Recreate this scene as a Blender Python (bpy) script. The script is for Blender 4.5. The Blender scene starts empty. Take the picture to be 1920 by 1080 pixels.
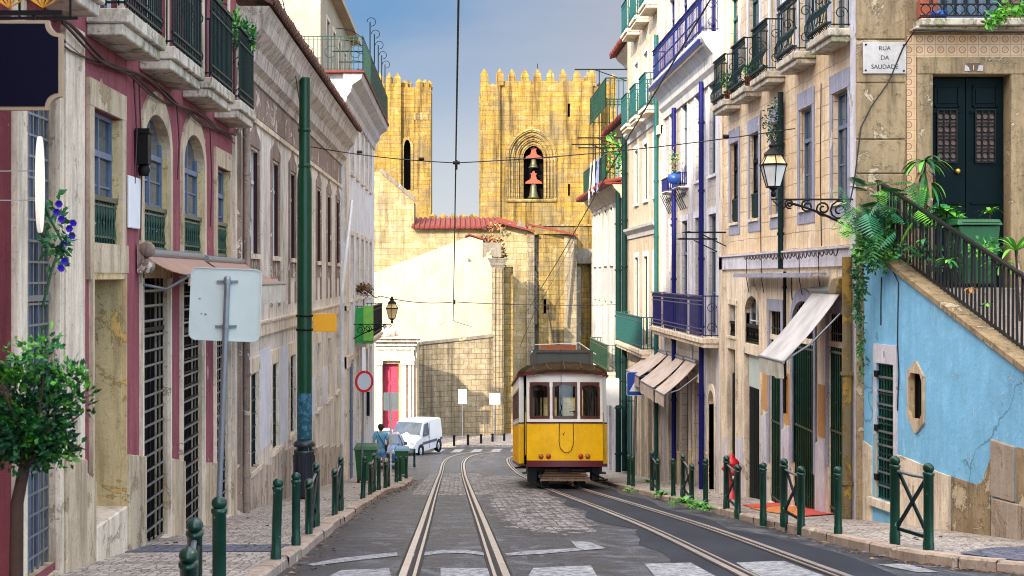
import bpy, bmesh, math, random
from mathutils import Vector, Matrix
R = math.radians
rnd = random.Random(11)
S = bpy.context.scene
COL = S.collection
F, U0, V0 = 2667.0, 862.0, 520.0          # focal length and street vanishing point in photo pixels

# ---------------------------------------------------------------- terrain
def gz(y):
    """height of the road surface (the camera is at height 0); the street falls away from us, then eases off"""
    if y <= 50: return -1.25 - .1147 * y
    z = -1.25 - .1147 * 50
    if y <= 60:
        t = y - 50
        return z - .1147 * t + (.1147 - .082) * t * t / 20
    z += -.1147 * 10 + (.1147 - .082) * 5
    if y <= 90: return z - .082 * (y - 60)
    z -= .082 * 30
    if y <= 100:
        t = y - 90
        return z - .082 * t + .082 * t * t / 20
    return z - .41
PAVE = .10
def pz(y): return gz(y) + PAVE
def yx(u, X): return F * X / (u - U0)      # distance of a photo column on the wall plane x = X
def zv(v, y): return (V0 - v) * y / F
def at(u, v, y): return Vector(((u - U0) * y / F, y, (V0 - v) * y / F))

# ---------------------------------------------------------------- mesh collector
class MB:
    def __init__(s): s.v = []; s.f = []; s.m = []; s.sm = []
    def face(s, pts, mi=0, sm=False):
        i = len(s.v); s.v += [tuple(p) for p in pts]
        s.f.append(tuple(range(i, i + len(pts)))); s.m.append(mi); s.sm.append(sm)
    def raw(s, verts, faces, mi=0, sm=False):
        i = len(s.v); s.v += [tuple(p) for p in verts]
        for f in faces:
            s.f.append(tuple(i + k for k in f)); s.m.append(mi); s.sm.append(sm)
    def box(s, x0, x1, y0, y1, z0, z1, mi=0):
        v = [(x, y, z) for x in (x0, x1) for y in (y0, y1) for z in (z0, z1)]
        s.raw(v, [(0, 1, 3, 2), (4, 6, 7, 5), (0, 4, 5, 1), (2, 3, 7, 6), (0, 2, 6, 4), (1, 5, 7, 3)], mi)
    def hexa(s, lo, hi, mi=0, sm=False):
        """two matching closed rings joined (lo ring, hi ring) with caps"""
        n = len(lo)
        s.raw(list(lo) + list(hi), [tuple(range(n))[::-1], tuple(range(n, 2 * n))] +
              [(k, (k + 1) % n, n + (k + 1) % n, n + k) for k in range(n)], mi, sm)
    def bar(s, p, q, w, h=None, mi=0):
        p, q = Vector(p), Vector(q); h = h or w
        d = (q - p); 
        if d.length < 1e-6: return
        d.normalize()
        a = Vector((0, 0, 1)) if abs(d.z) < .95 else Vector((1, 0, 0))
        b = d.cross(a).normalized(); c = b.cross(d).normalized()
        r = [b * (i * w / 2) + c * (j * h / 2) for i, j in ((-1, -1), (1, -1), (1, 1), (-1, 1))]
        s.hexa([p + k for k in r], [q + k for k in r], mi)
    def tube(s, pts, r, n=8, mi=0, caps=True, sm=True):
        pts = [Vector(p) for p in pts]
        rs = r if isinstance(r, (list, tuple)) else [r] * len(pts)
        rings = []; prev = None
        for i, p in enumerate(pts):
            d = (pts[min(i + 1, len(pts) - 1)] - pts[max(i - 1, 0)])
            if d.length < 1e-9: d = Vector((0, 0, 1))
            d.normalize()
            if prev is None:
                a = Vector((0, 0, 1)) if abs(d.z) < .9 else Vector((1, 0, 0))
                b = d.cross(a).normalized()
            else:
                b = (prev - d * prev.dot(d)).normalized()
            prev = b; c = d.cross(b)
            rings.append([p + (b * math.cos(t * 2 * math.pi / n) + c * math.sin(t * 2 * math.pi / n)) * rs[i] for t in range(n)])
        v = [q for rg in rings for q in rg]; f = []
        for i in range(len(rings) - 1):
            for t in range(n):
                f.append((i * n + t, i * n + (t + 1) % n, (i + 1) * n + (t + 1) % n, (i + 1) * n + t))
        s.raw(v, f, mi, sm)
        if caps:
            s.face(rings[0][::-1], mi); s.face(rings[-1], mi)
    def lathe(s, prof, n=16, c=(0, 0, 0), mi=0, sm=True, M=None):
        v = []
        for (r, z) in prof:
            for t in range(n):
                p = Vector((r * math.cos(t * 2 * math.pi / n), r * math.sin(t * 2 * math.pi / n), z))
                if M is not None: p = M @ p
                v.append(p + Vector(c))
        f = []
        for i in range(len(prof) - 1):
            for t in range(n):
                f.append((i * n + t, i * n + (t + 1) % n, (i + 1) * n + (t + 1) % n, (i + 1) * n + t))
        s.raw(v, f, mi, sm)
    def xform(s, M):
        s.v = [tuple(M @ Vector(p)) for p in s.v]; return s
    def each(s, name, mat, parent, **k):
        """one object per separate piece"""
        p = list(range(len(s.v)))
        def fd(i):
            while p[i] != i: p[i] = p[p[i]]; i = p[i]
            return i
        for f in s.f:
            for q in f[1:]: p[fd(q)] = fd(f[0])
        g = {}
        for i, f in enumerate(s.f): g.setdefault(fd(f[0]), []).append(i)
        for fs in g.values():
            m = MB()
            for i in fs: m.face([s.v[q] for q in s.f[i]], s.m[i], s.sm[i])
            o = m.build(name, mat, parent, weld=True, **k)
        return o
    def build(s, name, mats, parent=None, org=None, bevel=0, seg=1, weld=False):
        if not isinstance(mats, (list, tuple)): mats = [mats]
        if org is None: org = ORG.get(parent.name, Vector()) if parent else Vector()
        org = Vector(org)
        me = bpy.data.meshes.new(name)
        me.from_pydata([(a - org.x, b - org.y, c - org.z) for a, b, c in s.v], [], s.f)
        for m in mats: me.materials.append(m)
        if len(mats) > 1: me.polygons.foreach_set('material_index', s.m)
        me.polygons.foreach_set('use_smooth', s.sm)
        if weld:
            bm = bmesh.new(); bm.from_mesh(me); bmesh.ops.remove_doubles(bm, verts=bm.verts, dist=1e-5); bm.to_mesh(me); bm.free()
        me.update()
        o = bpy.data.objects.new(name, me); COL.objects.link(o)
        ORG[o.name] = org
        if parent: o.parent = parent
        else: o.location = org
        if bevel:
            b = o.modifiers.new('edge', 'BEVEL'); b.width = bevel; b.segments = seg; b.limit_method = 'ANGLE'; b.angle_limit = R(35)
            b.harden_normals = False
        return o
ORG = {}
def tag(o, label, cat, group=None, kind=None):
    if label: o['label'] = label
    if cat: o['category'] = cat
    if group: o['group'] = group
    if kind: o['kind'] = kind
    return o
def struct(o): o['kind'] = 'structure'; return o
def root(name, label, cat, loc, group=None):
    o = bpy.data.objects.new(name, None); COL.objects.link(o); o.location = loc
    o.empty_display_size = .2
    ORG[o.name] = Vector(loc); return tag(o, label, cat, group)
def local(name, label, cat, group=None):
    """an Empty whose parts are modelled round the origin and that is placed afterwards"""
    o = root(name, label, cat, (0, 0, 0), group); return o
def dup(o, loc=None, rz=None, label=None, sc=None, parent=None):
    c = o.copy(); COL.objects.link(c)
    if parent: c.parent = parent
    if loc is not None: c.location = loc
    if rz is not None: c.rotation_euler.z = rz
    if sc is not None: c.scale = (sc, sc, sc) if not isinstance(sc, tuple) else sc
    if label: c['label'] = label
    for ch in list(o.children): dup(ch, parent=c)
    return c

# ---------------------------------------------------------------- wall frames: P(a, z, d) = along, up, depth into the wall
class Wall:
    def __init__(s, kind, pos): s.k = kind; s.p = pos
    def P(s, a, z, d):
        if s.k == 'L': return (s.p - d, a, z)
        if s.k == 'R': return (s.p + d, a, z)
        return (a, s.p + d, z)
class Slant:                                # wall through two plan points; d runs to the side given
    def __init__(s, p, q, side):
        s.o = Vector((p[0], p[1], 0)); s.t = (Vector((q[0], q[1], 0)) - s.o).normalized()
        s.n = Vector((-s.t.y, s.t.x, 0)) * side
    def P(s, a, z, d):
        q = s.o + s.t * a + s.n * d; return (q.x, q.y, z)
def wbox(mb, w, a0, a1, z0, z1, d0, d1, mi=0):
    v = [w.P(a, z, d) for a in (a0, a1) for z in (z0, z1) for d in (d0, d1)]
    mb.raw(v, [(0, 1, 3, 2), (4, 6, 7, 5), (0, 4, 5, 1), (2, 3, 7, 6), (0, 2, 6, 4), (1, 5, 7, 3)], mi)
def wpoly(mb, w, pts, d0, d1, mi=0):
    mb.hexa([w.P(a, z, d0) for a, z in pts], [w.P(a, z, d1) for a, z in pts], mi)
def wring(mb, w, inn, out, d0, d1, mi=0):
    """band between two matching open outlines, from depth d0 (front) to d1"""
    n = len(inn)
    for i in range(n - 1):
        a, b, c, d = inn[i], inn[i + 1], out[i + 1], out[i]
        mb.face([w.P(*a, d0), w.P(*b, d0), w.P(*c, d0), w.P(*d, d0)], mi)
        mb.face([w.P(*a, d0), w.P(*b, d0), w.P(*b, d1), w.P(*a, d1)], mi, True)
        mb.face([w.P(*d, d0), w.P(*c, d0), w.P(*c, d1), w.P(*d, d1)], mi, True)
def warc(a0, a1, zs, h, n=14, pointed=False):
    """arch outline from the springing at a0 to a1"""
    c = (a0 + a1) / 2; r = (a1 - a0) / 2; o = []
    for i in range(n + 1):
        if pointed:
            t = i / n; k = 1 - abs(2 * t - 1); H = max(h, r * 1.001); q = (r * r + H * H) / (2 * r)
            ang = k * math.acos((q - r) / q)
            x = q * math.cos(ang) - (q - r); z = q * math.sin(ang) * h / H
            o.append((c + (-x if t <= .5 else x), zs + z))
        else:
            t = math.pi * (1 - i / n); o.append((c + r * math.cos(t), zs + h * math.sin(t)))
    return o
def wwall(mb, w, a0, a1, z0, z1, ops, mi=0, dark=1, xa=(), back=True):
    """wall face with rectangular openings (a0, a1, z0, z1, depth): reveals and a dark back to each"""
    A = sorted({a0, a1, *xa, *[o[0] for o in ops], *[o[1] for o in ops]}); A = [a for a in A if a0 <= a <= a1]
    Z = sorted({z0, z1, *[o[2] for o in ops], *[o[3] for o in ops]}); Z = [z for z in Z if z0 <= z <= z1]
    for i in range(len(A) - 1):
        run = None
        for j in range(len(Z) - 1):
            ca, cz = (A[i] + A[i + 1]) / 2, (Z[j] + Z[j + 1]) / 2
            hole = any(o[0] < ca < o[1] and o[2] < cz < o[3] for o in ops)
            if not hole:
                mb.face([w.P(A[i], Z[j], 0), w.P(A[i + 1], Z[j], 0), w.P(A[i + 1], Z[j + 1], 0), w.P(A[i], Z[j + 1], 0)], mi)
    for o in ops:
        b0, b1, c0, c1, d = o[:5]
        for p, q in (((b0, c0), (b0, c1)), ((b1, c0), (b1, c1)), ((b0, c0), (b1, c0)), ((b0, c1), (b1, c1))):
            mb.face([w.P(*p, 0), w.P(*q, 0), w.P(*q, d), w.P(*p, d)], o[5] if len(o) > 5 else mi)
        if back: mb.face([w.P(b0, c0, d), w.P(b1, c0, d), w.P(b1, c1, d), w.P(b0, c1, d)], dark)

# ---------------------------------------------------------------- materials
def _new(name):
    m = bpy.data.materials.new(name); m.use_nodes = True
    nt = m.node_tree; b = nt.nodes['Principled BSDF']
    return m, nt, b
def N(nt, typ, **kw):
    n = nt.nodes.new(typ)
    for k, v in kw.items():
        if k in n.inputs.keys(): n.inputs[k].default_value = v
        else: setattr(n, k, v)
    return n
def c4(c): return (c[0], c[1], c[2], 1)
def coords(nt, scale=(1, 1, 1), uz=False):
    """object coordinates; uz=True lays them out as (x + y, z) so that bricks run round a building"""
    t = nt.nodes.new('ShaderNodeTexCoord')
    src = t.outputs['Object']
    if uz:
        sp = nt.nodes.new('ShaderNodeSeparateXYZ'); nt.links.new(src, sp.inputs[0])
        ad = N(nt, 'ShaderNodeMath', operation='ADD'); nt.links.new(sp.outputs[0], ad.inputs[0]); nt.links.new(sp.outputs[1], ad.inputs[1])
        cb = nt.nodes.new('ShaderNodeCombineXYZ'); nt.links.new(ad.outputs[0], cb.inputs[0]); nt.links.new(sp.outputs[2], cb.inputs[1])
        src = cb.outputs[0]
    mp = nt.nodes.new('ShaderNodeMapping'); mp.inputs['Scale'].default_value = scale
    nt.links.new(src, mp.inputs[0]); return mp.outputs[0]
def noise(nt, vec, scale, detail=4, rough=.6, dist=0):
    n = N(nt, 'ShaderNodeTexNoise'); n.inputs['Scale'].default_value = scale; n.inputs['Detail'].default_value = detail
    n.inputs['Roughness'].default_value = rough; n.inputs['Distortion'].default_value = dist
    nt.links.new(vec, n.inputs['Vector']); return n.outputs['Fac']
def step(nt, fac, lo, hi):
    r = N(nt, 'ShaderNodeMapRange'); r.inputs['From Min'].default_value = lo; r.inputs['From Max'].default_value = hi
    nt.links.new(fac, r.inputs['Value']); return r.outputs['Result']
def mix(nt, fac, a, b, blend='MIX'):
    m = N(nt, 'ShaderNodeMix', data_type='RGBA', blend_type=blend)
    for sock, val in ((0, fac), (6, a), (7, b)):
        if hasattr(val, 'links') or isinstance(val, bpy.types.NodeSocket): nt.links.new(val, m.inputs[sock])
        else: m.inputs[sock].default_value = val if sock == 0 else c4(val)
    return m.outputs[2]
def mul(nt, a, b):
    m = N(nt, 'ShaderNodeMath', operation='MULTIPLY')
    for i, x in enumerate((a, b)):
        if isinstance(x, bpy.types.NodeSocket): nt.links.new(x, m.inputs[i])
        else: m.inputs[i].default_value = x
    return m.outputs[0]
def bump(nt, b, h, strength=.3, dist=.02):
    n = N(nt, 'ShaderNodeBump'); n.inputs['Strength'].default_value = strength; n.inputs['Distance'].default_value = dist
    nt.links.new(h, n.inputs['Height']); nt.links.new(n.outputs[0], b.inputs['Normal'])
def plain(name, c, rough=.6, metal=0, var=.25, scale=6, bumpy=0, spec=.5, coat=0):
    """one colour with a little blotchy wear"""
    m, nt, b = _new(name); v = coords(nt)
    n = noise(nt, v, scale, 5)
    col = mix(nt, step(nt, n, .3, .75), c, [k * (1 - var) for k in c])
    nt.links.new(col, b.inputs['Base Color'])
    b.inputs['Roughness'].default_value = rough; b.inputs['Metallic'].default_value = metal
    b.inputs['Specular IOR Level'].default_value = spec
    if coat: b.inputs['Coat Weight'].default_value = coat; b.inputs['Coat Roughness'].default_value = .08
    if bumpy: bump(nt, b, n, bumpy)
    return m
def plaster(name, c, stain, patch=None, amt=.6, rough=.85, streak=.12, fine=18, patchlo=.56, spots=.5, crack=0, scuff=None):
    """painted render: soft mottling, run-down streaks, flaking patches that show another colour"""
    m, nt, b = _new(name); v = coords(nt); vs = coords(nt, (1, 1, streak))
    big = noise(nt, v, .8, 7, .7, .2); run = noise(nt, vs, 5, 6, .75); fn = noise(nt, v, fine, 5, .75); md = noise(nt, v, 4.5, 6, .7, .3)
    col = mix(nt, step(nt, big, .38, .68), c, [k * .74 for k in c])
    col = mix(nt, mul(nt, step(nt, md, .52, .72), .45), col, [min(1, k * 1.25 + .02) for k in c])
    col = mix(nt, mul(nt, step(nt, run, .46, .70), amt), col, stain)
    if patch:
        p2 = noise(nt, v, 1.7, 8, .72, .5)
        col = mix(nt, mul(nt, step(nt, p2, patchlo - .012, patchlo), .7), col, [k * .5 for k in stain])
        col = mix(nt, step(nt, p2, patchlo, patchlo + .03), col, patch)
    col = mix(nt, mul(nt, step(nt, fn, .54, .74), spots), col, [k * .5 for k in stain])
    if scuff:                                # pale vertical runs and rubbed places
        sc_ = noise(nt, coords(nt, (1, 1, .22)), 9, 6, .75); col = mix(nt, mul(nt, step(nt, sc_, .60, .70), .75), col, scuff)
    if crack:
        wv = N(nt, 'ShaderNodeTexNoise'); wv.inputs['Scale'].default_value = 2.2; wv.inputs['Detail'].default_value = 5; nt.links.new(v, wv.inputs['Vector'])
        ad = N(nt, 'ShaderNodeVectorMath', operation='MULTIPLY_ADD'); ad.inputs[1].default_value = (.5, .5, .5); nt.links.new(wv.outputs['Color'], ad.inputs[0]); nt.links.new(v, ad.inputs[2])
        vo = N(nt, 'ShaderNodeTexVoronoi', feature='DISTANCE_TO_EDGE'); vo.inputs['Scale'].default_value = crack; nt.links.new(ad.outputs[0], vo.inputs['Vector'])
        col = mix(nt, mul(nt, mul(nt, step(nt, vo.outputs['Distance'], .006, .002), step(nt, big, .47, .55)), .65), col, [k * .45 for k in stain])
    nt.links.new(col, b.inputs['Base Color']); b.inputs['Roughness'].default_value = rough
    b.inputs['Specular IOR Level'].default_value = .25
    h = N(nt, 'ShaderNodeMath', operation='ADD'); nt.links.new(fn, h.inputs[0]); nt.links.new(md, h.inputs[1])
    bump(nt, b, h.outputs[0], .45, .02)
    return m
def stone(name, c1, c2, mortar, bw=.7, bh=.35, msize=.012, stain=(.05, .045, .04), amt=.6, streak=.1, third=None, off=.5, var=1.0, rough=.9, stlo=.5):
    """coursed blocks, every block its own tone, with black run-off streaks and pitting"""
    m, nt, b = _new(name); v = coords(nt, uz=True); v3 = coords(nt); vs = coords(nt, (1, 1, streak))
    w = noise(nt, v3, 2.5, 3)
    br = N(nt, 'ShaderNodeTexBrick', offset=off)
    br.inputs['Color1'].default_value = c4(c1); br.inputs['Color2'].default_value = c4(c2); br.inputs['Mortar'].default_value = c4(mortar)
    br.inputs['Scale'].default_value = 1; br.inputs['Mortar Size'].default_value = msize; br.inputs['Mortar Smooth'].default_value = .4
    br.inputs['Brick Width'].default_value = bw; br.inputs['Row Height'].default_value = bh; br.inputs['Bias'].default_value = 0
    dv = N(nt, 'ShaderNodeVectorMath', operation='SCALE'); dv.inputs['Scale'].default_value = .09
    nz = N(nt, 'ShaderNodeTexNoise'); nz.inputs['Scale'].default_value = 1.6; nt.links.new(v3, nz.inputs['Vector'])
    nt.links.new(nz.outputs['Color'], dv.inputs[0])
    ad = N(nt, 'ShaderNodeVectorMath', operation='ADD'); nt.links.new(v, ad.inputs[0]); nt.links.new(dv.outputs[0], ad.inputs[1])
    nt.links.new(ad.outputs[0], br.inputs['Vector'])
    col = br.outputs['Color']
    big = noise(nt, v3, .45, 6, .7); run = noise(nt, vs, 2.2, 6, .72); fn = noise(nt, v3, 9, 5, .7)
    md = noise(nt, coords(nt, (.7, .7, 1.4)), 1.9, 5, .65)
    if third:
        col = mix(nt, mul(nt, step(nt, md, .54, .62), .55), col, third)
        col = mix(nt, mul(nt, step(nt, md, .46, .38), .5), col, [k * .6 for k in c1])
    col = mix(nt, mul(nt, step(nt, fn, .45, .68), .6), col, [k * .5 for k in c1])
    g_ = sum(c2) / 3
    col = mix(nt, mul(nt, step(nt, big, .49, .62), .62), col, (g_ * .80, g_ * .68, g_ * .46) if bw > .5 else [k * .55 for k in c2])
    col = mix(nt, mul(nt, step(nt, run, stlo, stlo + .25), amt), col, stain)
    nt.links.new(col, b.inputs['Base Color']); b.inputs['Roughness'].default_value = rough
    b.inputs['Specular IOR Level'].default_value = .2
    h = N(nt, 'ShaderNodeMath', operation='SUBTRACT'); nt.links.new(fn, h.inputs[0]); nt.links.new(br.outputs['Fac'], h.inputs[1])
    bump(nt, b, h.outputs[0], .5, .03)
    return m
def glass(name, c=(.03, .045, .06), rough=.08):
    """window glass over a dark room: uneven old panes"""
    m, nt, b = _new(name); v = coords(nt)
    n = noise(nt, v, 1.4, 2)
    col = mix(nt, step(nt, n, .35, .7), c, [k * 2.2 + .01 for k in c])
    if c[0] < .05: col = mix(nt, mul(nt, step(nt, noise(nt, coords(nt, (.9, .9, .12)), 2.3, 1), .56, .60), step(nt, noise(nt, coords(nt, (14, 14, .1)), 2, 1), .3, .7)), col, (.11, .11, .115))
    nt.links.new(col, b.inputs['Base Color'])
    b.inputs['Roughness'].default_value = rough; b.inputs['Specular IOR Level'].default_value = .45
    bump(nt, b, noise(nt, v, 3, 1), .12, .05)
    return m
def leafmat(name, c, c2):
    m, nt, b = _new(name); v = coords(nt)
    nt.links.new(mix(nt, step(nt, noise(nt, v, 9, 3), .35, .7), c, c2), b.inputs['Base Color'])
    b.inputs['Roughness'].default_value = .45
    b.inputs['Subsurface Weight'].default_value = 0
    return m
M = {}
M['pink'] = plaster('pink_render', (.33, .088, .108), (.12, .03, .036), (.54, .27, .25), .7, patchlo=.62, crack=.9)
M['mauve'] = plaster('dark_red_render', (.17, .022, .028), (.05, .008, .012), (.36, .13, .10), .7, patchlo=.6)
M['limestone'] = plaster('weathered_limestone', (.62, .48, .33), (.16, .105, .06), (.40, .29, .16), .8, patchlo=.6)
M['palestone'] = plaster('pale_limestone', (.84, .69, .53), (.16, .11, .08), (.52, .38, .25), .7, patchlo=.62)
M['ochre'] = plaster('ochre_jamb', (.66, .49, .25), (.22, .13, .05), (.62, .38, .12), .7, patchlo=.56)
M['slabstone'] = plaster('balcony_slab_stone', (.66, .58, .47), (.07, .055, .035), (.34, .33, .18), .9, patchlo=.58, streak=.5)
M['graywall'] = plaster('grey_beige_render', (.80, .71, .61), (.20, .135, .10), (.56, .42, .31), .75, patchlo=.65, crack=.6)
M['grayplinth'] = plaster('bare_plinth_render', (.60, .50, .41), (.10, .07, .045), (.34, .23, .14), .85, patchlo=.57)
M['whitepatch'] = plaster('fresh_white_paint', (.72, .72, .78), (.48, .46, .48), None, .25, spots=.2)
M['brownframe'] = plaster('brown_stone_frame', (.33, .235, .185), (.055, .034, .028), (.60, .50, .42), .75, patchlo=.56)
M['whitewall'] = plaster('white_render', (.56, .54, .54), (.22, .20, .18), (.42, .37, .32), .55, patchlo=.64, spots=.45)
M['brightwall'] = plaster('bright_white_render', (.40, .355, .275), (.28, .21, .12), (.32, .25, .15), .45, patchlo=.64, spots=.25, scuff=(.34, .27, .15))
M['cornice'] = plaster('stained_cornice', (.64, .56, .48), (.07, .052, .042), (.44, .36, .29), .85, patchlo=.60)
M['bluewall'] = plaster('sky_blue_render', (.24, .54, .80), (.13, .36, .60), (.50, .62, .74), .55, patchlo=.635, spots=.35, crack=.33, scuff=(.52, .68, .80))
M['bluestone'] = plaster('bluish_limestone', (.36, .36, .46), (.14, .13, .18), (.54, .50, .50), .6, patchlo=.6)
M['creamwall'] = plaster('cream_render', (.52, .43, .33), (.24, .18, .13), (.40, .31, .23), .55, patchlo=.62, spots=.45)
M['lilac'] = plaster('lilac_white_paint', (.66, .63, .70), (.28, .25, .27), (.44, .35, .31), .6, patchlo=.62, spots=.45)
M['yellowpipe'] = plaster('rusty_yellow_paint', (.36, .22, .045), (.09, .06, .03), (.16, .12, .07), .9, patchlo=.5, fine=14)
M['orangepanel'] = plaster('orange_paint', (.58, .30, .10), (.36, .20, .10), None, .4)
M['darkdoor'] = plain('dark_interior', (.006, .005, .006), .9, spec=.1)
M['creamtile'] = stone('cream_wall_tile', (.90, .70, .46), (.82, .61, .42), (.34, .22, .15), .28, .28, .010, (.60, .30, .08), .65, .12, off=0, rough=.3, stlo=.45, third=(.93, .82, .68))  # orange streaks are warm light glow put into the tile colour
M['creamtile2'] = stone('white_blue_wall_tile', (.60, .52, .42), (.52, .47, .44), (.28, .24, .22), .3, .3, .010, (.27, .20, .15), .55, .12, off=0, rough=.35, stlo=.46)
M['paleashlar'] = stone('pale_cream_ashlar', (.38, .305, .175), (.31, .225, .10), (.18, .13, .065), .9, .4, .014, (.07, .045, .02), .8, .08, (.42, .37, .27), stlo=.48)
M['gold'] = stone('golden_ashlar', (.33, .195, .036), (.235, .16, .055), (.12, .08, .03), .8, .36, .015, (.026, .016, .007), .95, .07, (.37, .285, .13), stlo=.45)
M['gold2'] = stone('ochre_ashlar', (.34, .235, .08), (.26, .165, .05), (.10, .07, .03), .7, .32, .018, (.026, .018, .012), .92, .06, (.40, .335, .20), stlo=.45)  # ochre blocks with paler ones mixed in, slightly smaller courses
M['graystone'] = stone('stained_rubble_wall', (.34, .27, .17), (.26, .20, .13), (.11, .085, .06), .62, .32, .018, (.028, .022, .017), .9, .045, (.38, .32, .23), stlo=.45)
M['darkstone'] = plaster('blackened_stone', (.20, .17, .14), (.04, .035, .03), (.34, .27, .17), .8, patchlo=.57)
M['roughstone'] = plaster('brown_pitted_stone', (.36, .26, .15), (.06, .04, .024), (.48, .38, .26), .75, patchlo=.57, fine=11, spots=.8)
M['blockstone'] = plaster('plain_ashlar', (.44, .35, .28), (.18, .13, .10), (.32, .23, .16), .6, patchlo=.6)
M['iron'] = plain('green_black_iron', (.004, .022, .022), .45, .0, .4, 20, spec=.2)
def chipped():
    m, nt, b = _new('green_bollard_paint'); v = coords(nt); n = noise(nt, v, 22, 4, .6); n2 = noise(nt, v, 3, 5, .6)
    col = mix(nt, step(nt, n2, .35, .7), (.002, .026, .015), (.004, .05, .03))
    col = mix(nt, mul(nt, step(nt, n, .665, .69), step(nt, n2, .42, .5)), col, (.30, .34, .31))
    nt.links.new(col, b.inputs['Base Color']); b.inputs['Roughness'].default_value = .3; b.inputs['Specular IOR Level'].default_value = .4; return m
M['irongreen'] = chipped()
M['ironblk'] = plain('black_iron', (.006, .005, .006), .5, .0, .3, 20, spec=.2)
M['polegreen'] = plain('green_pole_paint', (.003, .055, .022), .35, 0, .35, 4, .05, spec=.35)
M['ironblue'] = plain('cobalt_paint', (.006, .008, .13), .4, 0, .35, 8, spec=.25)
M['irontq'] = plain('turquoise_paint', (.010, .095, .10), .45, 0, .35, 8, spec=.25)
M['greendoor'] = plain('bottle_green_paint', (.004, .026, .024), .5, 0, .4, 5, spec=.12)
M['tealdoor'] = plain('dark_teal_door_paint', (.0025, .010, .0125), .5, 0, .35, 6, spec=.06)
M['brownwood'] = plain('red_brown_joinery', (.045, .011, .010), .5, 0, .4, 8, spec=.2)
M['whitewood'] = plain('white_joinery', (.70, .70, .72), .5, 0, .25, 8)
M['bluewood'] = plain('blue_grey_joinery', (.13, .17, .26), .5, 0, .3, 8)
M['darkwood'] = plain('dark_joinery', (.008, .010, .014), .55, 0, .4, 8, spec=.12)
M['steel'] = plain('galvanised_steel', (.26, .28, .31), .35, .6, .25, 12)
M['rail'] = plain('polished_rail', (.60, .52, .48), .30, .5, .35, 5)
M['raildark'] = plain('rail_groove', (.025, .014, .012), .6, 0, .3, 6, spec=.2)
M['glass'] = glass('window_glass', (.010, .014, .018))
M['glassblue'] = glass('sky_window_glass', (.022, .036, .055), .06)
M['panelgray'] = plain('grey_sign_back', (.56, .63, .60), .45, .1, .15, 3)
M['white'] = plain('white_paint', (.78, .78, .80), .5, 0, .1, 3)
M['navy'] = plain('navy_enamel', (.001, .002, .014), .4, 0, .2, 3, spec=.15)
M['beige'] = plain('beige_border_paint', (.42, .30, .19), .5, 0, .2, 6)
M['orange'] = plain('orange_sign_paint', (.80, .36, .005), .45, 0, .08, 3)
M['red'] = plain('signal_red', (.55, .010, .016), .4, 0, .15, 5)
M['awning'] = plain('faded_awning_canvas', (.56, .44, .38), .8, 0, .4, 3, .1)
M['awningbrown'] = plain('brown_awning_canvas', (.42, .24, .17), .8, 0, .3, 3, .1)
M['awningsilver'] = plain('silvery_awning_canvas', (.66, .60, .58), .45, .1, .5, 2, .1)
M['clearvalance'] = plain('cloudy_plastic_valance', (.60, .55, .48), .35, 0, .5, 4)
M['terracotta'] = plain('terracotta_tile', (.20, .024, .016), .8, 0, .6, 9, .2)
M['darktile'] = plain('dark_roof_tile', (.16, .07, .05), .85, 0, .6, 12, .3)
M['leafA'] = leafmat('leaf_dark', (.010, .070, .018), (.016, .11, .04))
M['leafB'] = leafmat('leaf_mid', (.026, .17, .018), (.035, .22, .06))
M['leafC'] = leafmat('leaf_bright', (.09, .34, .022), (.14, .42, .03))
M['leafD'] = leafmat('leaf_bluish', (.014, .13, .055), (.03, .20, .10))
M['leafdry'] = leafmat('leaf_dry', (.34, .16, .05), (.20, .09, .03))
M['bark'] = plaster('brown_bark', (.075, .040, .026), (.02, .012, .008), None, .7, streak=.2)
M['petal'] = plain('violet_petal', (.05, .02, .42), .5)
M['pinkpetal'] = plain('crimson_petal', (.55, .02, .10), .5)
M['pot'] = plain('clay_pot', (.42, .10, .05), .7)
M['bluepot'] = plain('blue_plastic', (.010, .06, .30), .4)
M['tramyellow'] = plaster('tram_yellow', (.95, .50, .002), (.62, .29, .004), None, .35, .3, .25, 30, spots=.08)
M['tramwhite'] = plain('tram_ivory', (.78, .74, .67), .35, 0, .18, 2, 0, .5, .2)
M['trammaroon'] = plain('tram_maroon', (.13, .006, .014), .4, 0, .3, 4)
M['tramwood'] = plain('varnished_mahogany', (.095, .022, .012), .3, 0, .4, 10)
M['tramroof'] = plain('dusty_roof_canvas', (.050, .028, .010), .85, 0, .5, 5, .1, spec=.1)
M['tramgray'] = plain('dull_grey_paint', (.085, .072, .06), .65, 0, .35, 6, spec=.2)
M['slatwood'] = plain('worn_brown_boards', (.15, .085, .05), .75, 0, .5, 7)
M['tail'] = plain('red_lens', (.60, .02, .008), .2, 0, .1, 3)
M['amber'] = plain('dull_amber_lens', (.50, .11, .02), .25, 0, .1, 3)
M['carwhite'] = plain('white_car_paint', (.80, .81, .84), .25, 0, .06, 2, 0, .5, .5)
M['carblue'] = plain('blue_car_paint', (.030, .085, .26), .22, 0, .1, 2, 0, .5, .6)
M['tyre'] = plain('rubber', (.022, .022, .024), .75)
M['rim'] = plain('alloy', (.45, .46, .48), .35, .7, .2, 10)
M['carglass'] = glass('car_glass', (.015, .035, .065), .05)
M['trim'] = plain('grey_plastic', (.10, .105, .12), .55)
M['skin'] = plain('skin', (.50, .25, .16), .5, 0, .12, 10)
M['shirt'] = plain('light_blue_cotton', (.16, .44, .66), .85, 0, .25, 20)
M['shorts'] = plain('blue_shorts', (.13, .34, .60), .85, 0, .25, 20)
M['hair'] = plain('dark_hair', (.022, .012, .009), .5)
M['black'] = plain('black_leather', (.012, .011, .014), .45)
M['binGreen'] = plain('green_bin_plastic', (.008, .10, .030), .42, 0, .25, 4)
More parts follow.
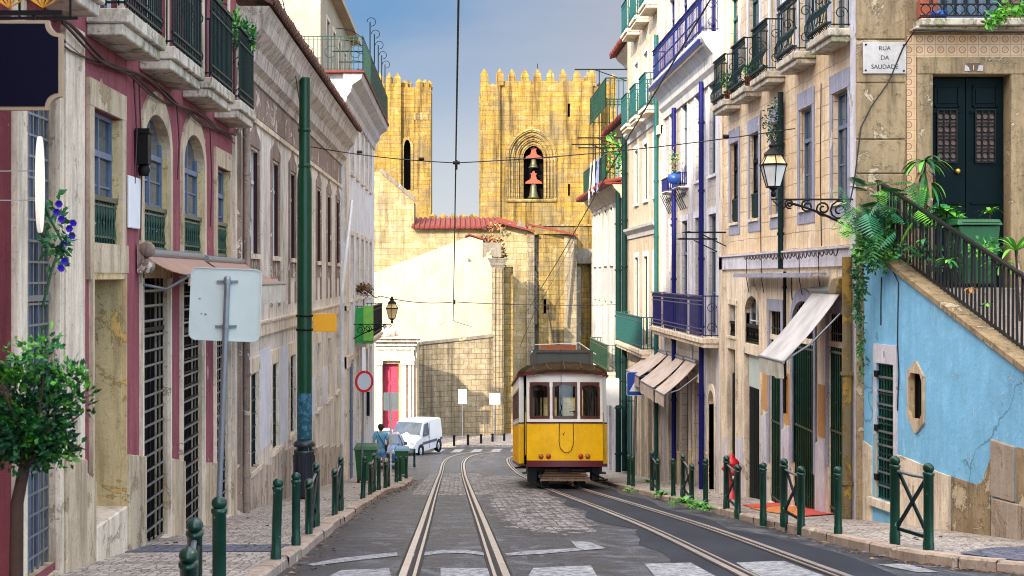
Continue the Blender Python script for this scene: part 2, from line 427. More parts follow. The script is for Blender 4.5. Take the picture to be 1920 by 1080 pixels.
M['binDark'] = plain('charcoal_bin_plastic', (.022, .028, .042), .4, 0, .3, 5)
M['binBlue'] = plain('pale_blue_lid', (.16, .33, .45), .45)
M['mat'] = plain('orange_cloth', (.66, .20, .045), .9, 0, .2, 3)
M['matred'] = plain('red_cloth', (.58, .06, .045), .9, 0, .2, 3)
M['marble'] = plaster('marble_plate', (.56, .52, .50), (.30, .26, .24), None, .4, .4, spots=.3)
M['ink'] = plain('black_lettering', (.02, .02, .025), .6)
M['bell'] = plain('bronze', (.11, .105, .06), .45, .5, .5, 4)
M['railing_dark'] = plain('stair_railing_paint', (.016, .014, .017), .4, 0, .5, 25, spec=.3)
M['whitewall2'] = plaster('bluish_white_render', (.78, .77, .80), (.38, .36, .36), (.62, .58, .54), .5, patchlo=.66, spots=.3)
M['glassdark'] = plain('dark_window_glass', (.008, .011, .015), .10, 0, .5, 2, spec=.35)
M['yoke'] = plain('red_bell_yoke', (.27, .045, .016), .6, 0, .3, 3)
M['frosted'] = glass('frosted_lantern_glass', (.46, .44, .42), .3)
M['amberglass'] = glass('amber_lantern_glass', (.52, .36, .17), .25)
M['brass'] = plain('brass', (.72, .42, .06), .3, .7)
M['cloth1'] = plain('pale_cloth', (.62, .58, .60), .9)
M['cloth2'] = plain('blue_cloth', (.16, .20, .40), .9)
M['banner'] = plain('leaf_green_screen', (.02, .34, .06), .6, 0, .4, 6)
M['banner2'] = plain('yellow_green_screen', (.20, .52, .07), .6, 0, .3, 9)
M['reddoor'] = plain('raspberry_door_paint', (.42, .03, .085), .5, 0, .3, 5)
M['shutter'] = plain('cream_roller_shutter', (.70, .56, .38), .6, 0, .3, 6)
M['brownscreen'] = plain('brown_shutter', (.12, .07, .055), .6, 0, .3, 6)
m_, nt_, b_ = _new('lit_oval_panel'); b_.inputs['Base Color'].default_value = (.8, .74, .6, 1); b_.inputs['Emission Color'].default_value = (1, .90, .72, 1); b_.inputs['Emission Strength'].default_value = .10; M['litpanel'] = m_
M['cable'] = plain('dark_red_cable', (.055, .018, .02), .6)
M['wire'] = plain('black_wire', (.012, .012, .014), .5)
M['signblue'] = plain('sign_blue', (.012, .055, .34), .4, 0, .1, 3)
M['mirrorgray'] = plain('pale_grey_disc', (.48, .54, .62), .4, 0, .1, 3)
M['interior'] = plain('tram_interior', (.17, .14, .10), .7)
# ---------------------------------------------------------------- ground materials
def asphalt():
    m, nt, b = _new('asphalt'); v = coords(nt)
    fine = noise(nt, coords(nt, (1, .45, 1)), 55, 4, .8); mid = noise(nt, coords(nt, (1.5, .55, 1)), 1.9, 8, .74, .7); big = noise(nt, coords(nt, (1, .22, 1)), .9, 6, .7, .3)
    crk = noise(nt, coords(nt, (.5, 1.3, 1)), 2.6, 8, .72, .8); lump = noise(nt, coords(nt, (1, .75, 1)), 3.6, 5, .65, .4)
    col = mix(nt, step(nt, big, .42, .58), (.009, .011, .020), (.042, .044, .060))
    col = mix(nt, mul(nt, step(nt, mid, .53, .59), .8), col, (.145, .148, .165))
    col = mix(nt, mul(nt, step(nt, mid, .48, .42), .95), col, (.007, .006, .008))
    col = mix(nt, mul(nt, step(nt, crk, .57, .61), .55), col, (.19, .19, .205))
    col = mix(nt, mul(nt, step(nt, fine, .50, .66), .65), col, (.15, .15, .165))
    # broken, dirty margin along the left kerb
    spk = nt.nodes.new('ShaderNodeSeparateXYZ'); nt.links.new(v, spk.inputs[0])
    edge = step(nt, spk.outputs[0], -.95, -1.6)
    col = mix(nt, mul(nt, edge, step(nt, mid, .40, .55)), col, (.030, .022, .020))
    # setts showing where the asphalt has gone: a ragged patch in the middle, and between the left rails further down
    sp = nt.nodes.new('ShaderNodeSeparateXYZ'); nt.links.new(v, sp.inputs[0])
    def tri(sock, c, hw, soft):
        a = N(nt, 'ShaderNodeMath', operation='SUBTRACT'); nt.links.new(sock, a.inputs[0]); a.inputs[1].default_value = c
        q = N(nt, 'ShaderNodeMath', operation='ABSOLUTE'); nt.links.new(a.outputs[0], q.inputs[0])
        return step(nt, q.outputs[0], hw + soft, hw - soft)
    m1 = mul(nt, tri(sp.outputs[0], 1.38, .72, .5), tri(sp.outputs[1], 35, 16, 3)); m2 = mul(nt, tri(sp.outputs[0], -.18, .95, .12), tri(sp.outputs[1], 43, 10.5, .4))
    mm = N(nt, 'ShaderNodeMath', operation='MAXIMUM'); nt.links.new(m1, mm.inputs[0]); nt.links.new(m2, mm.inputs[1])
    nm = N(nt, 'ShaderNodeMath', operation='MULTIPLY_ADD'); nt.links.new(mid, nm.inputs[0]); nm.inputs[1].default_value = 1.6; nm.inputs[2].default_value = -.8
    ms = N(nt, 'ShaderNodeMath', operation='ADD'); nt.links.new(mm.outputs[0], ms.inputs[0]); nt.links.new(nm.outputs[0], ms.inputs[1])
    msk = step(nt, ms.outputs[0], .44, .54)
    vv = coords(nt, (1, .62, 1))
    vo = N(nt, 'ShaderNodeTexVoronoi', feature='DISTANCE_TO_EDGE'); vc = N(nt, 'ShaderNodeTexVoronoi', feature='F1')
    for q in (vo, vc): q.inputs['Scale'].default_value = 8; q.inputs['Randomness'].default_value = .55; nt.links.new(vv, q.inputs['Vector'])
    e = step(nt, vo.outputs['Distance'], 0, .09); s2 = nt.nodes.new('ShaderNodeSeparateColor'); nt.links.new(vc.outputs['Color'], s2.inputs[0])
    sc = mix(nt, s2.outputs[0], (.46, .42, .42), (.20, .18, .195)); sc = mix(nt, e, (.02, .017, .018), sc); sc = mix(nt, mul(nt, step(nt, lump, .52, .42), .85), sc, (.04, .036, .042))
    col = mix(nt, msk, col, sc)
    nt.links.new(col, b.inputs['Base Color'])
    rg = N(nt, 'ShaderNodeMapRange'); rg.inputs['To Min'].default_value = .20; rg.inputs['To Max'].default_value = .62; nt.links.new(mid, rg.inputs['Value']); nt.links.new(rg.outputs[0], b.inputs['Roughness'])
    b.inputs['Specular IOR Level'].default_value = .38
    h = N(nt, 'ShaderNodeMath', operation='ADD'); nt.links.new(fine, h.inputs[0]); nt.links.new(mul(nt, mul(nt, e, msk), 1.5), h.inputs[1])
    h2 = N(nt, 'ShaderNodeMath', operation='ADD'); nt.links.new(h.outputs[0], h2.inputs[0]); nt.links.new(mul(nt, lump, 3.0), h2.inputs[1])
    bump(nt, b, h2.outputs[0], .9, .025)
    return m
def newasphalt():
    m, nt, b = _new('newer_asphalt'); v = coords(nt)
    fine = noise(nt, v, 75, 3, .85); big = noise(nt, coords(nt, (1, .3, 1)), 1.3, 6, .7)
    col = mix(nt, step(nt, big, .35, .65), (.008, .010, .018), (.024, .027, .040))
    col = mix(nt, mul(nt, step(nt, fine, .52, .72), .6), col, (.11, .11, .14))
    nt.links.new(col, b.inputs['Base Color']); b.inputs['Roughness'].default_value = .6
    b.inputs['Specular IOR Level'].default_value = .2; bump(nt, b, fine, .6, .012)
    return m
def setts(name, sx, c1, c2, joint, jw=.08, dirt=(.12, .09, .07), damt=.5):
    """small hand-cut stone setts"""
    m, nt, b = _new(name); v = coords(nt, (1, .62, 1))
    vo = N(nt, 'ShaderNodeTexVoronoi', feature='DISTANCE_TO_EDGE'); vo.inputs['Scale'].default_value = sx; vo.inputs['Randomness'].default_value = .55
    vc = N(nt, 'ShaderNodeTexVoronoi', feature='F1'); vc.inputs['Scale'].default_value = sx; vc.inputs['Randomness'].default_value = .55
    nt.links.new(v, vo.inputs['Vector']); nt.links.new(v, vc.inputs['Vector'])
    sp = nt.nodes.new('ShaderNodeSeparateColor'); nt.links.new(vc.outputs['Color'], sp.inputs[0])
    col = mix(nt, sp.outputs[0], c1, c2)
    big = noise(nt, coords(nt), .8, 6, .7)
    col = mix(nt, mul(nt, step(nt, big, .48, .7), damt), col, dirt)
    e = step(nt, vo.outputs['Distance'], 0, jw)
    col = mix(nt, e, joint, col)
    nt.links.new(col, b.inputs['Base Color']); b.inputs['Roughness'].default_value = .7
    bump(nt, b, e, .8, .02)
    return m
def roadpaint():
    m, nt, b = _new('worn_road_paint'); v = coords(nt)
    n = noise(nt, v, 13, 9, .85); f = noise(nt, v, 60, 2)
    col = mix(nt, step(nt, n, .41, .58), (.46, .45, .47), (.05, .048, .058))
    col = mix(nt, mul(nt, step(nt, f, .55, .7), .5), col, (.25, .24, .25))
    nt.links.new(col, b.inputs['Base Color']); b.inputs['Roughness'].default_value = .65
    return m
def patterned_tile():
    m, nt, b = _new('ring_motif_tile')
    v = coords(nt, (1 / .156, 1 / .156, 1), uz=True)
    fr = N(nt, 'ShaderNodeVectorMath', operation='FRACTION'); nt.links.new(v, fr.inputs[0])
    sb = N(nt, 'ShaderNodeVectorMath', operation='SUBTRACT'); nt.links.new(fr.outputs[0], sb.inputs[0]); sb.inputs[1].default_value = (.5, .5, 0)
    ab = N(nt, 'ShaderNodeVectorMath', operation='ABSOLUTE'); nt.links.new(sb.outputs[0], ab.inputs[0])
    sp = nt.nodes.new('ShaderNodeSeparateXYZ'); nt.links.new(ab.outputs[0], sp.inputs[0])
    cb = nt.nodes.new('ShaderNodeCombineXYZ'); nt.links.new(sp.outputs[0], cb.inputs[0]); nt.links.new(sp.outputs[1], cb.inputs[1])
    ln = N(nt, 'ShaderNodeVectorMath', operation='LENGTH'); nt.links.new(cb.outputs[0], ln.inputs[0])
    def near(sock, c, w):
        d = N(nt, 'ShaderNodeMath', operation='SUBTRACT'); nt.links.new(sock, d.inputs[0]); d.inputs[1].default_value = c
        a = N(nt, 'ShaderNodeMath', operation='ABSOLUTE'); nt.links.new(d.outputs[0], a.inputs[0])
        l = N(nt, 'ShaderNodeMath', operation='LESS_THAN'); nt.links.new(a.outputs[0], l.inputs[0]); l.inputs[1].default_value = w
        return l.outputs[0]
    ring = near(ln.outputs['Value'], .28, .045)
    df = N(nt, 'ShaderNodeMath', operation='SUBTRACT'); nt.links.new(sp.outputs[0], df.inputs[0]); nt.links.new(sp.outputs[1], df.inputs[1])
    cross = near(df.outputs[0], 0, .035)
    ins = N(nt, 'ShaderNodeMath', operation='LESS_THAN'); nt.links.new(ln.outputs['Value'], ins.inputs[0]); ins.inputs[1].default_value = .27
    cross = mul(nt, cross, ins.outputs[0])
    mx = N(nt, 'ShaderNodeMath', operation='MAXIMUM'); nt.links.new(sp.outputs[0], mx.inputs[0]); nt.links.new(sp.outputs[1], mx.inputs[1])
    gr = N(nt, 'ShaderNodeMath', operation='GREATER_THAN'); nt.links.new(mx.outputs[0], gr.inputs[0]); gr.inputs[1].default_value = .475
    n = noise(nt, coords(nt), 5, 5)
    col = mix(nt, step(nt, n, .35, .7), (.62, .40, .20), (.46, .27, .12))
    col = mix(nt, mul(nt, ring, .8), col, (.22, .05, .02)); col = mix(nt, mul(nt, cross, .6), col, (.30, .08, .03))
    col = mix(nt, gr.outputs[0], col, (.24, .16, .09))
    nt.links.new(col, b.inputs['Base Color']); b.inputs['Roughness'].default_value = .35
    return m
M['asphalt'] = asphalt(); M['newasphalt'] = newasphalt(); M['paint'] = roadpaint(); M['ringtile'] = patterned_tile()
M['calcada'] = setts('limestone_setts', 12, (.50, .43, .38), (.32, .27, .24), (.10, .075, .06))
M['darksetts'] = setts('basalt_setts', 9, (.075, .08, .12), (.13, .13, .18), (.03, .03, .04))
M['roadsetts'] = setts('granite_road_setts', 7, (.42, .38, .37), (.24, .22, .23), (.06, .05, .05), .09, (.10, .09, .09), .7)
M['kerb'] = plaster('worn_kerb_stone', (.46, .35, .28), (.16, .11, .08), (.58, .48, .40), .6, patchlo=.58)
M['earth'] = plain('bare_earth', (.16, .13, .10), .95)

def frange(a, b, st):
    n = max(1, int(round((b - a) / st))); return [a + (b - a) * i / n for i in range(n + 1)]
def sheet(mb, rows, dz, mi=0):
    """rows: list of (y, [x...]); a draped sheet dz above the road profile"""
    for (y0, xs0), (y1, xs1) in zip(rows, rows[1:]):
        for i in range(len(xs0) - 1):
            mb.face([(xs0[i], y0, gz(y0) + dz), (xs0[i + 1], y0, gz(y0) + dz), (xs1[i + 1], y1, gz(y1) + dz), (xs1[i], y1, gz(y1) + dz)], mi, True)
def smooth(pts, k=8):
    """Catmull-Rom through plan points"""
    o = []
    P = [Vector(p) for p in pts]; P = [2 * P[0] - P[1]] + P + [2 * P[-1] - P[-2]]
    for i in range(1, len(P) - 2):
        for j in range(k):
            t = j / k; a, b, c, d = P[i - 1:i + 3]
            o.append(.5 * (2 * b + (c - a) * t + (2 * a - 5 * b + 4 * c - d) * t * t + (3 * b - a - 3 * c + d) * t ** 3))
    o.append(P[-2]); return o
def offs(path, o):
    r = []
    for i, p in enumerate(path):
        d = (path[min(i + 1, len(path) - 1)] - path[max(i - 1, 0)]).normalized()
        r.append(p + Vector((d.y, -d.x)) * o)
    return r
def ribbon(mb, path, a, b, dz0, dz1, mi=0):
    """raised strip along a plan path between offsets a and b"""
    A, B = offs(path, a), offs(path, b)
    for i in range(len(path) - 1):
        q = [A[i], B[i], B[i + 1], A[i + 1]]
        top = [(p.x, p.y, gz(p.y) + dz1) for p in q]; bot = [(p.x, p.y, gz(p.y) + dz0) for p in q]
        mb.face(top, mi, True)
        mb.face([bot[0], bot[3], top[3], top[0]], mi); mb.face([bot[1], bot[2], top[2], top[1]], mi)

# one sheet of ground out to the horizon, the road lying on it
mb = MB()
ys = [-60, -30, -10, 0] + frange(4, 100, 2)[0:] + [130, 200, 400, 900]
sheet(mb, [(y, [-900, -60, -20, -6, 0, 6, 20, 60, 900]) for y in ys], -.05)
struct(mb.build('ground', M['earth']))
# unseen mound added behind us on the left, to keep sun off the street
mb = MB(); NX, NY = 26, 14
hp = lambda i, j: (-95 + i * 4.6, -70 + j * 4.2, -.2 + 40 * math.exp(-(((-95 + i * 4.6) + 34) / 30) ** 4) * math.exp(-(((-70 + j * 4.2) + 42) / 20) ** 4) + rnd.uniform(-.5, .5))
hg = [[hp(i, j) for j in range(NY)] for i in range(NX)]
for i in range(NX - 1):
    for j in range(NY - 1): mb.face([hg[i][j], hg[i + 1][j], hg[i + 1][j + 1], hg[i][j + 1]], 0, True)
struct(mb.build('sun_block_hill', M['earth']))
mb = MB()
sheet(mb, [(y, [-1.9, 0, 1.5, 3, 5.2]) for y in frange(-8, 9, 1)] , 0)
sheet(mb, [(y, [-1.9, 0, 1.5, 3, 5.2, 14]) for y in frange(9, 13, .5)], 0)
sheet(mb, [(y, [-1.9, 0, 1.5, 3, 5.2]) for y in frange(13, 50, 1)], 0)
sheet(mb, [(y, [-12, -4, 0, 1.5, 3, 5.2]) for y in frange(50, 61, 1)], 0)
sheet(mb, [(y, [-12, -4, 0, 1.5, 3, 8, 30]) for y in frange(61, 86, 1)], 0)
struct(mb.build('road', M['asphalt']))
# the newer, darker strip of asphalt along the right-hand track
mb = MB()
rows = []
for y in frange(9, 41, 1):
    l = 2.15 + .12 * math.sin(y * 1.3) + (.25 if 17 < y < 21 else 0); r = 4.0 + .1 * math.sin(y * .9) + (.1 if y < 20 else -.15)
    rows.append((y, [l, 2.6, 3.4, r]))
sheet(mb, rows, .004)
struct(mb.build('road_repair_strip', M['newasphalt']))
# ---- pavements and kerbs
KL = smooth([(-1.72, -6), (-1.70, 6), (-1.68, 13), (-1.72, 18), (-1.75, 25), (-1.72, 31), (-1.69, 34), (-1.45, 36.0), (-1.42, 41), (-1.46, 44), (-2.0, 45.5), (-2.05, 49), (-2.05, 51)], 6)
KR = smooth([(16, 10.2), (9.5, 11.2), (7.3, 11.9), (5.9, 12.8), (5.1, 13.5), (4.72, 14.4), (4.53, 16.2), (4.47, 19), (4.42, 23), (4.28, 29), (4.16, 36), (4.1, 45), (4.15, 56), (4.4, 60), (5.4, 61.6), (9, 62)], 6)
def drop(x, y):                       # lowered kerb where the crossing meets the left pavement
    return -.06 * max(0, 1 - max(0, y - 9.5) / 3) if x < 0 else 0
mb = MB()
for i in range(len(KL) - 1):
    a, b = KL[i], KL[i + 1]
    za, zb = pz(a.y) + drop(-1, a.y), pz(b.y) + drop(-1, b.y)
    mb.face([(-3.75, a.y, za), (a.x - .15, a.y, za), (b.x - .15, b.y, zb), (-3.75, b.y, zb)], 0, True)
struct(mb.build('left_pavement', M['calcada']))
mb = MB()
ko = offs(KR, .15)
for i in range(len(KR) - 1):
    a, b = ko[i], ko[i + 1]
    if KR[i].y < 13.2 and i < 30:      # fan out to the side street
        mb.face([(a.x, a.y, pz(a.y)), (b.x, b.y, pz(b.y)), (max(b.x, 7) + 4, 21.5, pz(21.5)), (max(a.x, 7) + 8, 21.5, pz(21.5))], 0, True)
    else:
        far = 10.95 if a.y < 20.7 else 6.2
        fb = 10.95 if b.y < 20.7 else 6.2
        mb.face([(a.x, a.y, pz(a.y)), (b.x, b.y, pz(b.y)), (fb if b.y < 60 else 12, b.y, pz(b.y)), (far if a.y < 60 else 12, a.y, pz(a.y))], 0, True)
struct(mb.build('right_pavement', M['calcada']))
mb = MB()
def kerb(mb, path, side, lo=None):
    """separate worn stones with slightly uneven tops"""
    d = 0; pts = [path[0]]
    for i in range(1, len(path)):
        d += (path[i] - path[i - 1]).length
        if d > .85 + rnd.uniform(-.2, .3): pts.append(path[i]); d = 0
    dense = []
    for a, b in zip(path, path[1:]):
        n = max(1, int((b - a).length / .3))
        for k in range(n): dense.append(a + (b - a) * k / n)
    dense.append(path[-1])
    i = 0
    while i < len(dense) - 1:
        j = min(len(dense) - 1, i + rnd.choice((2, 3, 3, 4)))
        seg = dense[i:j + 1]
        up = PAVE + .012 + rnd.uniform(-.012, .015); dx = rnd.uniform(-.015, .015)
        A, B = offs(seg, 0 + dx), offs(seg, .16 * side)
        for k in range(len(seg) - 1):
            q = [A[k], B[k], B[k + 1], A[k + 1]]
            if k == 0: q[0] = q[0].lerp(q[3], .06); q[1] = q[1].lerp(q[2], .06)
            z = [gz(p.y) + up + drop(side * 1.0 if side > 0 else -1, p.y) for p in q]
            top = [(p.x, p.y, zz) for p, zz in zip(q, z)]
            inn = .025
            t0 = [(q[0].x + (q[1].x - q[0].x) * inn / .16, q[0].y, z[0]), top[1], top[2], (q[3].x + (q[2].x - q[3].x) * inn / .16, q[3].y, z[3])]
            e0 = (q[0].x, q[0].y, z[0] - .025); e3 = (q[3].x, q[3].y, z[3] - .025)
            mb.face(t0, 0, True); mb.face([t0[0], t0[3], e3, e0], 0, True)
            mb.face([e0, e3, (q[3].x, q[3].y, gz(q[3].y) - .03), (q[0].x, q[0].y, gz(q[0].y) - .03)], 0)
            if k == 0: mb.face([t0[0], t0[1], (q[1].x, q[1].y, gz(q[1].y)), (q[0].x, q[0].y, gz(q[0].y))], 0)
        i = j
kerb(mb, KL, -1); kerb(mb, KR, 1)
struct(mb.build('kerb', M['kerb']))
# darker paving: a band across the left pavement, the corner of the side street
mb = MB()
for (y0, y1) in ((14.6, 15.6),):
    for y in (y0,):
        mb.face([(-3.5, y0, pz(y0) + .006), (-1.86, y0 + .1, pz(y0 + .1) + .006), (-1.86, y1 + .1, pz(y1 + .1) + .006), (-3.5, y1, pz(y1) + .006)])
pp = [(5.05, 14.4), (5.3, 13.5), (6.1, 12.9), (7.5, 12.3), (10.8, 11.4), (10.8, 15.6), (6.45, 15.5), (5.6, 15.1)]
mb.face([(x, y, pz(y) + .012) for x, y in pp])
struct(mb.build('dark_paving', M['darksetts']))
# pavement at the foot of the cathedral wall
mb = MB()
fp = smooth([(-6, 78.0), (-3.2, 80.0), (-.5, 81.2), (2, 81.4), (4.5, 81), (9, 80), (16, 79)], 6)
for a, b in zip(fp, fp[1:]):
    za, zb = gz(a.y) + .13, gz(b.y) + .13
    mb.face([(a.x, a.y, za), (b.x, b.y, zb), (b.x, 92, gz(b.y) + .1), (a.x, 92, gz(a.y) + .1)])
    mb.face([(a.x, a.y, za), (b.x, b.y, zb), (b.x, b.y, gz(b.y) - .05), (a.x, a.y, gz(a.y) - .05)])
struct(mb.build('far_pavement', M['calcada']))
# ---- tram tracks
TL = smooth([(.02, -4), (.0, 6), (-.045, 12.6), (-.10, 22), (-.17, 32), (-.25, 46), (-.29, 57), (-.27, 63), (.0, 68.5), (.8, 73.0), (2.4, 76), (5, 78), (9, 79.3)], 10)
TR = smooth([(3.0, -4), (3.02, 6), (3.08, 13), (3.12, 20), (2.98, 27), (2.72, 36.5), (2.68, 46), (2.62, 56), (2.6, 63), (2.85, 68), (3.9, 72), (6, 74.2), (10, 75.5)], 10)
for nm, T in (('left_tram_track', TL), ('right_tram_track', TR)):
    mb = MB()
    for sd in (-1, 1):
        c = .475 * sd
        ribbon(mb, T, c - .035, c + .035, -.02, .016, 0)                   # running rail
        ribbon(mb, T, c - sd * .045 - .02 * (1 + sd) , c - sd * .045 + .02 * (1 - sd), -.02, .010, 1)
        ribbon(mb, T, c - sd * .105 - .016, c - sd * .105 + .016, -.02, .015, 0)   # guard lip
        ribbon(mb, T, c + sd * .045, c + sd * .062, -.02, .009, 1); ribbon(mb, T, c - sd * .150, c - sd * .121, -.02, .009, 1)
    struct(mb.build(nm, [M['rail'], M['raildark']]))
# ---- road markings
mb = MB()
def patchq(pts, dz=.007):
    """marking given by plan corners, draped over the slope"""
    mb.face([(x, y, gz(y) + dz) for x, y in pts])
def road_pt(u, v):
    y = 5.
    for _ in range(60):
        z = zv(v, y)
        lo = gz(y)
        y += (z - lo) * 4 if abs(z - lo) < 1 else (1 if z > lo else -.5)
    # bisection for safety
    a, b = 3., 90.
    for _ in range(50):
        y = (a + b) / 2
        if zv(v, y) > gz(y): a = y
        else: b = y
    return ((u - U0) * y / F, y)
for q in ([(576, 1059), (640, 1047), (745, 1036), (745, 1043), (650, 1054), (586, 1062)], [(772, 1040), (820, 1033), (870, 1032), (919, 1038), (921, 1044), (870, 1038), (820, 1039), (774, 1046)],
          [(947, 1039), (985, 1034), (1020, 1032), (1082, 1029), (1070, 1015), (1105, 1017), (1136, 1029), (1010, 1040), (950, 1043)],
          [(826, 1066), (925, 1066), (932, 1086), (826, 1090)], [(1000, 1066), (1108, 1061), (1122, 1086), (985, 1090)],
          [(1208, 1058), (1295, 1056), (1350, 1086), (1235, 1090)], [(1380, 1056), (1450, 1053), (1470, 1053), (1560, 1086), (1425, 1086)],
          [(640, 1070), (730, 1067), (735, 1090), (600, 1090)], [(1645, 1059), (1700, 1058), (1760, 1074), (1720, 1074)]):
    patchq([road_pt(*p) for p in q])
for k in range(7):                                                          # zebra in front of the cathedral wall
    x = -2.6 + k * 1.05
    patchq([(x, 73.2 + .35 * k), (x + .5, 73.4 + .35 * k), (x + .75, 78.0 + .2 * k), (x + .25, 77.8 + .2 * k)])
struct(mb.build('road_markings', M['paint']))

# ---------------------------------------------------------------- sky, sun, camera
SUN_EL, SUN_AZ = R(25), R(26)            # azimuth: the sun stands behind us to the left
w = bpy.data.worlds.new('World'); S.world = w; w.use_nodes = True
nt = w.node_tree; bg = nt.nodes['Background']
sky = nt.nodes.new('ShaderNodeTexSky'); sky.sky_type = 'NISHITA'; sky.sun_disc = False
sky.sun_elevation = SUN_EL; sky.sun_rotation = R(180) + SUN_AZ
sky.air_density = 1.0; sky.dust_density = .6; sky.ozone_density = 2.0
tc = nt.nodes.new('ShaderNodeTexCoord')
mp = nt.nodes.new('ShaderNodeMapping'); mp.inputs['Scale'].default_value = (1.0, 1.0, 3.2); mp.inputs['Location'].default_value = (.35, .2, .1)
nt.links.new(tc.outputs['Generated'], mp.inputs[0])
cl = noise(nt, mp.outputs[0], 2.6, 7, .55, .3)
sp = nt.nodes.new('ShaderNodeSeparateXYZ'); nt.links.new(tc.outputs['Generated'], sp.inputs[0])
# a bank of thin grey-blue cloud low down the street; brighter cloud added overhead, out of view, for fill light
def lin(terms, c=0):
    acc = None
    for sock, k in terms:
        m_ = N(nt, 'ShaderNodeMath', operation='MULTIPLY_ADD'); nt.links.new(sock, m_.inputs[0]); m_.inputs[1].default_value = k
        if acc is None: m_.inputs[2].default_value = c
        else: nt.links.new(acc, m_.inputs[2])
        acc = m_.outputs[0]
    return acc
dx, dy, dz = sp.outputs
low = mul(nt, step(nt, dz, .55, .3), step(nt, dy, -.1, .4))
msk = low
blue = step(nt, lin([(dx, 2.2), (dz, -2.0), (cl, .35)]), -.32, .06)
cloudcol = mix(nt, blue, (.22, .45, .80), (.58, .61, .73))
cloudcol = mix(nt, mul(nt, step(nt, noise(nt, mp.outputs[0], 5, 5, .55, .4), .42, .75), .30), cloudcol, (.80, .80, .86))
cloudcol = mix(nt, mul(nt, step(nt, dz, .17, .03), .85), cloudcol, (.98, 1.03, 1.10))
fin = mix(nt, mul(nt, msk, .98), sky.outputs[0], cloudcol)
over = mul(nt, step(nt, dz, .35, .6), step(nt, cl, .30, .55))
glow = step(nt, lin([(dx, -.8), (dy, -.4)]), -.55, .75)      # added cloud made brightest on the sun's side, to lift the right facades
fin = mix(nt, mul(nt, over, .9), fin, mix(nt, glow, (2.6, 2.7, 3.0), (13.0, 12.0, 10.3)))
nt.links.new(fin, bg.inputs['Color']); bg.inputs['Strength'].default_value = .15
sl = bpy.data.lights.new('sun', 'SUN'); sl.energy = 2.0; sl.angle = R(.6); sl.color = (1, .88, .66)
so = bpy.data.objects.new('sun', sl); COL.objects.link(so)
sd = Vector((math.sin(SUN_AZ) * math.cos(SUN_EL), math.cos(SUN_AZ) * math.cos(SUN_EL), -math.sin(SUN_EL)))
so.rotation_euler = sd.to_track_quat('-Z', 'Y').to_euler(); so.location = (-20, -20, 40)
cam = bpy.data.cameras.new('camera'); co = bpy.data.objects.new('camera', cam); COL.objects.link(co)
co.location = (0, 0, 0); co.rotation_euler = (R(90), 0, 0)
cam.sensor_width = 36; cam.lens = 36 * F / 1920
cam.shift_x = (960 - U0) / 1920; cam.shift_y = -(540 - V0) / 1920
cam.clip_end = 3000; cam.clip_start = .1
cam.dof.use_dof = True; cam.dof.focus_distance = 36; cam.dof.aperture_fstop = 7.0
S.camera = co
S.view_settings.view_transform = 'Standard'; S.view_settings.look = 'None'
S.view_settings.exposure = 2.18; S.view_settings.gamma = 1
S.render.engine = 'CYCLES'
S.cycles.filter_width = 1.0; S.cycles.max_bounces = 8; S.cycles.use_denoising = True; S.cycles.sample_clamp_indirect = 6
# ---------------------------------------------------------------- building kit
def surround(parent, w, a0, a1, z0, z1, wd, proud, mat, depth=.1, sill=.07, lint=None, name='surround', legs=True):
    mb = MB(); lint = wd if lint is None else lint
    if legs:
        wbox(mb, w, a0 - wd, a0 - .002, z0, z1, -proud, .03); wbox(mb, w, a1 + .002, a1 + wd, z0, z1, -proud, .03)
    wbox(mb, w, a0 - wd, a1 + wd, z1 + .002, z1 + lint, -proud - .003, .03)
    if sill: wbox(mb, w, a0 - wd * .9, a1 + wd * .9, z0 - sill, z0 - .002, -proud - .04, depth - .02)
    return mb.build(name, mat, parent)
def window(house, w, a0, a1, z0, z1, depth=.12, fm='whitewood', gm='glass', mull=1, transom=.68, hb=2, bw=.045, sur=None, sill=.07, lint=None, name='window', proud=.025):
    mb = MB(); d0, d1 = depth - .06, depth - .008
    e = .004
    wbox(mb, w, a0 + e, a0 + bw, z0 + e, z1 - e, d0, d1); wbox(mb, w, a1 - bw, a1 - e, z0 + e, z1 - e, d0, d1)
    wbox(mb, w, a0 + bw, a1 - bw, z0 + e, z0 + bw * 1.3, d0, d1); wbox(mb, w, a0 + bw, a1 - bw, z1 - bw, z1 - e, d0, d1)
    zt = z0 + (z1 - z0) * transom if transom else z1 - bw
    if transom: wbox(mb, w, a0 + bw, a1 - bw, zt - bw * .7, zt + bw * .7, d0 - .012, d1)
    for k in range(mull):
        a = a0 + (a1 - a0) * (k + 1) / (mull + 1)
        wbox(mb, w, a - bw * .55, a + bw * .55, z0 + bw * 1.3, zt - bw * .7, d0 - .006, d1)
        if transom: wbox(mb, w, a - bw * .35, a + bw * .35, zt + bw * .7, z1 - bw, d0, d1)
    for k in range(hb):
        z = z0 + (zt - z0) * (k + 1) / (hb + 1)
        wbox(mb, w, a0 + bw, a1 - bw, z - .012, z + .012, d0 + .012, d1)
    o = mb.build(name, M[fm], house)
    g = MB(); wbox(g, w, a0 + bw * .5, a1 - bw * .5, z0 + bw * .5, z1 - bw * .5, depth - .03, depth - .016)
    g.build('pane', M[gm], o)
    if sur: surround(o, w, a0, a1, z0, z1, sur[0], proud, M[sur[1]], depth, sill, lint)
    return o
def arch_surround(parent, w, a0, a1, z0, zs, za, wd, proud, mat, depth, name='surround', pointed=False, oh=None):
    inn = [(a0, z0)] + warc(a0, a1, zs, za - zs, 16, pointed) + [(a1, z0)]
    out = [(a0 - wd, z0)] + warc(a0 - wd, a1 + wd, zs, (za - zs) + (oh or wd * 1.25), 16, pointed) + [(a1 + wd, z0)]
    mb = MB(); wring(mb, w, inn, out, -proud, depth)
    return mb.build(name, mat, parent)
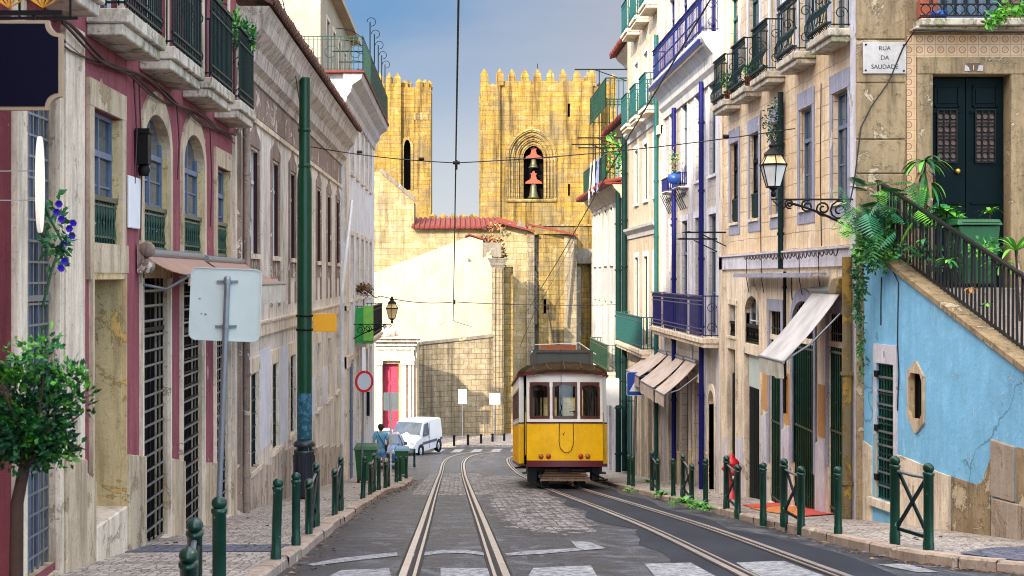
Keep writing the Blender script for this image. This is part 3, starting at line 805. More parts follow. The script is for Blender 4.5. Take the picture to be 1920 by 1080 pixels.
def bars(mb, w, a0, a1, z0, z1, d, na, nz, r=.011, mi=0):
    """flat grid of iron bars in the plane of a wall"""
    for k in range(na + 1):
        a = a0 + (a1 - a0) * k / na; wbox(mb, w, a - r, a + r, z0, z1, d - r, d + r, mi)
    for k in range(nz + 1):
        z = z0 + (z1 - z0) * k / nz; wbox(mb, w, a0, a1, z - r, z + r, d - r * 1.8, d - r * 1.02, mi)
def scroll(w, c, r, turns=1.4, start=0, n=14, sg=1):
    o = []
    for k in range(n + 1):
        t = k / n; a = start + sg * t * turns * 2 * math.pi; q = r * (1 - .75 * t)
        o.append((c[0] + q * math.cos(a), c[1] + q * math.sin(a)))
    return o
def balcony(house, w, a0, a1, zf, th, out, rh, slabmat, ironmat, sp=.11, belly=False, name='balcony', solid=None, chamfer=True, rails=(.12, .88), r=.010, scrolls=True, panels=0):
    """cantilevered slab with an iron railing; belly=True swells the foot of the bars"""
    mb = MB()
    wbox(mb, w, a0, a1, zf - th * .55, zf, -out, 0)
    wbox(mb, w, a0 + .03, a1 - .03, zf - th, zf - th * .55, -out + .05, 0)
    o = mb.build(name, M[slabmat], house, bevel=.012)
    g = MB(); zt = zf + rh; ia, ib, io = a0 + .04, a1 - .04, out - .04
    n = max(3, int((ib - ia) / sp))
    def post(a, d):
        if belly:
            p = [w.P(a, zf + .03, d - .0), w.P(a, zf + .12, d - .07), w.P(a, zf + .24, d - .08), w.P(a, zf + .36, d - .02), w.P(a, zf + .44, d), w.P(a, zt, d)]
            for q, s in zip(p, p[1:]): g.bar(q, s, r * 2)
        else:
            wbox(g, w, a - r, a + r, zf + .03, zt, d - r, d + r)
    for k in range(n + 1):
        q = k / n * panels % 1 if panels else .5
        if .09 < q < .91: post(ia + (ib - ia) * k / n, -io)
    for k in range(panels + 1 if panels else 0): wbox(g, w, ia + (ib - ia) * k / panels - r * 2, ia + (ib - ia) * k / panels + r * 2, zf, zt, -io - r, -io + r)
    for e in (ia, ib):
        m_ = max(2, int(io / sp))
        for k in range(m_): wbox(g, w, e - r, e + r, zf + .03, zt, -io + io * (k + .5) / m_ - r, -io + io * (k + .5) / m_ + r)
        wbox(g, w, e - r, e + r, zt, zt + .025, -io - .02, 0); wbox(g, w, e - r, e + r, zf + .05, zf + .07, -io, 0)
        if scrolls:
            for zc in (zf + rh * .25, zf + rh * .72):
                pts = scroll(w, (0, 0), min(io * .32, .16), 1.3)
                g.tube([w.P(e, zc + q, -io * .5 + p) for p, q in pts], .008, 4)
    wbox(g, w, ia - .02, ib + .02, zt, zt + .03, -io - .03, -io + .02)
    for f in rails: wbox(g, w, ia, ib, zf + rh * f - .012, zf + rh * f + .012, -io - .016 - (.06 if belly and f < .35 else 0), -io + .016)
    if rh > .6:
        k = 0
        a = ia + .06
        while a < ib - .04:                # little rings under the hand rail
            pts = [(a + .035 * math.cos(t * math.pi / 3), zt - rh * .06 + .035 * math.sin(t * math.pi / 3)) for t in range(7)]
            for p, q in zip(pts, pts[1:]): g.bar(w.P(p[0], p[1], -io), w.P(q[0], q[1], -io), .009)
            a += sp
    rl = g.build('railing', M[ironmat], o)
    if solid:
        s_ = MB()
        k = solid[1]
        for j in range(k):
            b0 = ia + (ib - ia) * (j + .08) / k; b1 = ia + (ib - ia) * (j + .92) / k
            wbox(s_, w, b0, b1, zf + rh * .1, zf + rh * .93, -io + .012, -io + .020)
        s_.build('screen', M[solid[0]], rl)
    return o
def balustrade(parent, w, a0, a1, z0, z1, d, mat, n=9, name='balustrade'):
    """low cast-iron guard in a window opening"""
    mb = MB()
    wbox(mb, w, a0, a1, z1 - .05, z1, d - .03, d + .03); wbox(mb, w, a0, a1, z0, z0 + .04, d - .02, d + .02)
    wbox(mb, w, a0, a1, z0 + (z1 - z0) * .8, z0 + (z1 - z0) * .8 + .02, d - .014, d + .014)
    wbox(mb, w, a0, a1, z0 + (z1 - z0) * .18, z0 + (z1 - z0) * .18 + .02, d - .014, d + .014)
    for k in range(n):
        a = a0 + (a1 - a0) * (k + .5) / n
        mb.lathe([(.008, z0), (.022, z0 + (z1 - z0) * .25), (.010, z0 + (z1 - z0) * .5), (.024, z0 + (z1 - z0) * .68), (.008, z1 - .04)], 6, w.P(a, 0, d))
    return mb.build(name, mat, parent)
def cornice(parent, w, a0, a1, z0, prof, mat, name='cornice'):
    """profile (out, up) run along a wall"""
    pts = [(0, 0)] + list(prof) + [(0, prof[-1][1])]
    mb = MB(); lo = [w.P(a0, z0 + q, -p + (.03 if p == 0 else 0)) for p, q in pts]; hi = [w.P(a1, z0 + q, -p + (.03 if p == 0 else 0)) for p, q in pts]
    mb.hexa(lo, hi); return mb.build(name, mat, parent)
def pipe(parent, w, a, z0, z1, r, mat, d=-.08, name='downpipe', clips=True):
    mb = MB(); mb.tube([w.P(a, z0, d), w.P(a, z1, d)], r, 10)
    if clips:
        z = z0 + .6
        while z < z1 - .2: mb.tube([w.P(a, z, d), w.P(a, z + .05, d)], r * 1.35, 10); z += 1.6
    return mb.build(name, mat, parent)
def sag(p, q, drop, n=12):
    p, q = Vector(p), Vector(q)
    return [p.lerp(q, k / n) - Vector((0, 0, drop * 4 * (k / n) * (1 - k / n))) for k in range(n + 1)]
def leafcloud(mb, c, rad, n, size, mis, clumps=9, cr=.45, droop=0, seed=1, longer=1.6, up=.3):
    """n small folded leaves gathered in clumps inside an ellipsoid"""
    r_ = random.Random(seed); c = Vector(c); cc = []
    while len(cc) < clumps:
        p = Vector((r_.uniform(-1, 1), r_.uniform(-1, 1), r_.uniform(-1, 1)))
        if p.length < 1: cc.append(p * .78)
    for _ in range(n):
        k = r_.randrange(len(cc)); q = cc[k] + Vector((r_.gauss(0, cr * .5), r_.gauss(0, cr * .5), r_.gauss(0, cr * .5)))
        if q.length > 1.12: q *= 1.08 / q.length
        p = c + Vector((q.x * rad[0], q.y * rad[1], q.z * rad[2]))
        d = (q.normalized() * .7 + Vector((r_.gauss(0, .6), r_.gauss(0, .6), r_.gauss(up, .5) - droop))).normalized()
        s = d.cross(Vector((r_.gauss(0, 1), r_.gauss(0, 1), r_.gauss(0, 1)))).normalized()
        L = size * r_.uniform(.7, 1.3) * longer; W = size * r_.uniform(.3, .5)
        nn = d.cross(s); m = p + d * L * .5; t = p + d * L - nn * L * .12
        mi = r_.choice(mis) if r_.random() < .35 else mis[k % len(mis)]
        mb.face([p, m + s * W + nn * W * .3, t, m], mi); mb.face([p, m, t, m - s * W + nn * W * .3], mi)
def strapleaves(mb, c, n, L, W, mis, seed=1, spread=.9, arch=.9, up=.5):
    """long arching leaves from one crown"""
    r_ = random.Random(seed); c = Vector(c)
    for k in range(n):
        a = k * 2.399 + r_.uniform(-.3, .3); e = r_.uniform(up - .5, up + .6)
        d = Vector((math.cos(a) * spread, math.sin(a) * spread, e)).normalized(); l = L * r_.uniform(.7, 1.15)
        sd_ = d.cross(Vector((0, 0, 1))).normalized(); p = c.copy(); prev = None; mi = r_.choice(mis)
        for j in range(7):
            t = j / 6; wv = W * math.sin(math.pi * min(1, .12 + t * .88)) ** .7 + .002
            q = p + sd_ * wv; q2 = p - sd_ * wv
            if prev: mb.face([prev[0], q, q2, prev[1]], mi, True)
            prev = (q, q2); d = (d + Vector((0, 0, -arch * .28))).normalized(); p = p + d * l / 6
def bigleaf(mb, p, d, size, mi, n=9):
    """split philodendron leaf: fingers from a midrib"""
    p, d = Vector(p), Vector(d).normalized(); s = d.cross(Vector((0, 0, 1)))
    if s.length < .1: s = Vector((1, 0, 0))
    s.normalize(); nn = s.cross(d)
    for k in range(n):
        t = (k + .5) / n; q = p + d * size * t - nn * size * .25 * t * t
        ln = size * .55 * math.sin(math.pi * (.18 + .75 * t))
        for g in (-1, 1):
            e = q + s * g * ln + d * size * .16 - nn * ln * .35
            mb.face([q - d * size * .052, e, q + d * size * .052], mi)
def text_obj(name, body, size, loc, mat, parent=None, align='CENTER', rot=(90, 0, 0), ext=.002):
    cu = bpy.data.curves.new(name, 'FONT'); cu.body = body; cu.size = size; cu.align_x = align; cu.align_y = 'CENTER'; cu.extrude = ext
    t = bpy.data.objects.new('tmp', cu); COL.objects.link(t)
    me = bpy.data.meshes.new_from_object(t.evaluated_get(bpy.context.evaluated_depsgraph_get()))
    bpy.data.objects.remove(t); me.name = name; me.materials.clear(); me.materials.append(mat)
    me.transform(Matrix.Translation(Vector(loc) - (ORG[parent.name] if parent else Vector())) @ Matrix.Rotation(R(rot[2]), 4, 'Z') @ Matrix.Rotation(R(rot[0]), 4, 'X'))
    o = bpy.data.objects.new(name, me); COL.objects.link(o)
    if parent: o.parent = parent; ORG[o.name] = ORG[parent.name]
    return o
def tiles_edge(mb, w, a0, a1, z, d_out, d_in, rise, sp=.2, r=.07, mi=0):
    """half-round roof tiles running up from an eave"""
    a = a0
    while a < a1:
        mb.tube([w.P(a, z, -d_out - rnd.uniform(0, .03)), w.P(a, z + rise, d_in)], r, 6, mi)
        a += sp
# ================================================================ LEFT SIDE
WL = Wall('L', -3.5)
def yl(u): return F * -3.5 / (u - U0)
# ---------------------------------------------------------------- pink house
pk = root('pink_house', 'dusty pink house with stone window frames, barred shop gates and iron balconies', 'house', (-3.5, 16, gz(16)))
Y0, Y1 = 3.0, 22.25
base = gz(Y1) - .6
W1 = (13.5, 14.62, .28, 1.62); W2 = (15.64, 17.06, .29, 1.86); W3 = (17.92, 19.36, .29, 1.86); W4 = (20.4, 21.5, .29, 1.60)
DEEP = .34
ops = [(*W1, .14), (*W2, .14), (*W3, .14), (*W4, .14),
       (13.5, 14.74, gz(13.5) + .42, .04, DEEP, 2), (15.62, 17.02, gz(15.6) - .1, .02, .16, 2), (17.85, 19.3, gz(18) - .2, .0, .16, 2), (20.3, 21.5, gz(20.3) - .2, 0, .16, 2),
       (11.4, 12.3, gz(11.4) + .1, 1.55, .16, 2)]
balc_z = 2.52
for (a, b) in ((11.0, 12.3), (13.45, 14.9), (15.6, 17.2), (17.95, 19.5), (20.25, 21.6)):
    ops.append(((a + b) / 2 - .5, (a + b) / 2 + .5, balc_z + .02, balc_z + 2.3, .16))
mb = MB(); wwall(mb, WL, Y0, Y1, base, 6.6, ops)
wbox(mb, WL, Y0, Y1, 6.6, 6.75, 0, 7); wbox(mb, WL, Y1 - .012, Y1, base, 6.6, .001, 7); wbox(mb, WL, Y0, Y0 + .012, base, 6.6, .001, 7)
mb.build('wall', [M['pink'], M['darkdoor'], M['limestone']], pk)
cornice(pk, WL, Y0, Y1, 6.2, [(.1, 0), (.15, .15), (.35, .3), (.4, .45)], M['palestone'])
# stone pilaster strips, frames running down to the plinth
mb = MB()
for a, b, z0, z1 in ((12.46, 13.1, gz(13) - .3, 2.25), (11.1, 11.33, gz(11) - .3, 2.2), (12.34, 12.4, gz(12) - .3, 1.7), (21.86, 22.06, gz(22) - .3, 2.2)):
    wbox(mb, WL, a, b, z0, z1, -.05, .02)
mb.each('pilaster', M['palestone'], pk)
mb = MB()
wbox(mb, WL, 10.2, 11.0, gz(10) - .3, 2.2, -.03, .02)
mb.build('red_panel', M['mauve'], pk)
mb = MB()
for (x0, x1, zt) in ((13.12, 13.42, -1.86), (14.78, 15.58, -1.9), (17.1, 17.8, -2.24), (19.36, 20.24, -2.58), (21.56, 21.84, -2.78), (12.42, 13.1, -1.62)):
    zt2 = zt - .10
    for a0_, a1_, t0, t1 in ((x0, x1, zt + .06, zt2 + .04),):
        lo = [(a0_, gz(a0_) - .4), (a1_, gz(a1_) - .5), (a1_, t1), (a0_, t0)]
        wpoly(mb, WL, lo, -.075, .02)
mb.each('plinth', M['limestone'], pk, bevel=.01)
for (a0, a1, z0, z1), arch in ((W1, 0), (W2, 1), (W3, 1), (W4, 0)):
    o = None
    if arch:
        o = window(pk, WL, a0, a1, z0, z1, .13, 'bluewood', 'glassblue', 1, .70, 3)
        arch_surround(o, WL, a0, a1, z0 - .35, z1 - .42, z1, .13, .035, M['limestone'], .14, oh=.27)
        mb = MB()
        wbox(mb, WL, a1 - .002, a1 - .014, z0, z1 - .42, 0.0, .075); wbox(mb, WL, a0 - .1, a1 + .1, z0 - .30, z0 - .01, -.04, .02)
        mb.build('jamb', M['ochre'], o)
    else:
        o = window(pk, WL, a0, a1, z0, z1, .13, 'bluewood', 'glassblue', 1, .70, 2)
        surround(o, WL, a0, a1, z0 - .30, z1, .17, .035, M['limestone'], .1, 0, .26)
        mb = MB(); wbox(mb, WL, a1 - .002, a1 - .014, z0, z1 - .01, 0.0, .075); wbox(mb, WL, a0, a1, z0 - .30, z0 - .01, -.035, .02)
        mb.build('jamb', M['ochre'], o)
    balustrade(o, WL, a0 + .02, a1 - .02, z0 + .02, z0 + .52, .035, M['irongreen'], 10)
# doorway with step and deep yellow jamb
zd = gz(13.5) + .42
d = MB(); wbox(d, WL, 13.5, 14.74, zd, .04, DEEP - .03, DEEP - .01)
for zz in (-.6, -1.3, -2.0): wbox(d, WL, 13.6, 14.6, zz, zz + .5, DEEP - .05, DEEP - .031)
dr = d.build('door', M['darkwood'], pk)
mb = MB(); wbox(mb, WL, 14.735, 14.72, zd, .03, .0, DEEP - .06); wbox(mb, WL, 14.74, 14.78, zd - .4, .03, -.045, .0)
mb.build('jamb', M['ochre'], dr)
mb = MB(); wbox(mb, WL, 13.42, 13.49, gz(13.4) - .2, .04, -.04, .02); wbox(mb, WL, 13.42, 14.85, .045, .33, -.045, .02); mb.build('surround', M['limestone'], dr)
mb = MB(); wbox(mb, WL, 13.5, 14.74, gz(14.7) - .3, zd + .012, -.06, DEEP - .02); mb.build('doorstep', M['palestone'], dr, bevel=.015)
# barred gates
for a0, a1, zt, ts in ((15.62, 17.02, .02, -.62), (17.85, 19.3, 0, -.7), (20.3, 21.5, 0, -.8), (11.4, 12.3, 1.55, -.2)):
    zb = gz(a1) + .16
    g = MB(); bars(g, WL, a0 + .02, a1 - .02, zb, zt - .02, .06, 6, int((zt - zb) / .17), .010)
    wbox(g, WL, a0 + .02, a1 - .02, ts, ts + .05, .03, .09)
    gt = g.build('gate', M['steel'] if a0 < 12 else M['ironblk'], pk)
    if a0 > 12:
        g = MB()
        for k in range(int((zt - zb) / .17) + 1): wbox(g, WL, a0 + .02, a1 - .02, zb + k * .17 - .012, zb + k * .17 + .012, .028, .04)
        g.build('crossbars', M['steel'], gt)
    else:
        g = MB()
        for k in range(4): wbox(g, WL, a0 + .06 + k * .21, a0 + .17 + k * .21, zb, zt - .02, .10, .14)
        g.build('slats', M['bluewood'], gt)
    g = MB(); wbox(g, WL, a0, a1, gz(a1) - .25, zb - .03, -.05, .14); g.build('threshold', M['palestone'], gt)
    for aa in (a0 - .09, a1 + .01):
        g = MB(); wbox(g, WL, aa, aa + .08, zb - .2, zt + .02, -.04, .02); g.build('jamb', M['palestone'], gt)
# dim shop things behind the first gate
g = MB(); wbox(g, WL, 15.8, 15.95, -1.0, -.15, .12, .15); wbox(g, WL, 16.15, 16.3, -1.0, -.15, .12, .15); g.build('shop_fitting', M['ochre'], pk)
# balconies of the upper floor
for (a, b) in ((11.0, 12.45), (13.3, 15.0), (15.5, 17.3), (17.9, 19.6), (20.2, 21.65)):
    balcony(pk, WL, a, b, balc_z, .25, .40, 1.02, 'slabstone', 'iron', .10, rails=(.06, .16, .82), r=.0075)
    c = (a + b) / 2
    window(pk, WL, c - .5, c + .5, balc_z + .02, balc_z + 2.3, .15, 'whitewood', 'glassblue', 1, .75, 2, sur=(.13, 'palestone'), sill=0)
mb = MB(); wbox(mb, WL, 22.06, 22.2, gz(22) - .3, 2.3, -.11, .0); mb.build('corner_strip', M['brownframe'], pk)
mb = MB()
for k, (x, r) in enumerate(((-3.44, .018), (-3.41, .014), (-3.46, .014), (-3.43, .010))):
    pts = []
    y = 12.2
    while y < 22:
        pts.append((x, y, 2.19 - .03 * k - .05 * math.sin(y * 1.9 + k) - .06 * abs(math.sin(y * .75 + k * .4)))); y += .35
    mb.tube(pts, r, 5)
for y, z in ((15.1, 1.0), (17.4, 1.2), (19.7, .7), (15.35, .4)):
    mb.tube([(-3.46, y, 2.1), (-3.45, y + .1, (2.1 + z) / 2), (-3.46, y + .05, z)], .009, 5)
tag(mb.build('cable_bundle', M['cable'], org=(-3.45, 17, 2.1)), 'dark red bundle of cables looped along the pink house under its balconies', 'cables')
mb = MB(); wbox(mb, WL, 15.28, 15.44, 1.22, 1.55, -.15, -.015); wbox(mb, WL, 15.26, 15.46, 1.55, 1.6, -.17, -.015); mb.lathe([(.05, 0), (.07, .06), (.05, .12)], 10, (-3.42, 15.4, 1.1))
tag(mb.build('junction_box', M['ironblk'], org=(-3.45, 15.35, 1.2)), 'small black cable box beside the first arched window of the pink house', 'electric box')
mb = MB(); wbox(mb, WL, 14.9, 15.45, .52, 1.07, -.04, -.012); pl = mb.build('wall_plaque', M['white'], org=(-3.46, 15.2, .8), bevel=.008)
tag(pl, 'blank white rectangular plaque on the pink wall left of the arched windows', 'plaque')
# ---- awnings over the gates
def fold_awning(name, label, y0, y1, zw, zo, out, mat, mat2, val=.22, wallx=-3.5, side=1, arms=True, g=None, end=True):
    o = root(name, label, 'awning', (wallx, (y0 + y1) / 2, zw), g)
    xo = wallx + side * out; n = 6
    mb = MB()
    for k in range(n):                      # canvas with a slight sag between wall and front bar
        t0, t1 = k / n, (k + 1) / n
        s0, s1 = -.05 * math.sin(math.pi * t0), -.05 * math.sin(math.pi * t1)
        p = lambda t, s, y, dz: (wallx + side * (.02 + (out - .02) * t), y, zw + (zo - zw) * t + s + dz)
        mb.hexa([p(t0, s0, y0, 0), p(t0, s0, y1, 0), p(t0, s0, y1, .012), p(t0, s0, y0, .012)],
                [p(t1, s1, y0, 0), p(t1, s1, y1, 0), p(t1, s1, y1, .012), p(t1, s1, y0, .012)])
    mb.build('canopy', M[mat], o)
    mb = MB(); mb.tube([(xo, y0 - .02, zo), (xo, y1 + .02, zo)], .022, 8); mb.tube([(wallx + side * .06, y0 - .04, zw), (wallx + side * .06, y1 + .04, zw)], .05, 8)
    for y in (y0 + .05, y1 - .05):
        mb.tube([(wallx + side * .05, y, zw - .35), (wallx + side * out * .55, y, (zw - .35 + zo) / 2 - .1), (xo, y, zo)], .018, 6)
    mb.build('frame', M['steel'], o)
    mb = MB(); m_ = max(4, int((y1 - y0) / .12))
    for k in range(m_):
        a, b = y0 + (y1 - y0) * k / m_, y0 + (y1 - y0) * (k + 1) / m_
        wob = lambda y: .012 * math.sin(y * 21)
        zl = zo - val - .012 * math.sin(a * 9)
        mb.hexa([(xo, a, zo), (xo, b, zo), (xo + side * .006, b, zo), (xo + side * .006, a, zo)],
                [(xo + side * wob(a), a, zl), (xo + side * wob(b), b, zl), (xo + side * (.006 + wob(b)), b, zl), (xo + side * (.006 + wob(a)), a, zl)])
    mb.build('valance', M[mat2], o)
    return o
fold_awning('awning', 'brown folded awning nearest the arched windows of the pink house', 15.5, 18.9, .27, .02, .55, 'awningbrown', 'awningbrown', .10)
fold_awning('awning', 'brown awning with a cloudy plastic flap at the far end of the pink house', 19.3, 22.6, .25, -.1, .72, 'awningbrown', 'clearvalance', .28)
mb = MB()
for z in (.30, .12): mb.lathe([(.0, -.05), (.07, -.05), (.09, 0), (.07, .05), (0, .05)], 12, (-3.38, 15.38, z), M=Matrix.Rotation(R(90), 4, 'X'))
wbox(mb, WL, 15.34, 15.42, .05, .36, -.09, -.02)
tag(mb.build('awning_winch', M['brownframe'], org=(-3.4, 15.38, .2)), 'rusty awning winch with two round wheels on the pink wall', 'winch')

# ---------------------------------------------------------------- grey-beige house
gh = root('grey_house', 'stained grey house with brown pointed window frames and a dark tiled eave', 'house', (-3.5, 32, gz(32)))
Y0, Y1 = 22.27, 41.9; base = gz(Y1) - .6
cols = [24.15 + 2.755 * k for k in range(7)]
ops = []
for k, c in enumerate(cols):
    ops.append((c - .47, c + .47, .40, 2.16, .16))
    ops.append((c - .46, c + .46, -3.24, -1.62, .16))
mb = MB(); wwall(mb, WL, Y0, Y1, base, 2.72, ops); wwall(mb, WL, Y0, Y1, 2.72, 4.3, [])
wbox(mb, WL, Y1 - .012, Y1, base, 4.3, .001, 8); wbox(mb, WL, Y0, Y0 + .012, base, 4.3, .001, 8)
mb.build('wall', [M['graywall'], M['darkdoor']], gh)
mb = MB(); wbox(mb, WL, Y0, Y1, 2.62, 2.70, -.05, .02); wbox(mb, WL, Y0, Y1, -1.02, -.80, -.06, .02); wbox(mb, WL, Y0, Y1, -.80, -.76, -.09, .02)
mb.each('string_course', M['palestone'], gh)
mb = MB(); wbox(mb, WL, Y0, Y1, 2.75, 3.30, -.012, .02); mb.build('frieze', M['brownframe'], gh)
cornice(gh, WL, Y0, Y1, 3.30, [(.05, 0), (.08, .12), (.18, .2), (.22, .42), (.40, .62), (.44, .80), (.52, .95)], M['cornice'])
mb = MB()
wpoly(mb, Wall('F', 0), [(0, 0)], 0, 0) if False else None
zE = 4.27
mb.hexa([(-2.93, Y0, zE), (-2.93, Y1 + .1, zE), (-2.93, Y1 + .1, zE + .05), (-2.93, Y0, zE + .05)], [(-7.0, Y0, zE + 2.1), (-7.0, Y1 + .1, zE + 2.1), (-7.0, Y1 + .1, zE + 2.15), (-7.0, Y0, zE + 2.15)])
mb.hexa([(-7.0, Y0, zE + 2.1), (-7.0, Y1 + .1, zE + 2.1), (-7.0, Y1 + .1, zE + 2.15), (-7.0, Y0, zE + 2.15)], [(-11, Y0, zE), (-11, Y1 + .1, zE), (-11, Y1 + .1, zE + .05), (-11, Y0, zE + .05)])
tiles_edge(mb, WL, Y0 + .1, Y1 + .05, zE + .05, .60, 3.4, 2.05, .21, .075)
mb.build('roof', M['darktile'], gh)
for k, c in enumerate(cols):
    o = window(gh, WL, c - .47, c + .47, .40, 2.16, .13, 'whitewood' if k < 4 else 'brownwood', 'glassdark', 1, .70, 1)
    mb = MB()
    for a in (c - .62, c + .475): wbox(mb, WL, a, a + .145, -.55, 2.2, -.03, .02)
    wpoly(mb, WL, [(c - .62, 2.205), (c + .62, 2.205), (c + .62, 2.36), (c + .16, 2.50), (c, 2.60), (c - .16, 2.50), (c - .62, 2.36)], -.035, .02)
    wbox(mb, WL, c - .47, c + .47, .0, .30, -.02, .02); wbox(mb, WL, c - .62, c + .62, -.55, -.45, -.025, .02) if False else None
    mb.build('surround', M['brownframe'], o)
    mb = MB(); wbox(mb, WL, c - .50, c + .50, .31, .395, -.07, .1); mb.build('sill', M['palestone'], o)
    mb = MB(); wbox(mb, WL, c + .468, c + .45, .41, 2.15, .0, .065); mb.build('jamb', M['brownwood'], o)
    if k < 4:
        g = window(gh, WL, c - .46, c + .46, -3.24, -1.62, .15, 'tealdoor', 'glass', 1, .6, 1)
        b = MB(); bars(b, WL, c - .45, c + .45, -3.22, -1.66, .05, 6, 7, .012)
        for zz in (-3.1, -1.78): 
            for kk in range(5): b.tube([WL.P(c - .36 + kk * .18 + p, zz + q, .05) for p, q in scroll(WL, (0, 0), .07, 1.2, n=8)], .008, 4)
        b.build('grille', M['iron'], g)
    else:
        g = window(gh, WL, c - .46, c + .46, -3.24, -1.62, .13, 'brownwood', 'brownscreen' if False else 'glass', 1, .6, 3)
        b = MB(); wbox(b, WL, c - .42, c - .02, -3.18, -1.68, .06, .075); wbox(b, WL, c + .02, c + .42, -3.18, -1.68, .06, .075); b.build('shutter', M['brownwood'], g)
    surround(g, WL, c - .46, c + .46, -3.24, -1.62, .14, .03, M['palestone'], .1, .08, .26)
mb = MB()                                                       # plinth of raw render, stepping down
for k in range(10):
    a = Y0 + (Y1 - Y0) * k / 10; b = Y0 + (Y1 - Y0) * (k + 1) / 10
    t0, t1 = min(-3.32, gz(a) + 1.05), min(-3.33, gz(b) + 1.15)
    if k < 2: t0, t1 = gz(a) + .85, gz(b) + .8
    wpoly(mb, WL, [(a, gz(a) - .5), (b, gz(b) - .6), (b, t1), (a, t0)], -.045, .02)
mb.build('plinth', M['grayplinth'], gh)
mb = MB()
for a0, a1, z0, z1 in ((24.78, 26.28, -3.05, -1.28), (27.5, 29.0, -3.3, -1.36), (30.25, 31.6, -3.3, -1.9), (33.2, 34.5, -3.3, -2.4), (35.9, 37.2, -3.3, -2.3)):
    wbox(mb, WL, a0, a1, z0, z1, -.006, .02)
mb.each('paint_patch', M['whitepatch'], gh)
mb = MB(); wbox(mb, WL, 22.3, 23.3, gz(22) - .4, 2.6, -.04, .02); mb.build('corner_pilaster', M['brownframe'], gh)
pipe(gh, WL, 22.62, gz(22) , 2.6, .055, M['brownframe'], -.11)
mb = MB(); mb.tube([(-3.38, 40.0, -1.7), (-3.2, 38.6, -.4), (-3.1, 40.9, 2.2)], .045, 8)
tag(mb.build('leaning_strut', M['white'], org=(-3.3, 40, -1.7)), 'slanting pale wooden strut against the far end of the grey house', 'strut') 

# ---------------------------------------------------------------- white house with the roof terrace
wh = root('white_terrace_house', 'tall white house with railed roof terrace beyond the grey house', 'house', (-3.4, 49, gz(49)))
WW = Wall('L', -3.4); Y0, Y1 = 41.95, 56.6; base = gz(Y1) - .6
ops = []; cc = [44.8, 47.1, 49.4, 51.7, 54.0]
for c in cc:
    ops += [(c - .5, c + .5, 3.25, 5.0, .14), (c - .5, c + .5, -.7, 1.32, .14), (c - .5, c + .5, -5.0 if c < 46 else -5.4, -2.6, .14)]
mb = MB(); wwall(mb, WW, Y0, Y1, base, 5.45, ops); wbox(mb, WW, Y0, Y0 + .012, base, 6.0, .001, 9); wbox(mb, WW, Y1 - .012, Y1, base, 6.0, .001, 9)
mb.build('wall', [M['whitewall2'], M['darkdoor']], wh)
mb = MB(); wbox(mb, WW, Y0 + .015, Y0 + 1.0, base, 5.4, -.06, .02); wbox(mb, WW, Y0 + .015, Y0 + 1.1, -2.7, -2.35, -.11, .02); wbox(mb, WW, Y0 + .015, Y0 + 1.1, -1.0, -.85, -.1, .02)
mb.build('corner_pilaster', M['palestone'], wh)
cornice(wh, WW, Y0 - .2, Y1, 5.05, [(.06, 0), (.08, .25), (.2, .4), (.24, .6), (.5, .78), (.55, .95)], M['whitewall'])
mb = MB(); wbox(mb, WW, Y0 - .3, Y1, 6.005, 6.06, -.60, 9); mb.build('terrace_floor', M['terracotta'], wh)
for c in cc:
    for z0, z1 in ((3.25, 5.0), (-.7, 1.32)):
        window(wh, WW, c - .5, c + .5, z0, z1, .12, 'bluewood', 'glassdark', 1, .7, 2, sur=(.14, 'palestone'))
    window(wh, WW, c - .5, c + .5, -5.0 if c < 46 else -5.4, -2.6, .12, 'darkwood', 'glass', 1, .7, 1, sur=(.18, 'palestone'), sill=0, name='door' if c > 46 else 'window')
wbox_ = MB(); WA = Wall('L', -4.2); Z = 6.06
ops = [(c - .45, c + .45, Z + .05, Z + 2.1, .12) for c in (45.3, 47.5, 49.7, 51.9)]
mb = MB(); wwall(mb, WA, 42.9, 55.5, Z, Z + 3.0, ops); wbox(mb, WA, 42.9, 42.912, Z, Z + 3.0, .001, 9); wbox(mb, WA, 42.7, 55.7, Z + 3.0, Z + 3.2, -.35, 9)
mb.build('attic', [M['brightwall'], M['darkdoor']], wh)
for c in (45.3, 47.5, 49.7, 51.9): window(wh, WA, c - .45, c + .45, Z + .05, Z + 2.1, .1, 'bluewood', 'glassblue', 1, .75, 1, sur=(.12, 'palestone'), sill=0, name='attic_window')
g = MB()
def rail_run(g, pts, h, sp, r=.012, mid=True):
    for p, q in zip(pts, pts[1:]):
        p, q = Vector(p), Vector(q); n = max(1, int((q - p).length / sp))
        for k in range(n + 1):
            b = p.lerp(q, k / n); g.bar(b, b + Vector((0, 0, h)), r * 2)
        up = Vector((0, 0, h)); g.bar(p + up, q + up, r * 3); g.bar(p + up * .9, q + up * .9, r * 1.6); g.bar(p + up * .08, q + up * .08, r * 2)
rail_run(g, [(-7.5, 41.95, Z), (-2.86, 41.95, Z), (-2.86, 56.3, Z)], 1.05, .13, .009)
for k in range(6):
    u = -6.8 + k * .75; g.tube([(u + p, 41.93, Z + .55 + q) for p, q in scroll(None, (0, 0), .26, 1.2)], .01, 4)
g.build('terrace_railing', M['irongreen'], wh)
g = MB()
for k in range(5):
    y = 46 + k * 2.3; x = -2.9
    g.bar((x, y, Z), (x, y, Z + 2.2), .035); g.tube([(x + .04 - .14 * math.cos(t) , y, Z + 2.2 + .14 * math.sin(t)) for t in [j * math.pi * 1.5 / 9 for j in range(10)]][::-1], .013, 5)
    g.bar((x, y, Z + 1.25), (x - 1.2, y, Z + 1.25), .03); g.bar((x, y, Z + .5), (x, y + 1.1, Z + .5), .02)
    g.tube([(x - 1.1 + 1.0 * math.sin(t), y, Z + 1.3 + .7 * math.cos(t)) for t in [j * math.pi / 2 / 6 for j in range(7)]], .012, 4)
g.each('pergola', M['ironblk'], wh)
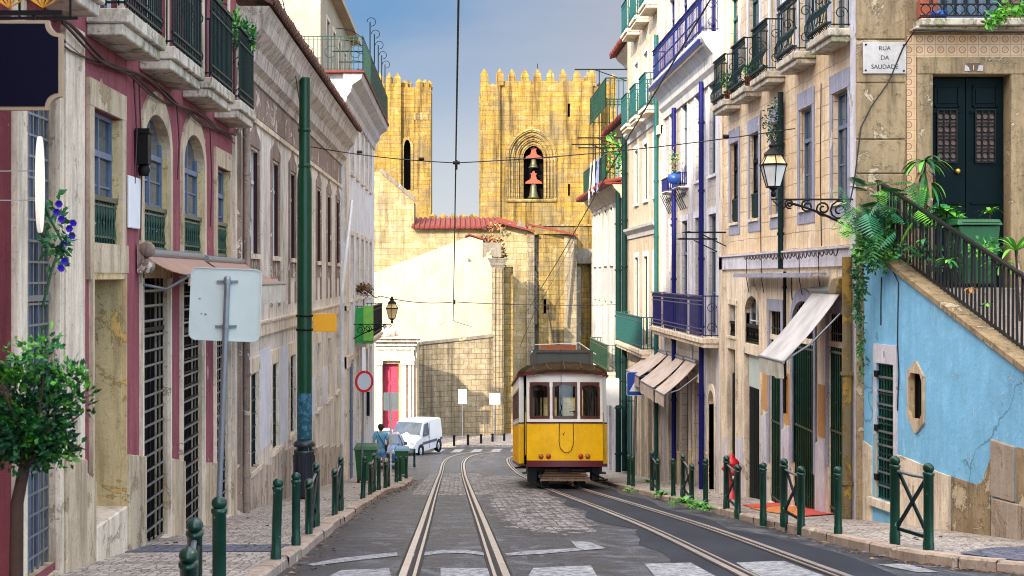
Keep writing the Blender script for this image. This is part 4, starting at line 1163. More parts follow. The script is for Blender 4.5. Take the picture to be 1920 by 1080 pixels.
balcony(wh, WW, 46.2, 51.5, -1.95, .22, .62, 1.0, 'palestone', 'ironblk', .13)
for k in range(3): pipe(wh, WW, 43.1 + .01 * k, gz(43) - .1, -2.6, .05, M['bluewood'], -.11) if k == 0 else None
# green screened balcony front with a round shrub on it
bs = root('balcony_screen', 'bright green screen hung on the white house balcony', 'screen', (-3.1, 46.1, -1.9))
mb = MB(); mb.box(-3.38, -2.80, 46.10, 46.14, -2.12, -.98); mb.build('front', M['banner'], bs)
mb = MB(); mb.box(-3.12, -2.80, 46.06, 46.095, -2.05, -.92); mb.build('front', M['banner2'], bs)
bt = root('round_shrub', 'small dry round shrub in a pot on the white house balcony', 'shrub', (-3.15, 46.6, -.95))
mb = MB(); mb.tube([(-3.15, 46.6, -1.75), (-3.14, 46.6, -.7)], .02, 6); mb.build('stem', M['bark'], bt)
mb = MB(); leafcloud(mb, (-3.15, 46.6, -.45), (.27, .27, .27), 500, .05, [0, 1], 12, .4, seed=5); mb.build('crown', [M['leafdry'], M['bark']], bt)
mb = MB(); mb.lathe([(.0, 0), (.14, 0), (.19, .28), (.2, .28), (.2, .32), (.0, .32)], 12, (-3.15, 46.6, -1.94)); mb.build('pot', M['pot'], bt)
# ---------------------------------------------------------------- near left: hanging signs and climber
hs = root('hanging_sign', 'dark navy hanging sign with notched corners and beige border', 'sign', (-2.9, 9.0, 1.3))
s = F / 9.0
def notched(x0, x1, z0, z1, r):
    o = []
    for cx, cz, a0 in ((x1, z0, 180), (x1, z1, 270), (x0, z1, 0), (x0, z0, 90)):
        for k in range(7):
            t = R(a0 - 90 * k / 6); o.append((cx + r * math.cos(t), cz + r * math.sin(t)))
    return o
x0, x1 = -3.42, (116 - U0) / s; z0, z1 = (520 - 206) / s, (520 - 38) / s
WF = Wall('F', 9.0)
mb = MB(); wpoly(mb, WF, notched(x0, x1, z0, z1, .085), 0, .05); mb.build('border', M['beige'], hs)
mb = MB(); wpoly(mb, WF, notched(x0 + .025, x1 - .022, z0 + .022, z1 - .022, .085), -.008, .02); mb.build('panel', M['navy'], hs)
mb = MB(); mb.bar((-3.5, 9.02, z1 + .05), (x1, 9.02, z1 + .05), .03); mb.bar((-3.2, 9.02, z1 - .03), (-3.2, 9.02, z1 + .05), .015); mb.bar((-2.7, 9.02, z1 - .03), (-2.7, 9.02, z1 + .05), .015); mb.build('bracket', M['ironblk'], hs)
ov = root('oval_sign', 'pale cream oval sign standing edge-on from the wall', 'sign', (-2.66, 9.6, .6))
s = F / 9.6; cx = (75 - U0) / s; cz = (520 - 346) / s
mb = MB(); MR = Matrix.Translation((cx, 9.6, cz)) @ Matrix.Rotation(R(9), 4, 'Z')
o1 = [(.0, .16 * math.cos(t * math.pi / 16), .325 * math.sin(t * math.pi / 16)) for t in range(32)]
mb.hexa([MR @ Vector((-.012, b, c)) for a, b, c in o1], [MR @ Vector((.012, b, c)) for a, b, c in o1]); mb.build('panel', M['litpanel'], ov)
mb = MB(); mb.bar((-3.5, 9.75, cz + .1), (cx - .01, 9.7, cz + .1), .007); mb.bar((-3.5, 9.75, cz - .1), (cx - .01, 9.7, cz - .1), .007); mb.each('bracket', M['panelgray'], ov)
mg = root('morning_glory', 'violet flowered climber on the barred window beside the oval sign', 'climbing plant', (-3.3, 11.6, 0))
mb = MB(); leafcloud(mb, (-3.32, 11.75, .33), (.10, .22, .32), 110, .055, [0, 1], 9, .5, droop=.5, seed=8); mb.build('leaves', [M['leafB'], M['leafA']], mg)
mb = MB(); mb.tube([(-3.44, 11.72, -.25), (-3.36, 11.7, .05), (-3.30, 11.8, .3), (-3.38, 11.7, .5), (-3.46, 11.78, .75)], .012, 5); mb.tube([(-3.32, 11.74, .2), (-3.22, 11.66, .35), (-3.2, 11.6, .28)], .008, 4); mb.build('stem', M['leafA'], mg)
mb = MB(); r_ = random.Random(3)
for k in range(10):
    p = Vector((-3.27 + r_.uniform(-.05, .05), 11.75 + r_.uniform(-.2, .2), .33 + r_.uniform(-.27, .27)))
    d = Vector((.6, -.8, r_.uniform(-.2, .3))).normalized(); a = d.cross(Vector((0, 0, 1))).normalized(); b = a.cross(d)
    for j in range(6):
        t0, t1 = j * math.pi / 3, (j + 1) * math.pi / 3
        mb.face([p, p + d * .035 + (a * math.cos(t0) + b * math.sin(t0)) * .034, p + d * .035 + (a * math.cos(t1) + b * math.sin(t1)) * .034])
mb.each('flower', M['petal'], mg)
# yellow finials on the railing at the very top left
yf = root('finial_railing', 'black railing with yellow leaf-shaped finials above the navy sign', 'railing', (-3.0, 9.5, 1.75))
s = F / 9.5
mb = MB(); z0 = (520 - 34) / s; mb.bar((-3.5, 9.5, z0), (-2.55, 9.5, z0), .02); mb.bar((-3.5, 9.5, z0 + .17), (-2.55, 9.5, z0 + .17), .02)
for k in range(6): mb.bar((-3.45 + .17 * k, 9.5, z0), (-3.45 + .17 * k, 9.5, z0 + .3), .014)
mb.build('bars', M['ironblk'], yf)
mb = MB()
for u in (18, 82):
    cx, cz = (u - U0) / s, (520 - 8) / s
    for a in (20, 55, 90, 125, 160): mb.hexa([(cx, 9.47, cz - .03), (cx + .07 * math.cos(R(a - 14)), 9.47, cz + .07 * math.sin(R(a - 14))), (cx + .11 * math.cos(R(a)), 9.47, cz + .11 * math.sin(R(a)))],
        [(cx, 9.49, cz - .03), (cx + .07 * math.cos(R(a - 14)), 9.49, cz + .07 * math.sin(R(a - 14))), (cx + .11 * math.cos(R(a)), 9.49, cz + .11 * math.sin(R(a)))])
mb.build('finial', M['orange'], yf)
# foreground bay tree
bt = root('bay_tree', 'clipped dark green bay tree close to the camera on the pavement', 'tree', (-2.2, 7.0, pz(7)))
s = F / 7.0; cx, cz = (62 - U0) / s, (520 - 772) / s
mb = MB(); tx = (28 - U0) / s
mb.tube([(tx, 7.0, pz(7) - .02), (tx + .01, 7.0, cz - .45), (tx + .05, 7.0, cz - .25), (cx, 7, cz)], [.038, .032, .027, .016], 9)
for a in range(14): mb.tube([(tx + .05, 7, cz - .28), (cx + .12 * math.cos(a * 1.3), 7 + .12 * math.sin(a * 1.3), cz - .1 + .06 * math.sin(a * 2)), (cx + .25 * math.cos(a * 1.3), 7 + .25 * math.sin(a * 1.3), cz + .22 * math.sin(a * 2.1))], [.014, .008, .003], 5)
mb.build('trunk', M['bark'], bt)
mb = MB(); leafcloud(mb, (cx - .03, 7.0, cz), (.285, .285, .30), 3100, .029, [0, 1, 0, 0, 2, 0, 0], 46, .22, seed=4)
for k_, (dx_, dz_, rr_) in enumerate(((.22, .06, .10), (-.25, .18, .11), (.15, -.20, .10), (-.12, -.24, .11), (.18, .20, .09))): leafcloud(mb, (cx + dx_, 7.0, cz + dz_), (rr_, rr_, rr_), 120, .027, [0, 1, 2], 6, .5, seed=50 + k_); mb.build('crown', [M['leafA'], M['leafB'], M['leafC'], M['leafD']], bt)
mb = MB(); leafcloud(mb, (cx + .03, 7.0, cz + .30), (.16, .16, .12), 170, .028, [0, 1, 2], 12, .4, seed=9); mb.build('crown', [M['leafA'], M['leafB'], M['leafC']], bt)
mb = MB(); mb.lathe([(0, 0), (.15, 0), (.19, .3), (.21, .3), (.21, .36), (.17, .36), (.16, .32), (0, .32)], 20, (tx, 7.0, pz(7))); mb.build('pot', M['pot'], bt)
# climber on the last balcony of the pink house
vn = root('balcony_vine', 'leafy green creeper spilling over the last balcony of the pink house', 'climbing plant', (-3.3, 21, 3.2))
mb = MB(); leafcloud(mb, (-3.28, 21.2, 3.62), (.20, .75, .28), 420, .055, [0, 1, 2], 14, .45, droop=.2, seed=21)
leafcloud(mb, (-3.35, 19.4, 3.9), (.12, .4, .3), 120, .05, [0, 1, 2], 7, .5, seed=22); mb.build('leaves', [M['leafB'], M['leafC'], M['leafA']], vn)
# ================================================================ RIGHT SIDE
WR = Wall('R', 5.8)
# ---------------------------------------------------------------- tiled house
th = root('tiled_house', 'cream tiled house with bellied black balconies and barred green shop doors', 'house', (5.8, 26, gz(26)))
Y0, Y1 = 20.72, 31.55; base = gz(Y1) - .5
UW = [(21.65, 0), (23.8, 0), (26.0, 0), (27.98, 1), (30.0, 1)]
ops = []
for c, k in UW:
    ops.append((c - .43, c + .43, 1.16, 2.84, .15)); ops.append((c - .5, c + .5, 3.70, 6.0, .15))
o5 = (21.4, 22.32, gz(22.3) + .12, -.56); o4 = (23.25, 24.72, gz(24.7) + .12, -.40); o3 = (25.6, 26.55, gz(26.5) + .12, -.62)
o2w = (27.45, 28.8, -1.32, -.37); o2d = (27.4, 28.85, gz(28.8) + .05, -1.53); o1w = (29.85, 30.6, -1.25, -.58); o1d = (29.8, 30.65, gz(30.6) + .1, -1.52)
for o in (o5, o4, o3, o2w, o2d, o1w, o1d): ops.append((*o, .16))
mb = MB(); wwall(mb, WR, Y0, Y1, .12, 7.0, [o for o in ops if o[2] > .5]); wwall(mb, WR, Y0, Y1, base, .12, [o for o in ops if o[2] < .5], 2)
wbox(mb, WR, Y1 - .012, Y1, base, 7.0, .001, 8); wbox(mb, WR, Y0, Y1, 7.0, 7.1, -.3, 8)
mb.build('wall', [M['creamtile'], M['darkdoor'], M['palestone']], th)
for i, (c, k) in enumerate(UW):
    o = window(th, WR, c - .43, c + .43, 1.16, 2.84, .13, 'bluewood' if i < 3 else 'darkwood', 'glassblue', 1, .68, 1)
    mb = MB()
    for a in (c - .58, c + .435): wbox(mb, WR, a, a + .145, .90, 2.84, -.02, .02)
    wbox(mb, WR, c - .58, c + .58, 2.845, 3.13, -.024, .02); wbox(mb, WR, c - .43, c + .43, .90, 1.10, -.016, .02); mb.build('surround', M['bluestone'], o)
    mb = MB(); wbox(mb, WR, c - .46, c + .46, 1.10, 1.155, -.05, .12); mb.build('sill', M['palestone'], o)
    if k:
        mb = MB()
        for j in range(9): wbox(mb, WR, c - .40 + j * .1, c - .33 + j * .1, 1.2, 1.62, .03, .045)
        wbox(mb, WR, c - .42, c + .42, 1.62, 1.66, .02, .05); mb.build('screen', M['greendoor'], o)
    b0, b1 = c - .66, c + .68
    balcony(th, WR, b0, b1, 3.68, .20, .36, .92, 'slabstone', 'iron', .09, belly=True, rails=(.1, .42, .9), r=.006)
    window(th, WR, c - .5, c + .5, 3.70, 6.0, .13, 'irontq' if i > 2 else 'whitewood', 'glassblue', 1, .78, 2, sur=(.16, 'whitepatch'), sill=0, name='balcony_door')
mb = MB(); wbox(mb, WR, 21.0, Y1, .17, .44, -.05, .02); wbox(mb, WR, 21.0, Y1, .44, .47, -.09, .02); mb.build('string_course', M['lilac'], th)
mb = MB(); wbox(mb, WR, Y0 + .0, 21.0, base, 6.9, -.035, .02); mb.build('corner_pilaster', M['lilac'], th)
mb = MB(); wbox(mb, WR, 31.2, Y1, base, 6.9, -.05, .02); mb.build('corner_pilaster', M['palestone'], th)
# ground floor
def grilled(nm, o, fan, arch, dm, n, ztr):
    a0, a1, z0, z1 = o
    g = MB(); wbox(g, WR, a0 + .01, a1 - .01, z0, ztr, .11, .13); wbox(g, WR, (a0 + a1) / 2 - .02, (a0 + a1) / 2 + .02, z0, ztr, .10, .11)
    for j in range(3): wbox(g, WR, a0 + .08, (a0 + a1) / 2 - .06, z0 + .2 + j * (ztr - z0) / 3.2, z0 + .1 + (j + .9) * (ztr - z0) / 3.2, .095, .11); wbox(g, WR, (a0 + a1) / 2 + .06, a1 - .08, z0 + .2 + j * (ztr - z0) / 3.2, z0 + .1 + (j + .9) * (ztr - z0) / 3.2, .095, .11)
    d = g.build('door', M[dm], th)
    g = MB()
    for k in range(n + 1):
        a = a0 + .02 + (a1 - a0 - .04) * k / n; wbox(g, WR, a - .011, a + .011, z0, ztr, .02, .045)
    for zz in (z0 + .1, z0 + (ztr - z0) * .5, ztr - .08): wbox(g, WR, a0, a1, zz - .018, zz + .018, .008, .02)
    g.build('grille', M['irongreen'], d)
    g = MB(); wbox(g, WR, a0, a1, ztr + .002, ztr + .09, -.01, .13); g.build('transom', M['palestone'], d)
    g = MB()
    for k in range(n + 1):
        a = a0 + .02 + (a1 - a0 - .04) * k / n; hh = z1 - .02
        if arch:
            t = (a - (a0 + a1) / 2) / ((a1 - a0) / 2); hh = z1 - .38 + .38 * math.sqrt(max(0, 1 - t * t))
        wbox(g, WR, a - .009, a + .009, ztr + .09, hh, .03, .05)
    wbox(g, WR, a0, a1, ztr + .2, ztr + .225, .02, .03); g.build('fanlight_grille', M['ironblk'], d)
    if arch: arch_surround(d, WR, a0, a1, gz(a0) + .7, z1 - .38, z1, .15, .03, M['bluestone'], .14, oh=.22)
    else: surround(d, WR, a0, a1, gz(a0) + .75, z1, .13, .03, M['bluestone'], .1, 0, .22)
    g = MB(); wbox(g, WR, a0 - .02, a1 + .02, gz(a1) - .2, z0 - .004, -.06, .15); g.build('doorstep', M['palestone'], d)
    return d
grilled('a', o5, 1, 0, 'darkwood', 7, -1.08); grilled('b', o4, 1, 1, 'tealdoor', 11, -1.12); grilled('c', o3, 1, 0, 'greendoor', 7, -1.15)
o = window(th, WR, *o2w, .13, 'whitewood', 'glass', 1, None, 1)
arch_surround(o, WR, o2w[0], o2w[1], -1.36, -.72, -.37, .15, .03, M['palestone'], .14, oh=.22); balustrade(o, WR, o2w[0] + .02, o2w[1] - .02, -1.31, -.93, .03, M['ironblk'], 9)
o = window(th, WR, *o1w, .13, 'whitewood', 'glass', 1, None, 1, sur=(.12, 'palestone'), sill=.05); balustrade(o, WR, o1w[0] + .02, o1w[1] - .02, -1.24, -.93, .03, M['ironblk'], 6)
for (a0, a1, z0, z1), pan in ((o2d, 1), (o1d, 0)):
    g = MB(); zt = -2.2 if pan else -2.05
    wbox(g, WR, a0 + .01, a1 - .01, z0, zt, .08, .12)
    for k in range(8): wbox(g, WR, a0 + .02 + (a1 - a0 - .04) * k / 8, a0 + .005 + (a1 - a0 - .04) * (k + .9) / 8, z0 + .02, zt - .02, .066, .079)
    d = g.build('door', M['tealdoor'], th)
    g = MB(); wbox(g, WR, a0 + .01, a1 - .01, zt + .005, z1 - .01, .06 if pan else .11, .125); g.build('panel' if pan else 'pane', M['panelgray'] if pan else M['glass'], d)
    surround(d, WR, a0, a1, gz(a0) + .8, z1, .12, .03, M['palestone'], .1, 0, .2)
    g = MB(); wbox(g, WR, a0 - .02, a1 + .02, gz(a1) - .2, z0 - .004, -.05, .15); g.build('doorstep', M['palestone'], d)
mb = MB()
for a0, a1, zt in ((22.5, 23.05, -2.62), (24.9, 25.45, -2.66), (26.72, 27.25, -2.6), (21.0, 21.24, -2.66), (29.0, 29.6, -3.3), (30.8, 31.2, -3.5)):
    wpoly(mb, WR, [(a0, gz(a0) - .3), (a1, gz(a1) - .4), (a1, zt - .06), (a0, zt + .06)], -.05, .02)
mb.each('plinth', M['lilac'], th, bevel=.008)
mb = MB()
for a0, a1, z0, z1 in ((22.56, 22.98, -2.55, -1.72), (24.96, 25.4, -2.6, -1.7), (26.78, 27.2, -2.52, -1.6)): wbox(mb, WR, a0, a1, z0, z1, -.014, .02)
mb.each('orange_panel', M['orangepanel'], th)
pipe(th, WR, 25.35, .15, 3.3, .05, M['iron'], -.08); pipe(th, WR, 25.12, -2.4, .1, .03, M['ironblk'], -.06)
mb = MB(); wbox(mb, WR, 22.3, 28.6, .03, .075, -.30, -.05); wbox(mb, WR, 22.3, 28.6, .0, .03, -.31, -.28); mb.build('metal_canopy', M['bluestone'], th)
mb = MB()
for k in range(26):
    a = 21.4 + k * .27
    mb.tube(sag(WR.P(a, .42, -.11), WR.P(a + .27, .42, -.11), .06 + .05 * rnd.random(), 6), .010, 4)
for a in (22.6, 23.9, 26.9, 28.3): mb.tube([WR.P(a, .4, -.10), WR.P(a + .05, -.05, -.08), WR.P(a - .02, -.3, -.05)], .008, 4)
tag(mb.build('sagging_cable', M['cable'], org=(5.7, 25, .4)), 'dark cable hanging in loops along the ledge of the cream tiled house', 'cable')
tag(pipe(None, WR, 20.86, gz(20.8) , .3, .07, M['yellowpipe'], -.12, 'yellow_pipe'), 'rusty yellow painted drainpipe at the corner of the blue wall', 'pipe')
for a, z0_, z1_, lab in ((24.75, -.4, .05, 'short cable hanging under the metal canopy by the arched door'), (27.3, .1, 3.2, 'thin cable running down the tiles beside the farther windows'), (22.75, .5, 3.1, 'thin cable running down the tiles between the two nearest windows')):
    mb = MB(); mb.tube([WR.P(a, z1_, -.02), WR.P(a + .04, (z0_ + z1_) / 2, -.025), WR.P(a - .02, z0_, -.02)], .009, 5); tag(mb.build('facade_cable', M['wire'], org=WR.P(a, z1_, 0)), lab, 'cable')
# balcony plants of the tiled house
for i, (c, lab) in enumerate(((30.2, 'leafy green plant in a clay pot on the farthest bellied balcony'), (28.1, 'small plant in a red clay pot on the second farthest bellied balcony'))):
    p = root('potted_plant', lab, 'potted plant', (5.62, c - .5, 3.68)); mb = MB(); mb.lathe([(0, 0), (.07, 0), (.10, .2), (.11, .2), (0, .19)], 10, (5.62, c - .5, 3.69)); mb.build('pot', M['pot'], p)
    mb = MB(); leafcloud(mb, (5.60, c - .5, 4.05), (.13, .15, .22), 130, .05, [0, 1], 7, .5, seed=31 + i); mb.build('leaves', [M['leafC'], M['leafB']], p)
p = root('hanging_weed', 'dry dark weed growing from the drainpipe bracket under the middle balcony', 'weed', (5.7, 25.5, 3.0))
mb = MB(); leafcloud(mb, (5.62, 25.6, 2.85), (.14, .34, .42), 260, .045, [0, 1, 2], 10, .5, droop=.6, seed=41); mb.build('leaves', [M['leafA'], M['bark'], M['leafA']], p)
fold_awning('awning', 'silvery sloping awning on long arms above the barred doors of the tiled house', 21.45, 23.15, -.20, -1.28, .92, 'awningsilver', 'clearvalance', .26, 5.8, -1)
mb = MB(); mb.hexa([WR.P(21.1, -.20, -.02), WR.P(21.5, -.20, -.02), WR.P(21.5, .02, -.03), WR.P(21.1, .02, -.03)], [WR.P(21.1, -.25, -.24), WR.P(21.5, -.25, -.24), WR.P(21.5, -.02, -.18), WR.P(21.1, -.02, -.18)])
tag(mb.build('shop_lamp_box', M['yellowpipe'], org=(5.6, 21.4, 0), bevel=.01), 'tilted rusty yellow lamp housing above the silvery awning', 'wall lamp')

# ---------------------------------------------------------------- house with the blue balconies
bh = root('blue_balcony_house', 'pale house with cobalt blue balconies, gutters and downpipes', 'house', (5.8, 36, gz(36)))
Y0, Y1 = 31.57, 40.55; base = gz(Y1) - .5
C = [32.55, 34.5, 36.6, 38.7]
ops = []
for c in C: ops += [(c - .42, c + .42, 2.35, 4.55, .15), (c - .48, c + .48, -1.33, 1.45, .15), (c - .48, c + .48, 5.5, 7.6, .15)]
gd = [(32.3, 33.1, gz(33) + .1, -2.6), (33.7, 35.3, gz(35.2) + .1, -2.55), (35.9, 37.2, gz(37) + .1, -2.5), (38.0, 39.4, gz(39) + .1, -2.5)]
for g_ in gd: ops.append((*g_, .22))
mb = MB(); wwall(mb, WR, Y0, Y1, base, 8.4, ops); wbox(mb, WR, Y1 - .012, Y1, base, 8.4, .001, 8); wbox(mb, WR, Y0, Y0 + .012, base, 8.4, .001, 8); wbox(mb, WR, Y0, Y1, 8.4, 8.5, -.3, 8)
mb.build('wall', [M['creamtile2'], M['darkdoor']], bh)
mb = MB()
for a0, a1 in ((31.58, 32.0), (33.3, 33.75), (35.4, 35.75), (40.1, 40.5)): wbox(mb, WR, a0, a1, base, 4.3, -.03, .02)
wbox(mb, WR, 32.0, 33.3, 4.60, 4.75, -.03, .02); mb.each('pilaster', M['lilac'], bh)
cornice(bh, WR, Y0, Y1 - .3, 4.45, [(.06, 0), (.08, .18), (.16, .28), (.18, .52), (.34, .72), (.42, .88), (.44, .95)], M['whitewall'])
for i, c in enumerate(C):
    window(bh, WR, c - .42, c + .42, 2.35, 4.55, .12, 'bluewood', 'glassdark', 1, .70, 1, sur=(.15, 'lilac'))
    window(bh, WR, c - .48, c + .48, -1.33, 1.45, .12, 'bluewood', 'glassdark', 1, .70, 1, sur=(.16, 'lilac'), sill=0, name='balcony_door')
    window(bh, WR, c - .48, c + .48, 5.5, 7.6, .12, 'ironblue', 'glassblue', 1, .75, 1, sur=(.16, 'whitepatch'), sill=0, name='balcony_door')
balcony(bh, WR, Y0 + .05, 39.9, 5.47, .16, .42, .84, 'whitewall', 'ironblue', .12, rails=(.12, .5, .88), r=.006, panels=9)
mb = MB(); wbox(mb, WR, Y0 + .05, 39.95, 5.22, 5.30, -.50, -.45); wbox(mb, WR, Y0 + .05, 39.95, 5.20, 5.22, -.50, -.40); mb.build('gutter', M['ironblue'], bh)
balcony(bh, WR, Y0 + .1, 40.1, -1.36, .22, .42, .93, 'palestone', 'ironblue', .10, rails=(.12, .22, .8, .9), r=.0065, panels=4)
for c, n in ((38.75, 'a'), (36.65, 'b')):
    balcony(bh, WR, c - .55, c + .55, 2.32, .05, .26, .34, 'lilac', 'ironblue', .05, r=.012, scrolls=False)
    mb = MB()
    for k in range(4):
        a = c - .45 + k * .3; mb.tube([WR.P(a, 2.25 - .5 * t * t, -.24 * (1 - t * t) - .03) for t in [j / 6 for j in range(7)]], .012, 4); mb.tube([WR.P(a, 2.1 + q, -.1 + p) for p, q in scroll(None, (0, 0), .07, 1.2, n=8)], .009, 4)
    mb.each('bracket', M['ironblk'], bh)
p = root('potted_plant', 'trailing plant in a round blue planter on the little cobalt window balcony', 'potted plant', (5.6, 36.1, 2.4))
mb = MB(); mb.lathe([(0, 0), (.12, .02), (.18, .14), (.15, .26), (0, .24)], 12, (5.45, 36.1, 2.36)); mb.build('pot', M['bluepot'], p)
mb = MB(); leafcloud(mb, (5.5, 36.3, 2.95), (.10, .12, .35), 110, .05, [0, 1], 6, .5, seed=45); mb.build('leaves', [M['leafC'], M['leafdry']], p)
for a, zt in ((33.45, 4.6), (37.75, 4.5)): pipe(bh, WR, a, gz(a) + .1, zt, .06, M['ironblue'], -.48 if False else -.12)
for i, (a0, a1, z0, z1) in enumerate(gd):
    g = MB(); wbox(g, WR, a0 + .02, a1 - .02, z0, z1 - .02, .16, .20)
    if i in (1, 2):
        nrib = int((z1 - z0) / .08) if i == 1 else 0
        for k in range(nrib): wbox(g, WR, a0 + .03, a1 - .03, z0 + k * .08, z0 + k * .08 + .05, .14, .16)
        if i == 2:
            for k in range(7): wbox(g, WR, a0 + .05 + k * .18, a0 + .17 + k * .18, z0 + .05, z1 - .1, .14, .16)
    d = g.build('door', M[('darkdoor', 'shutter', 'brownscreen', 'greendoor')[i]] if i else M['limestone'], bh)
    if i: surround(d, WR, a0, a1, z0 - .1, z1, .15, .03, M['palestone'], .1, 0, .2)
    else: arch_surround(d, WR, a0, a1, z0 - .2, z1 - .35, z1, .12, .03, M['palestone'], .2, pointed=True)
mb = MB(); wbox(mb, WR, 35.32, 35.85, base, -4.3, -.05, .02); wbox(mb, WR, 37.25, 37.9, base, -4.6, -.05, .02); wbox(mb, WR, 33.15, 33.55, base, -4.1, -.05, .02); mb.each('plinth', M['limestone'], bh, bevel=.01)
fold_awning('awning', 'faded pink awning nearest the roller shutter under the blue balcony', 34.45, 36.05, -2.05, -2.85, .85, 'awning', 'awning', .30, 5.8, -1, g='row of faded shop awnings')
fold_awning('awning', 'faded pink awning in the middle of the row under the blue balcony', 36.4, 39.0, -2.08, -2.83, .85, 'awning', 'awning', .33, 5.8, -1, g='row of faded shop awnings')
fold_awning('awning', 'faded pale awning farthest along the row and half hidden by its neighbour', 39.3, 42.2, -2.1, -2.75, .85, 'awning', 'awning', .30, 5.8, -1, g='row of faded shop awnings')
# clothes-drying arms
for a, z, lab in ((31.0, .98, 'iron drying bracket jutting from the wall between the tiled and blue-trimmed houses'), (31.9, .86, 'rusty drying bracket beside the blue downpipe'),):
    mb = MB(); mb.bar(WR.P(a, z, 0), WR.P(a, z, -.9), .035); mb.bar(WR.P(a, z - .3, -.0), WR.P(a, z - .03, -.55), .022); mb.bar(WR.P(a - .1, z + .02, -.8), WR.P(a + .9, z + .02, -.8), .02)
    tag(mb.build('drying_bracket', M['ironblk'], org=WR.P(a, z, 0)), lab, 'bracket')

# ---------------------------------------------------------------- turquoise-trimmed house
tq = root('turquoise_trim_house', 'cream house with turquoise shutter panels on its balconies', 'house', (5.8, 45, gz(45)))
Y0, Y1 = 40.57, 49.2; base = gz(Y1) - .5
C = [42.0, 44.3, 46.6]
ops = []
for c in C: ops += [(c - .42, c + .42, 2.15 + .25, 4.15, .14), (c - .45, c + .45, -2.1, .65, .14), (c - .45, c + .45, 5.0, 7.0, .14), (c - .45, c + .45, 8.05, 10, .14)]
for c in (41.6, 43.2, 44.9, 46.8): ops.append((c - .5, c + .5, gz(c + .5) + .1, -2.9, .2))
mb = MB(); wwall(mb, WR, Y0, Y1, base, 11, ops); wbox(mb, WR, Y1 - .012, Y1, base, 11, .001, 8); wbox(mb, WR, Y0, Y0 + .012, base, 11, .001, 8); wbox(mb, WR, Y0, Y1, 11, 11.1, -.4, 8)
mb.build('wall', [M['creamwall'], M['darkdoor']], tq)
mb = MB(); wbox(mb, WR, Y0 + .02, Y0 + .75, base, 10.9, -.06, .02); wbox(mb, WR, Y0 + .02, Y0 + .8, 4.1, 4.35, -.14, .02); mb.build('pilaster', M['palestone'], tq)
for z in (4.55, 1.3): cornice(tq, WR, Y0 + .8, Y1, z, [(.04, 0), (.06, .12), (.18, .25), (.2, .33)], M['whitewall'])
for c in C:
    window(tq, WR, c - .42, c + .42, 2.4, 4.15, .12, 'greendoor', 'glassdark', 1, .72, 1, sur=(.16, 'whitepatch'))
    window(tq, WR, c - .45, c + .45, -2.1, .65, .12, 'greendoor', 'glassdark', 1, .72, 1, sur=(.16, 'whitepatch'), sill=0, name='balcony_door')
    for zf in (5.0, 8.05):
        window(tq, WR, c - .45, c + .45, zf, zf + 2, .12, 'whitewood', 'glass', 1, .72, 1, sur=(.14, 'whitepatch'), sill=0, name='balcony_door')
        balcony(tq, WR, c - .75, c + .75, zf - .02, .2, .45, .95, 'palestone', 'irontq', .09, solid=('irontq', 1), r=.011)
balcony(tq, WR, 41.7, 48.6, -2.14, .24, .5, .95, 'palestone', 'irontq', .1, solid=('irontq', 4), r=.012)
pipe(tq, WR, 41.05, gz(41) + .1, 7, .06, M['irontq'], -.13)
pipe(tq, WR, 48.9, gz(48) + .1, 5, .09, M['greendoor'], -.14)
for i, c in enumerate((41.6, 43.2, 44.9, 46.8)):
    g = MB(); wbox(g, WR, c - .48, c + .48, gz(c + .5) + .1, -2.92, .12, .18); wbox(g, WR, c - .02, c + .02, gz(c + .5) + .1, -2.92, .10, .12); d = g.build('door', M[('greendoor', 'greendoor', 'irontq', 'irontq')[i]], tq)
    surround(d, WR, c - .5, c + .5, gz(c) - .1, -2.9, .16, .03, M['palestone'], .1, 0, .25)
for k, c in enumerate((48.0, 48.55)):
    mb = MB(); wbox(mb, WR, c - .2, c + .2, gz(c) + .1, -3.3, -.05, .02); mb.build('shop_front', M['irontq'], tq)

# ---------------------------------------------------------------- far house with terraces
fh = root('stepped_terrace_house', 'farthest white house of the row with tiled eaves and stepped terraces', 'house', (5.6, 55, gz(55)))
WX = Wall('R', 5.65); Y0, Y1 = 49.22, 60.6; base = gz(Y1) - .5
C = [50.7, 52.9, 55.1, 57.3, 59.3]
ops = []
for c in C: ops += [(c - .4, c + .4, .5, 2.6, .14), (c - .42, c + .42, -3.3, -.9, .14)]
for c in C[:4]: ops.append((c - .5, c + .5, gz(c + .5) + .12, -4.2, .2))
mb = MB(); wwall(mb, WX, Y0, Y1, base, 3.2, ops); wbox(mb, WX, Y1 - .012, Y1, base, 3.2, .001, 8); wbox(mb, WX, Y0, Y0 + .012, base, 3.2, .001, 8)
mb.build('wall', [M['whitewall'], M['darkdoor']], fh)
for c in C:
    window(fh, WX, c - .4, c + .4, .5, 2.6, .12, 'darkwood', 'glassdark', 1, .72, 1, sur=(.14, 'palestone'))
    window(fh, WX, c - .42, c + .42, -3.3, -.9, .12, 'bluewood', 'glassdark', 1, .72, 1, sur=(.14, 'palestone'), sill=0)
for c in C[:4]:
    g = MB(); wbox(g, WX, c - .48, c + .48, gz(c + .5) + .12, -4.22, .12, .18); wbox(g, WX, c - .2, c - .14, gz(c + .5) + .12, -4.22, .08, .12); wbox(g, WX, c + .14, c + .2, gz(c + .5) + .12, -4.22, .08, .12); d = g.build('door', M['irontq'], fh)
    surround(d, WX, c - .5, c + .5, gz(c) - .1, -4.2, .2, .05, M['lilac'], .1, 0, .25)
cornice(fh, WX, Y0, Y1, 2.75, [(.05, 0), (.1, .15), (.3, .35), (.38, .5)], M['creamwall'])
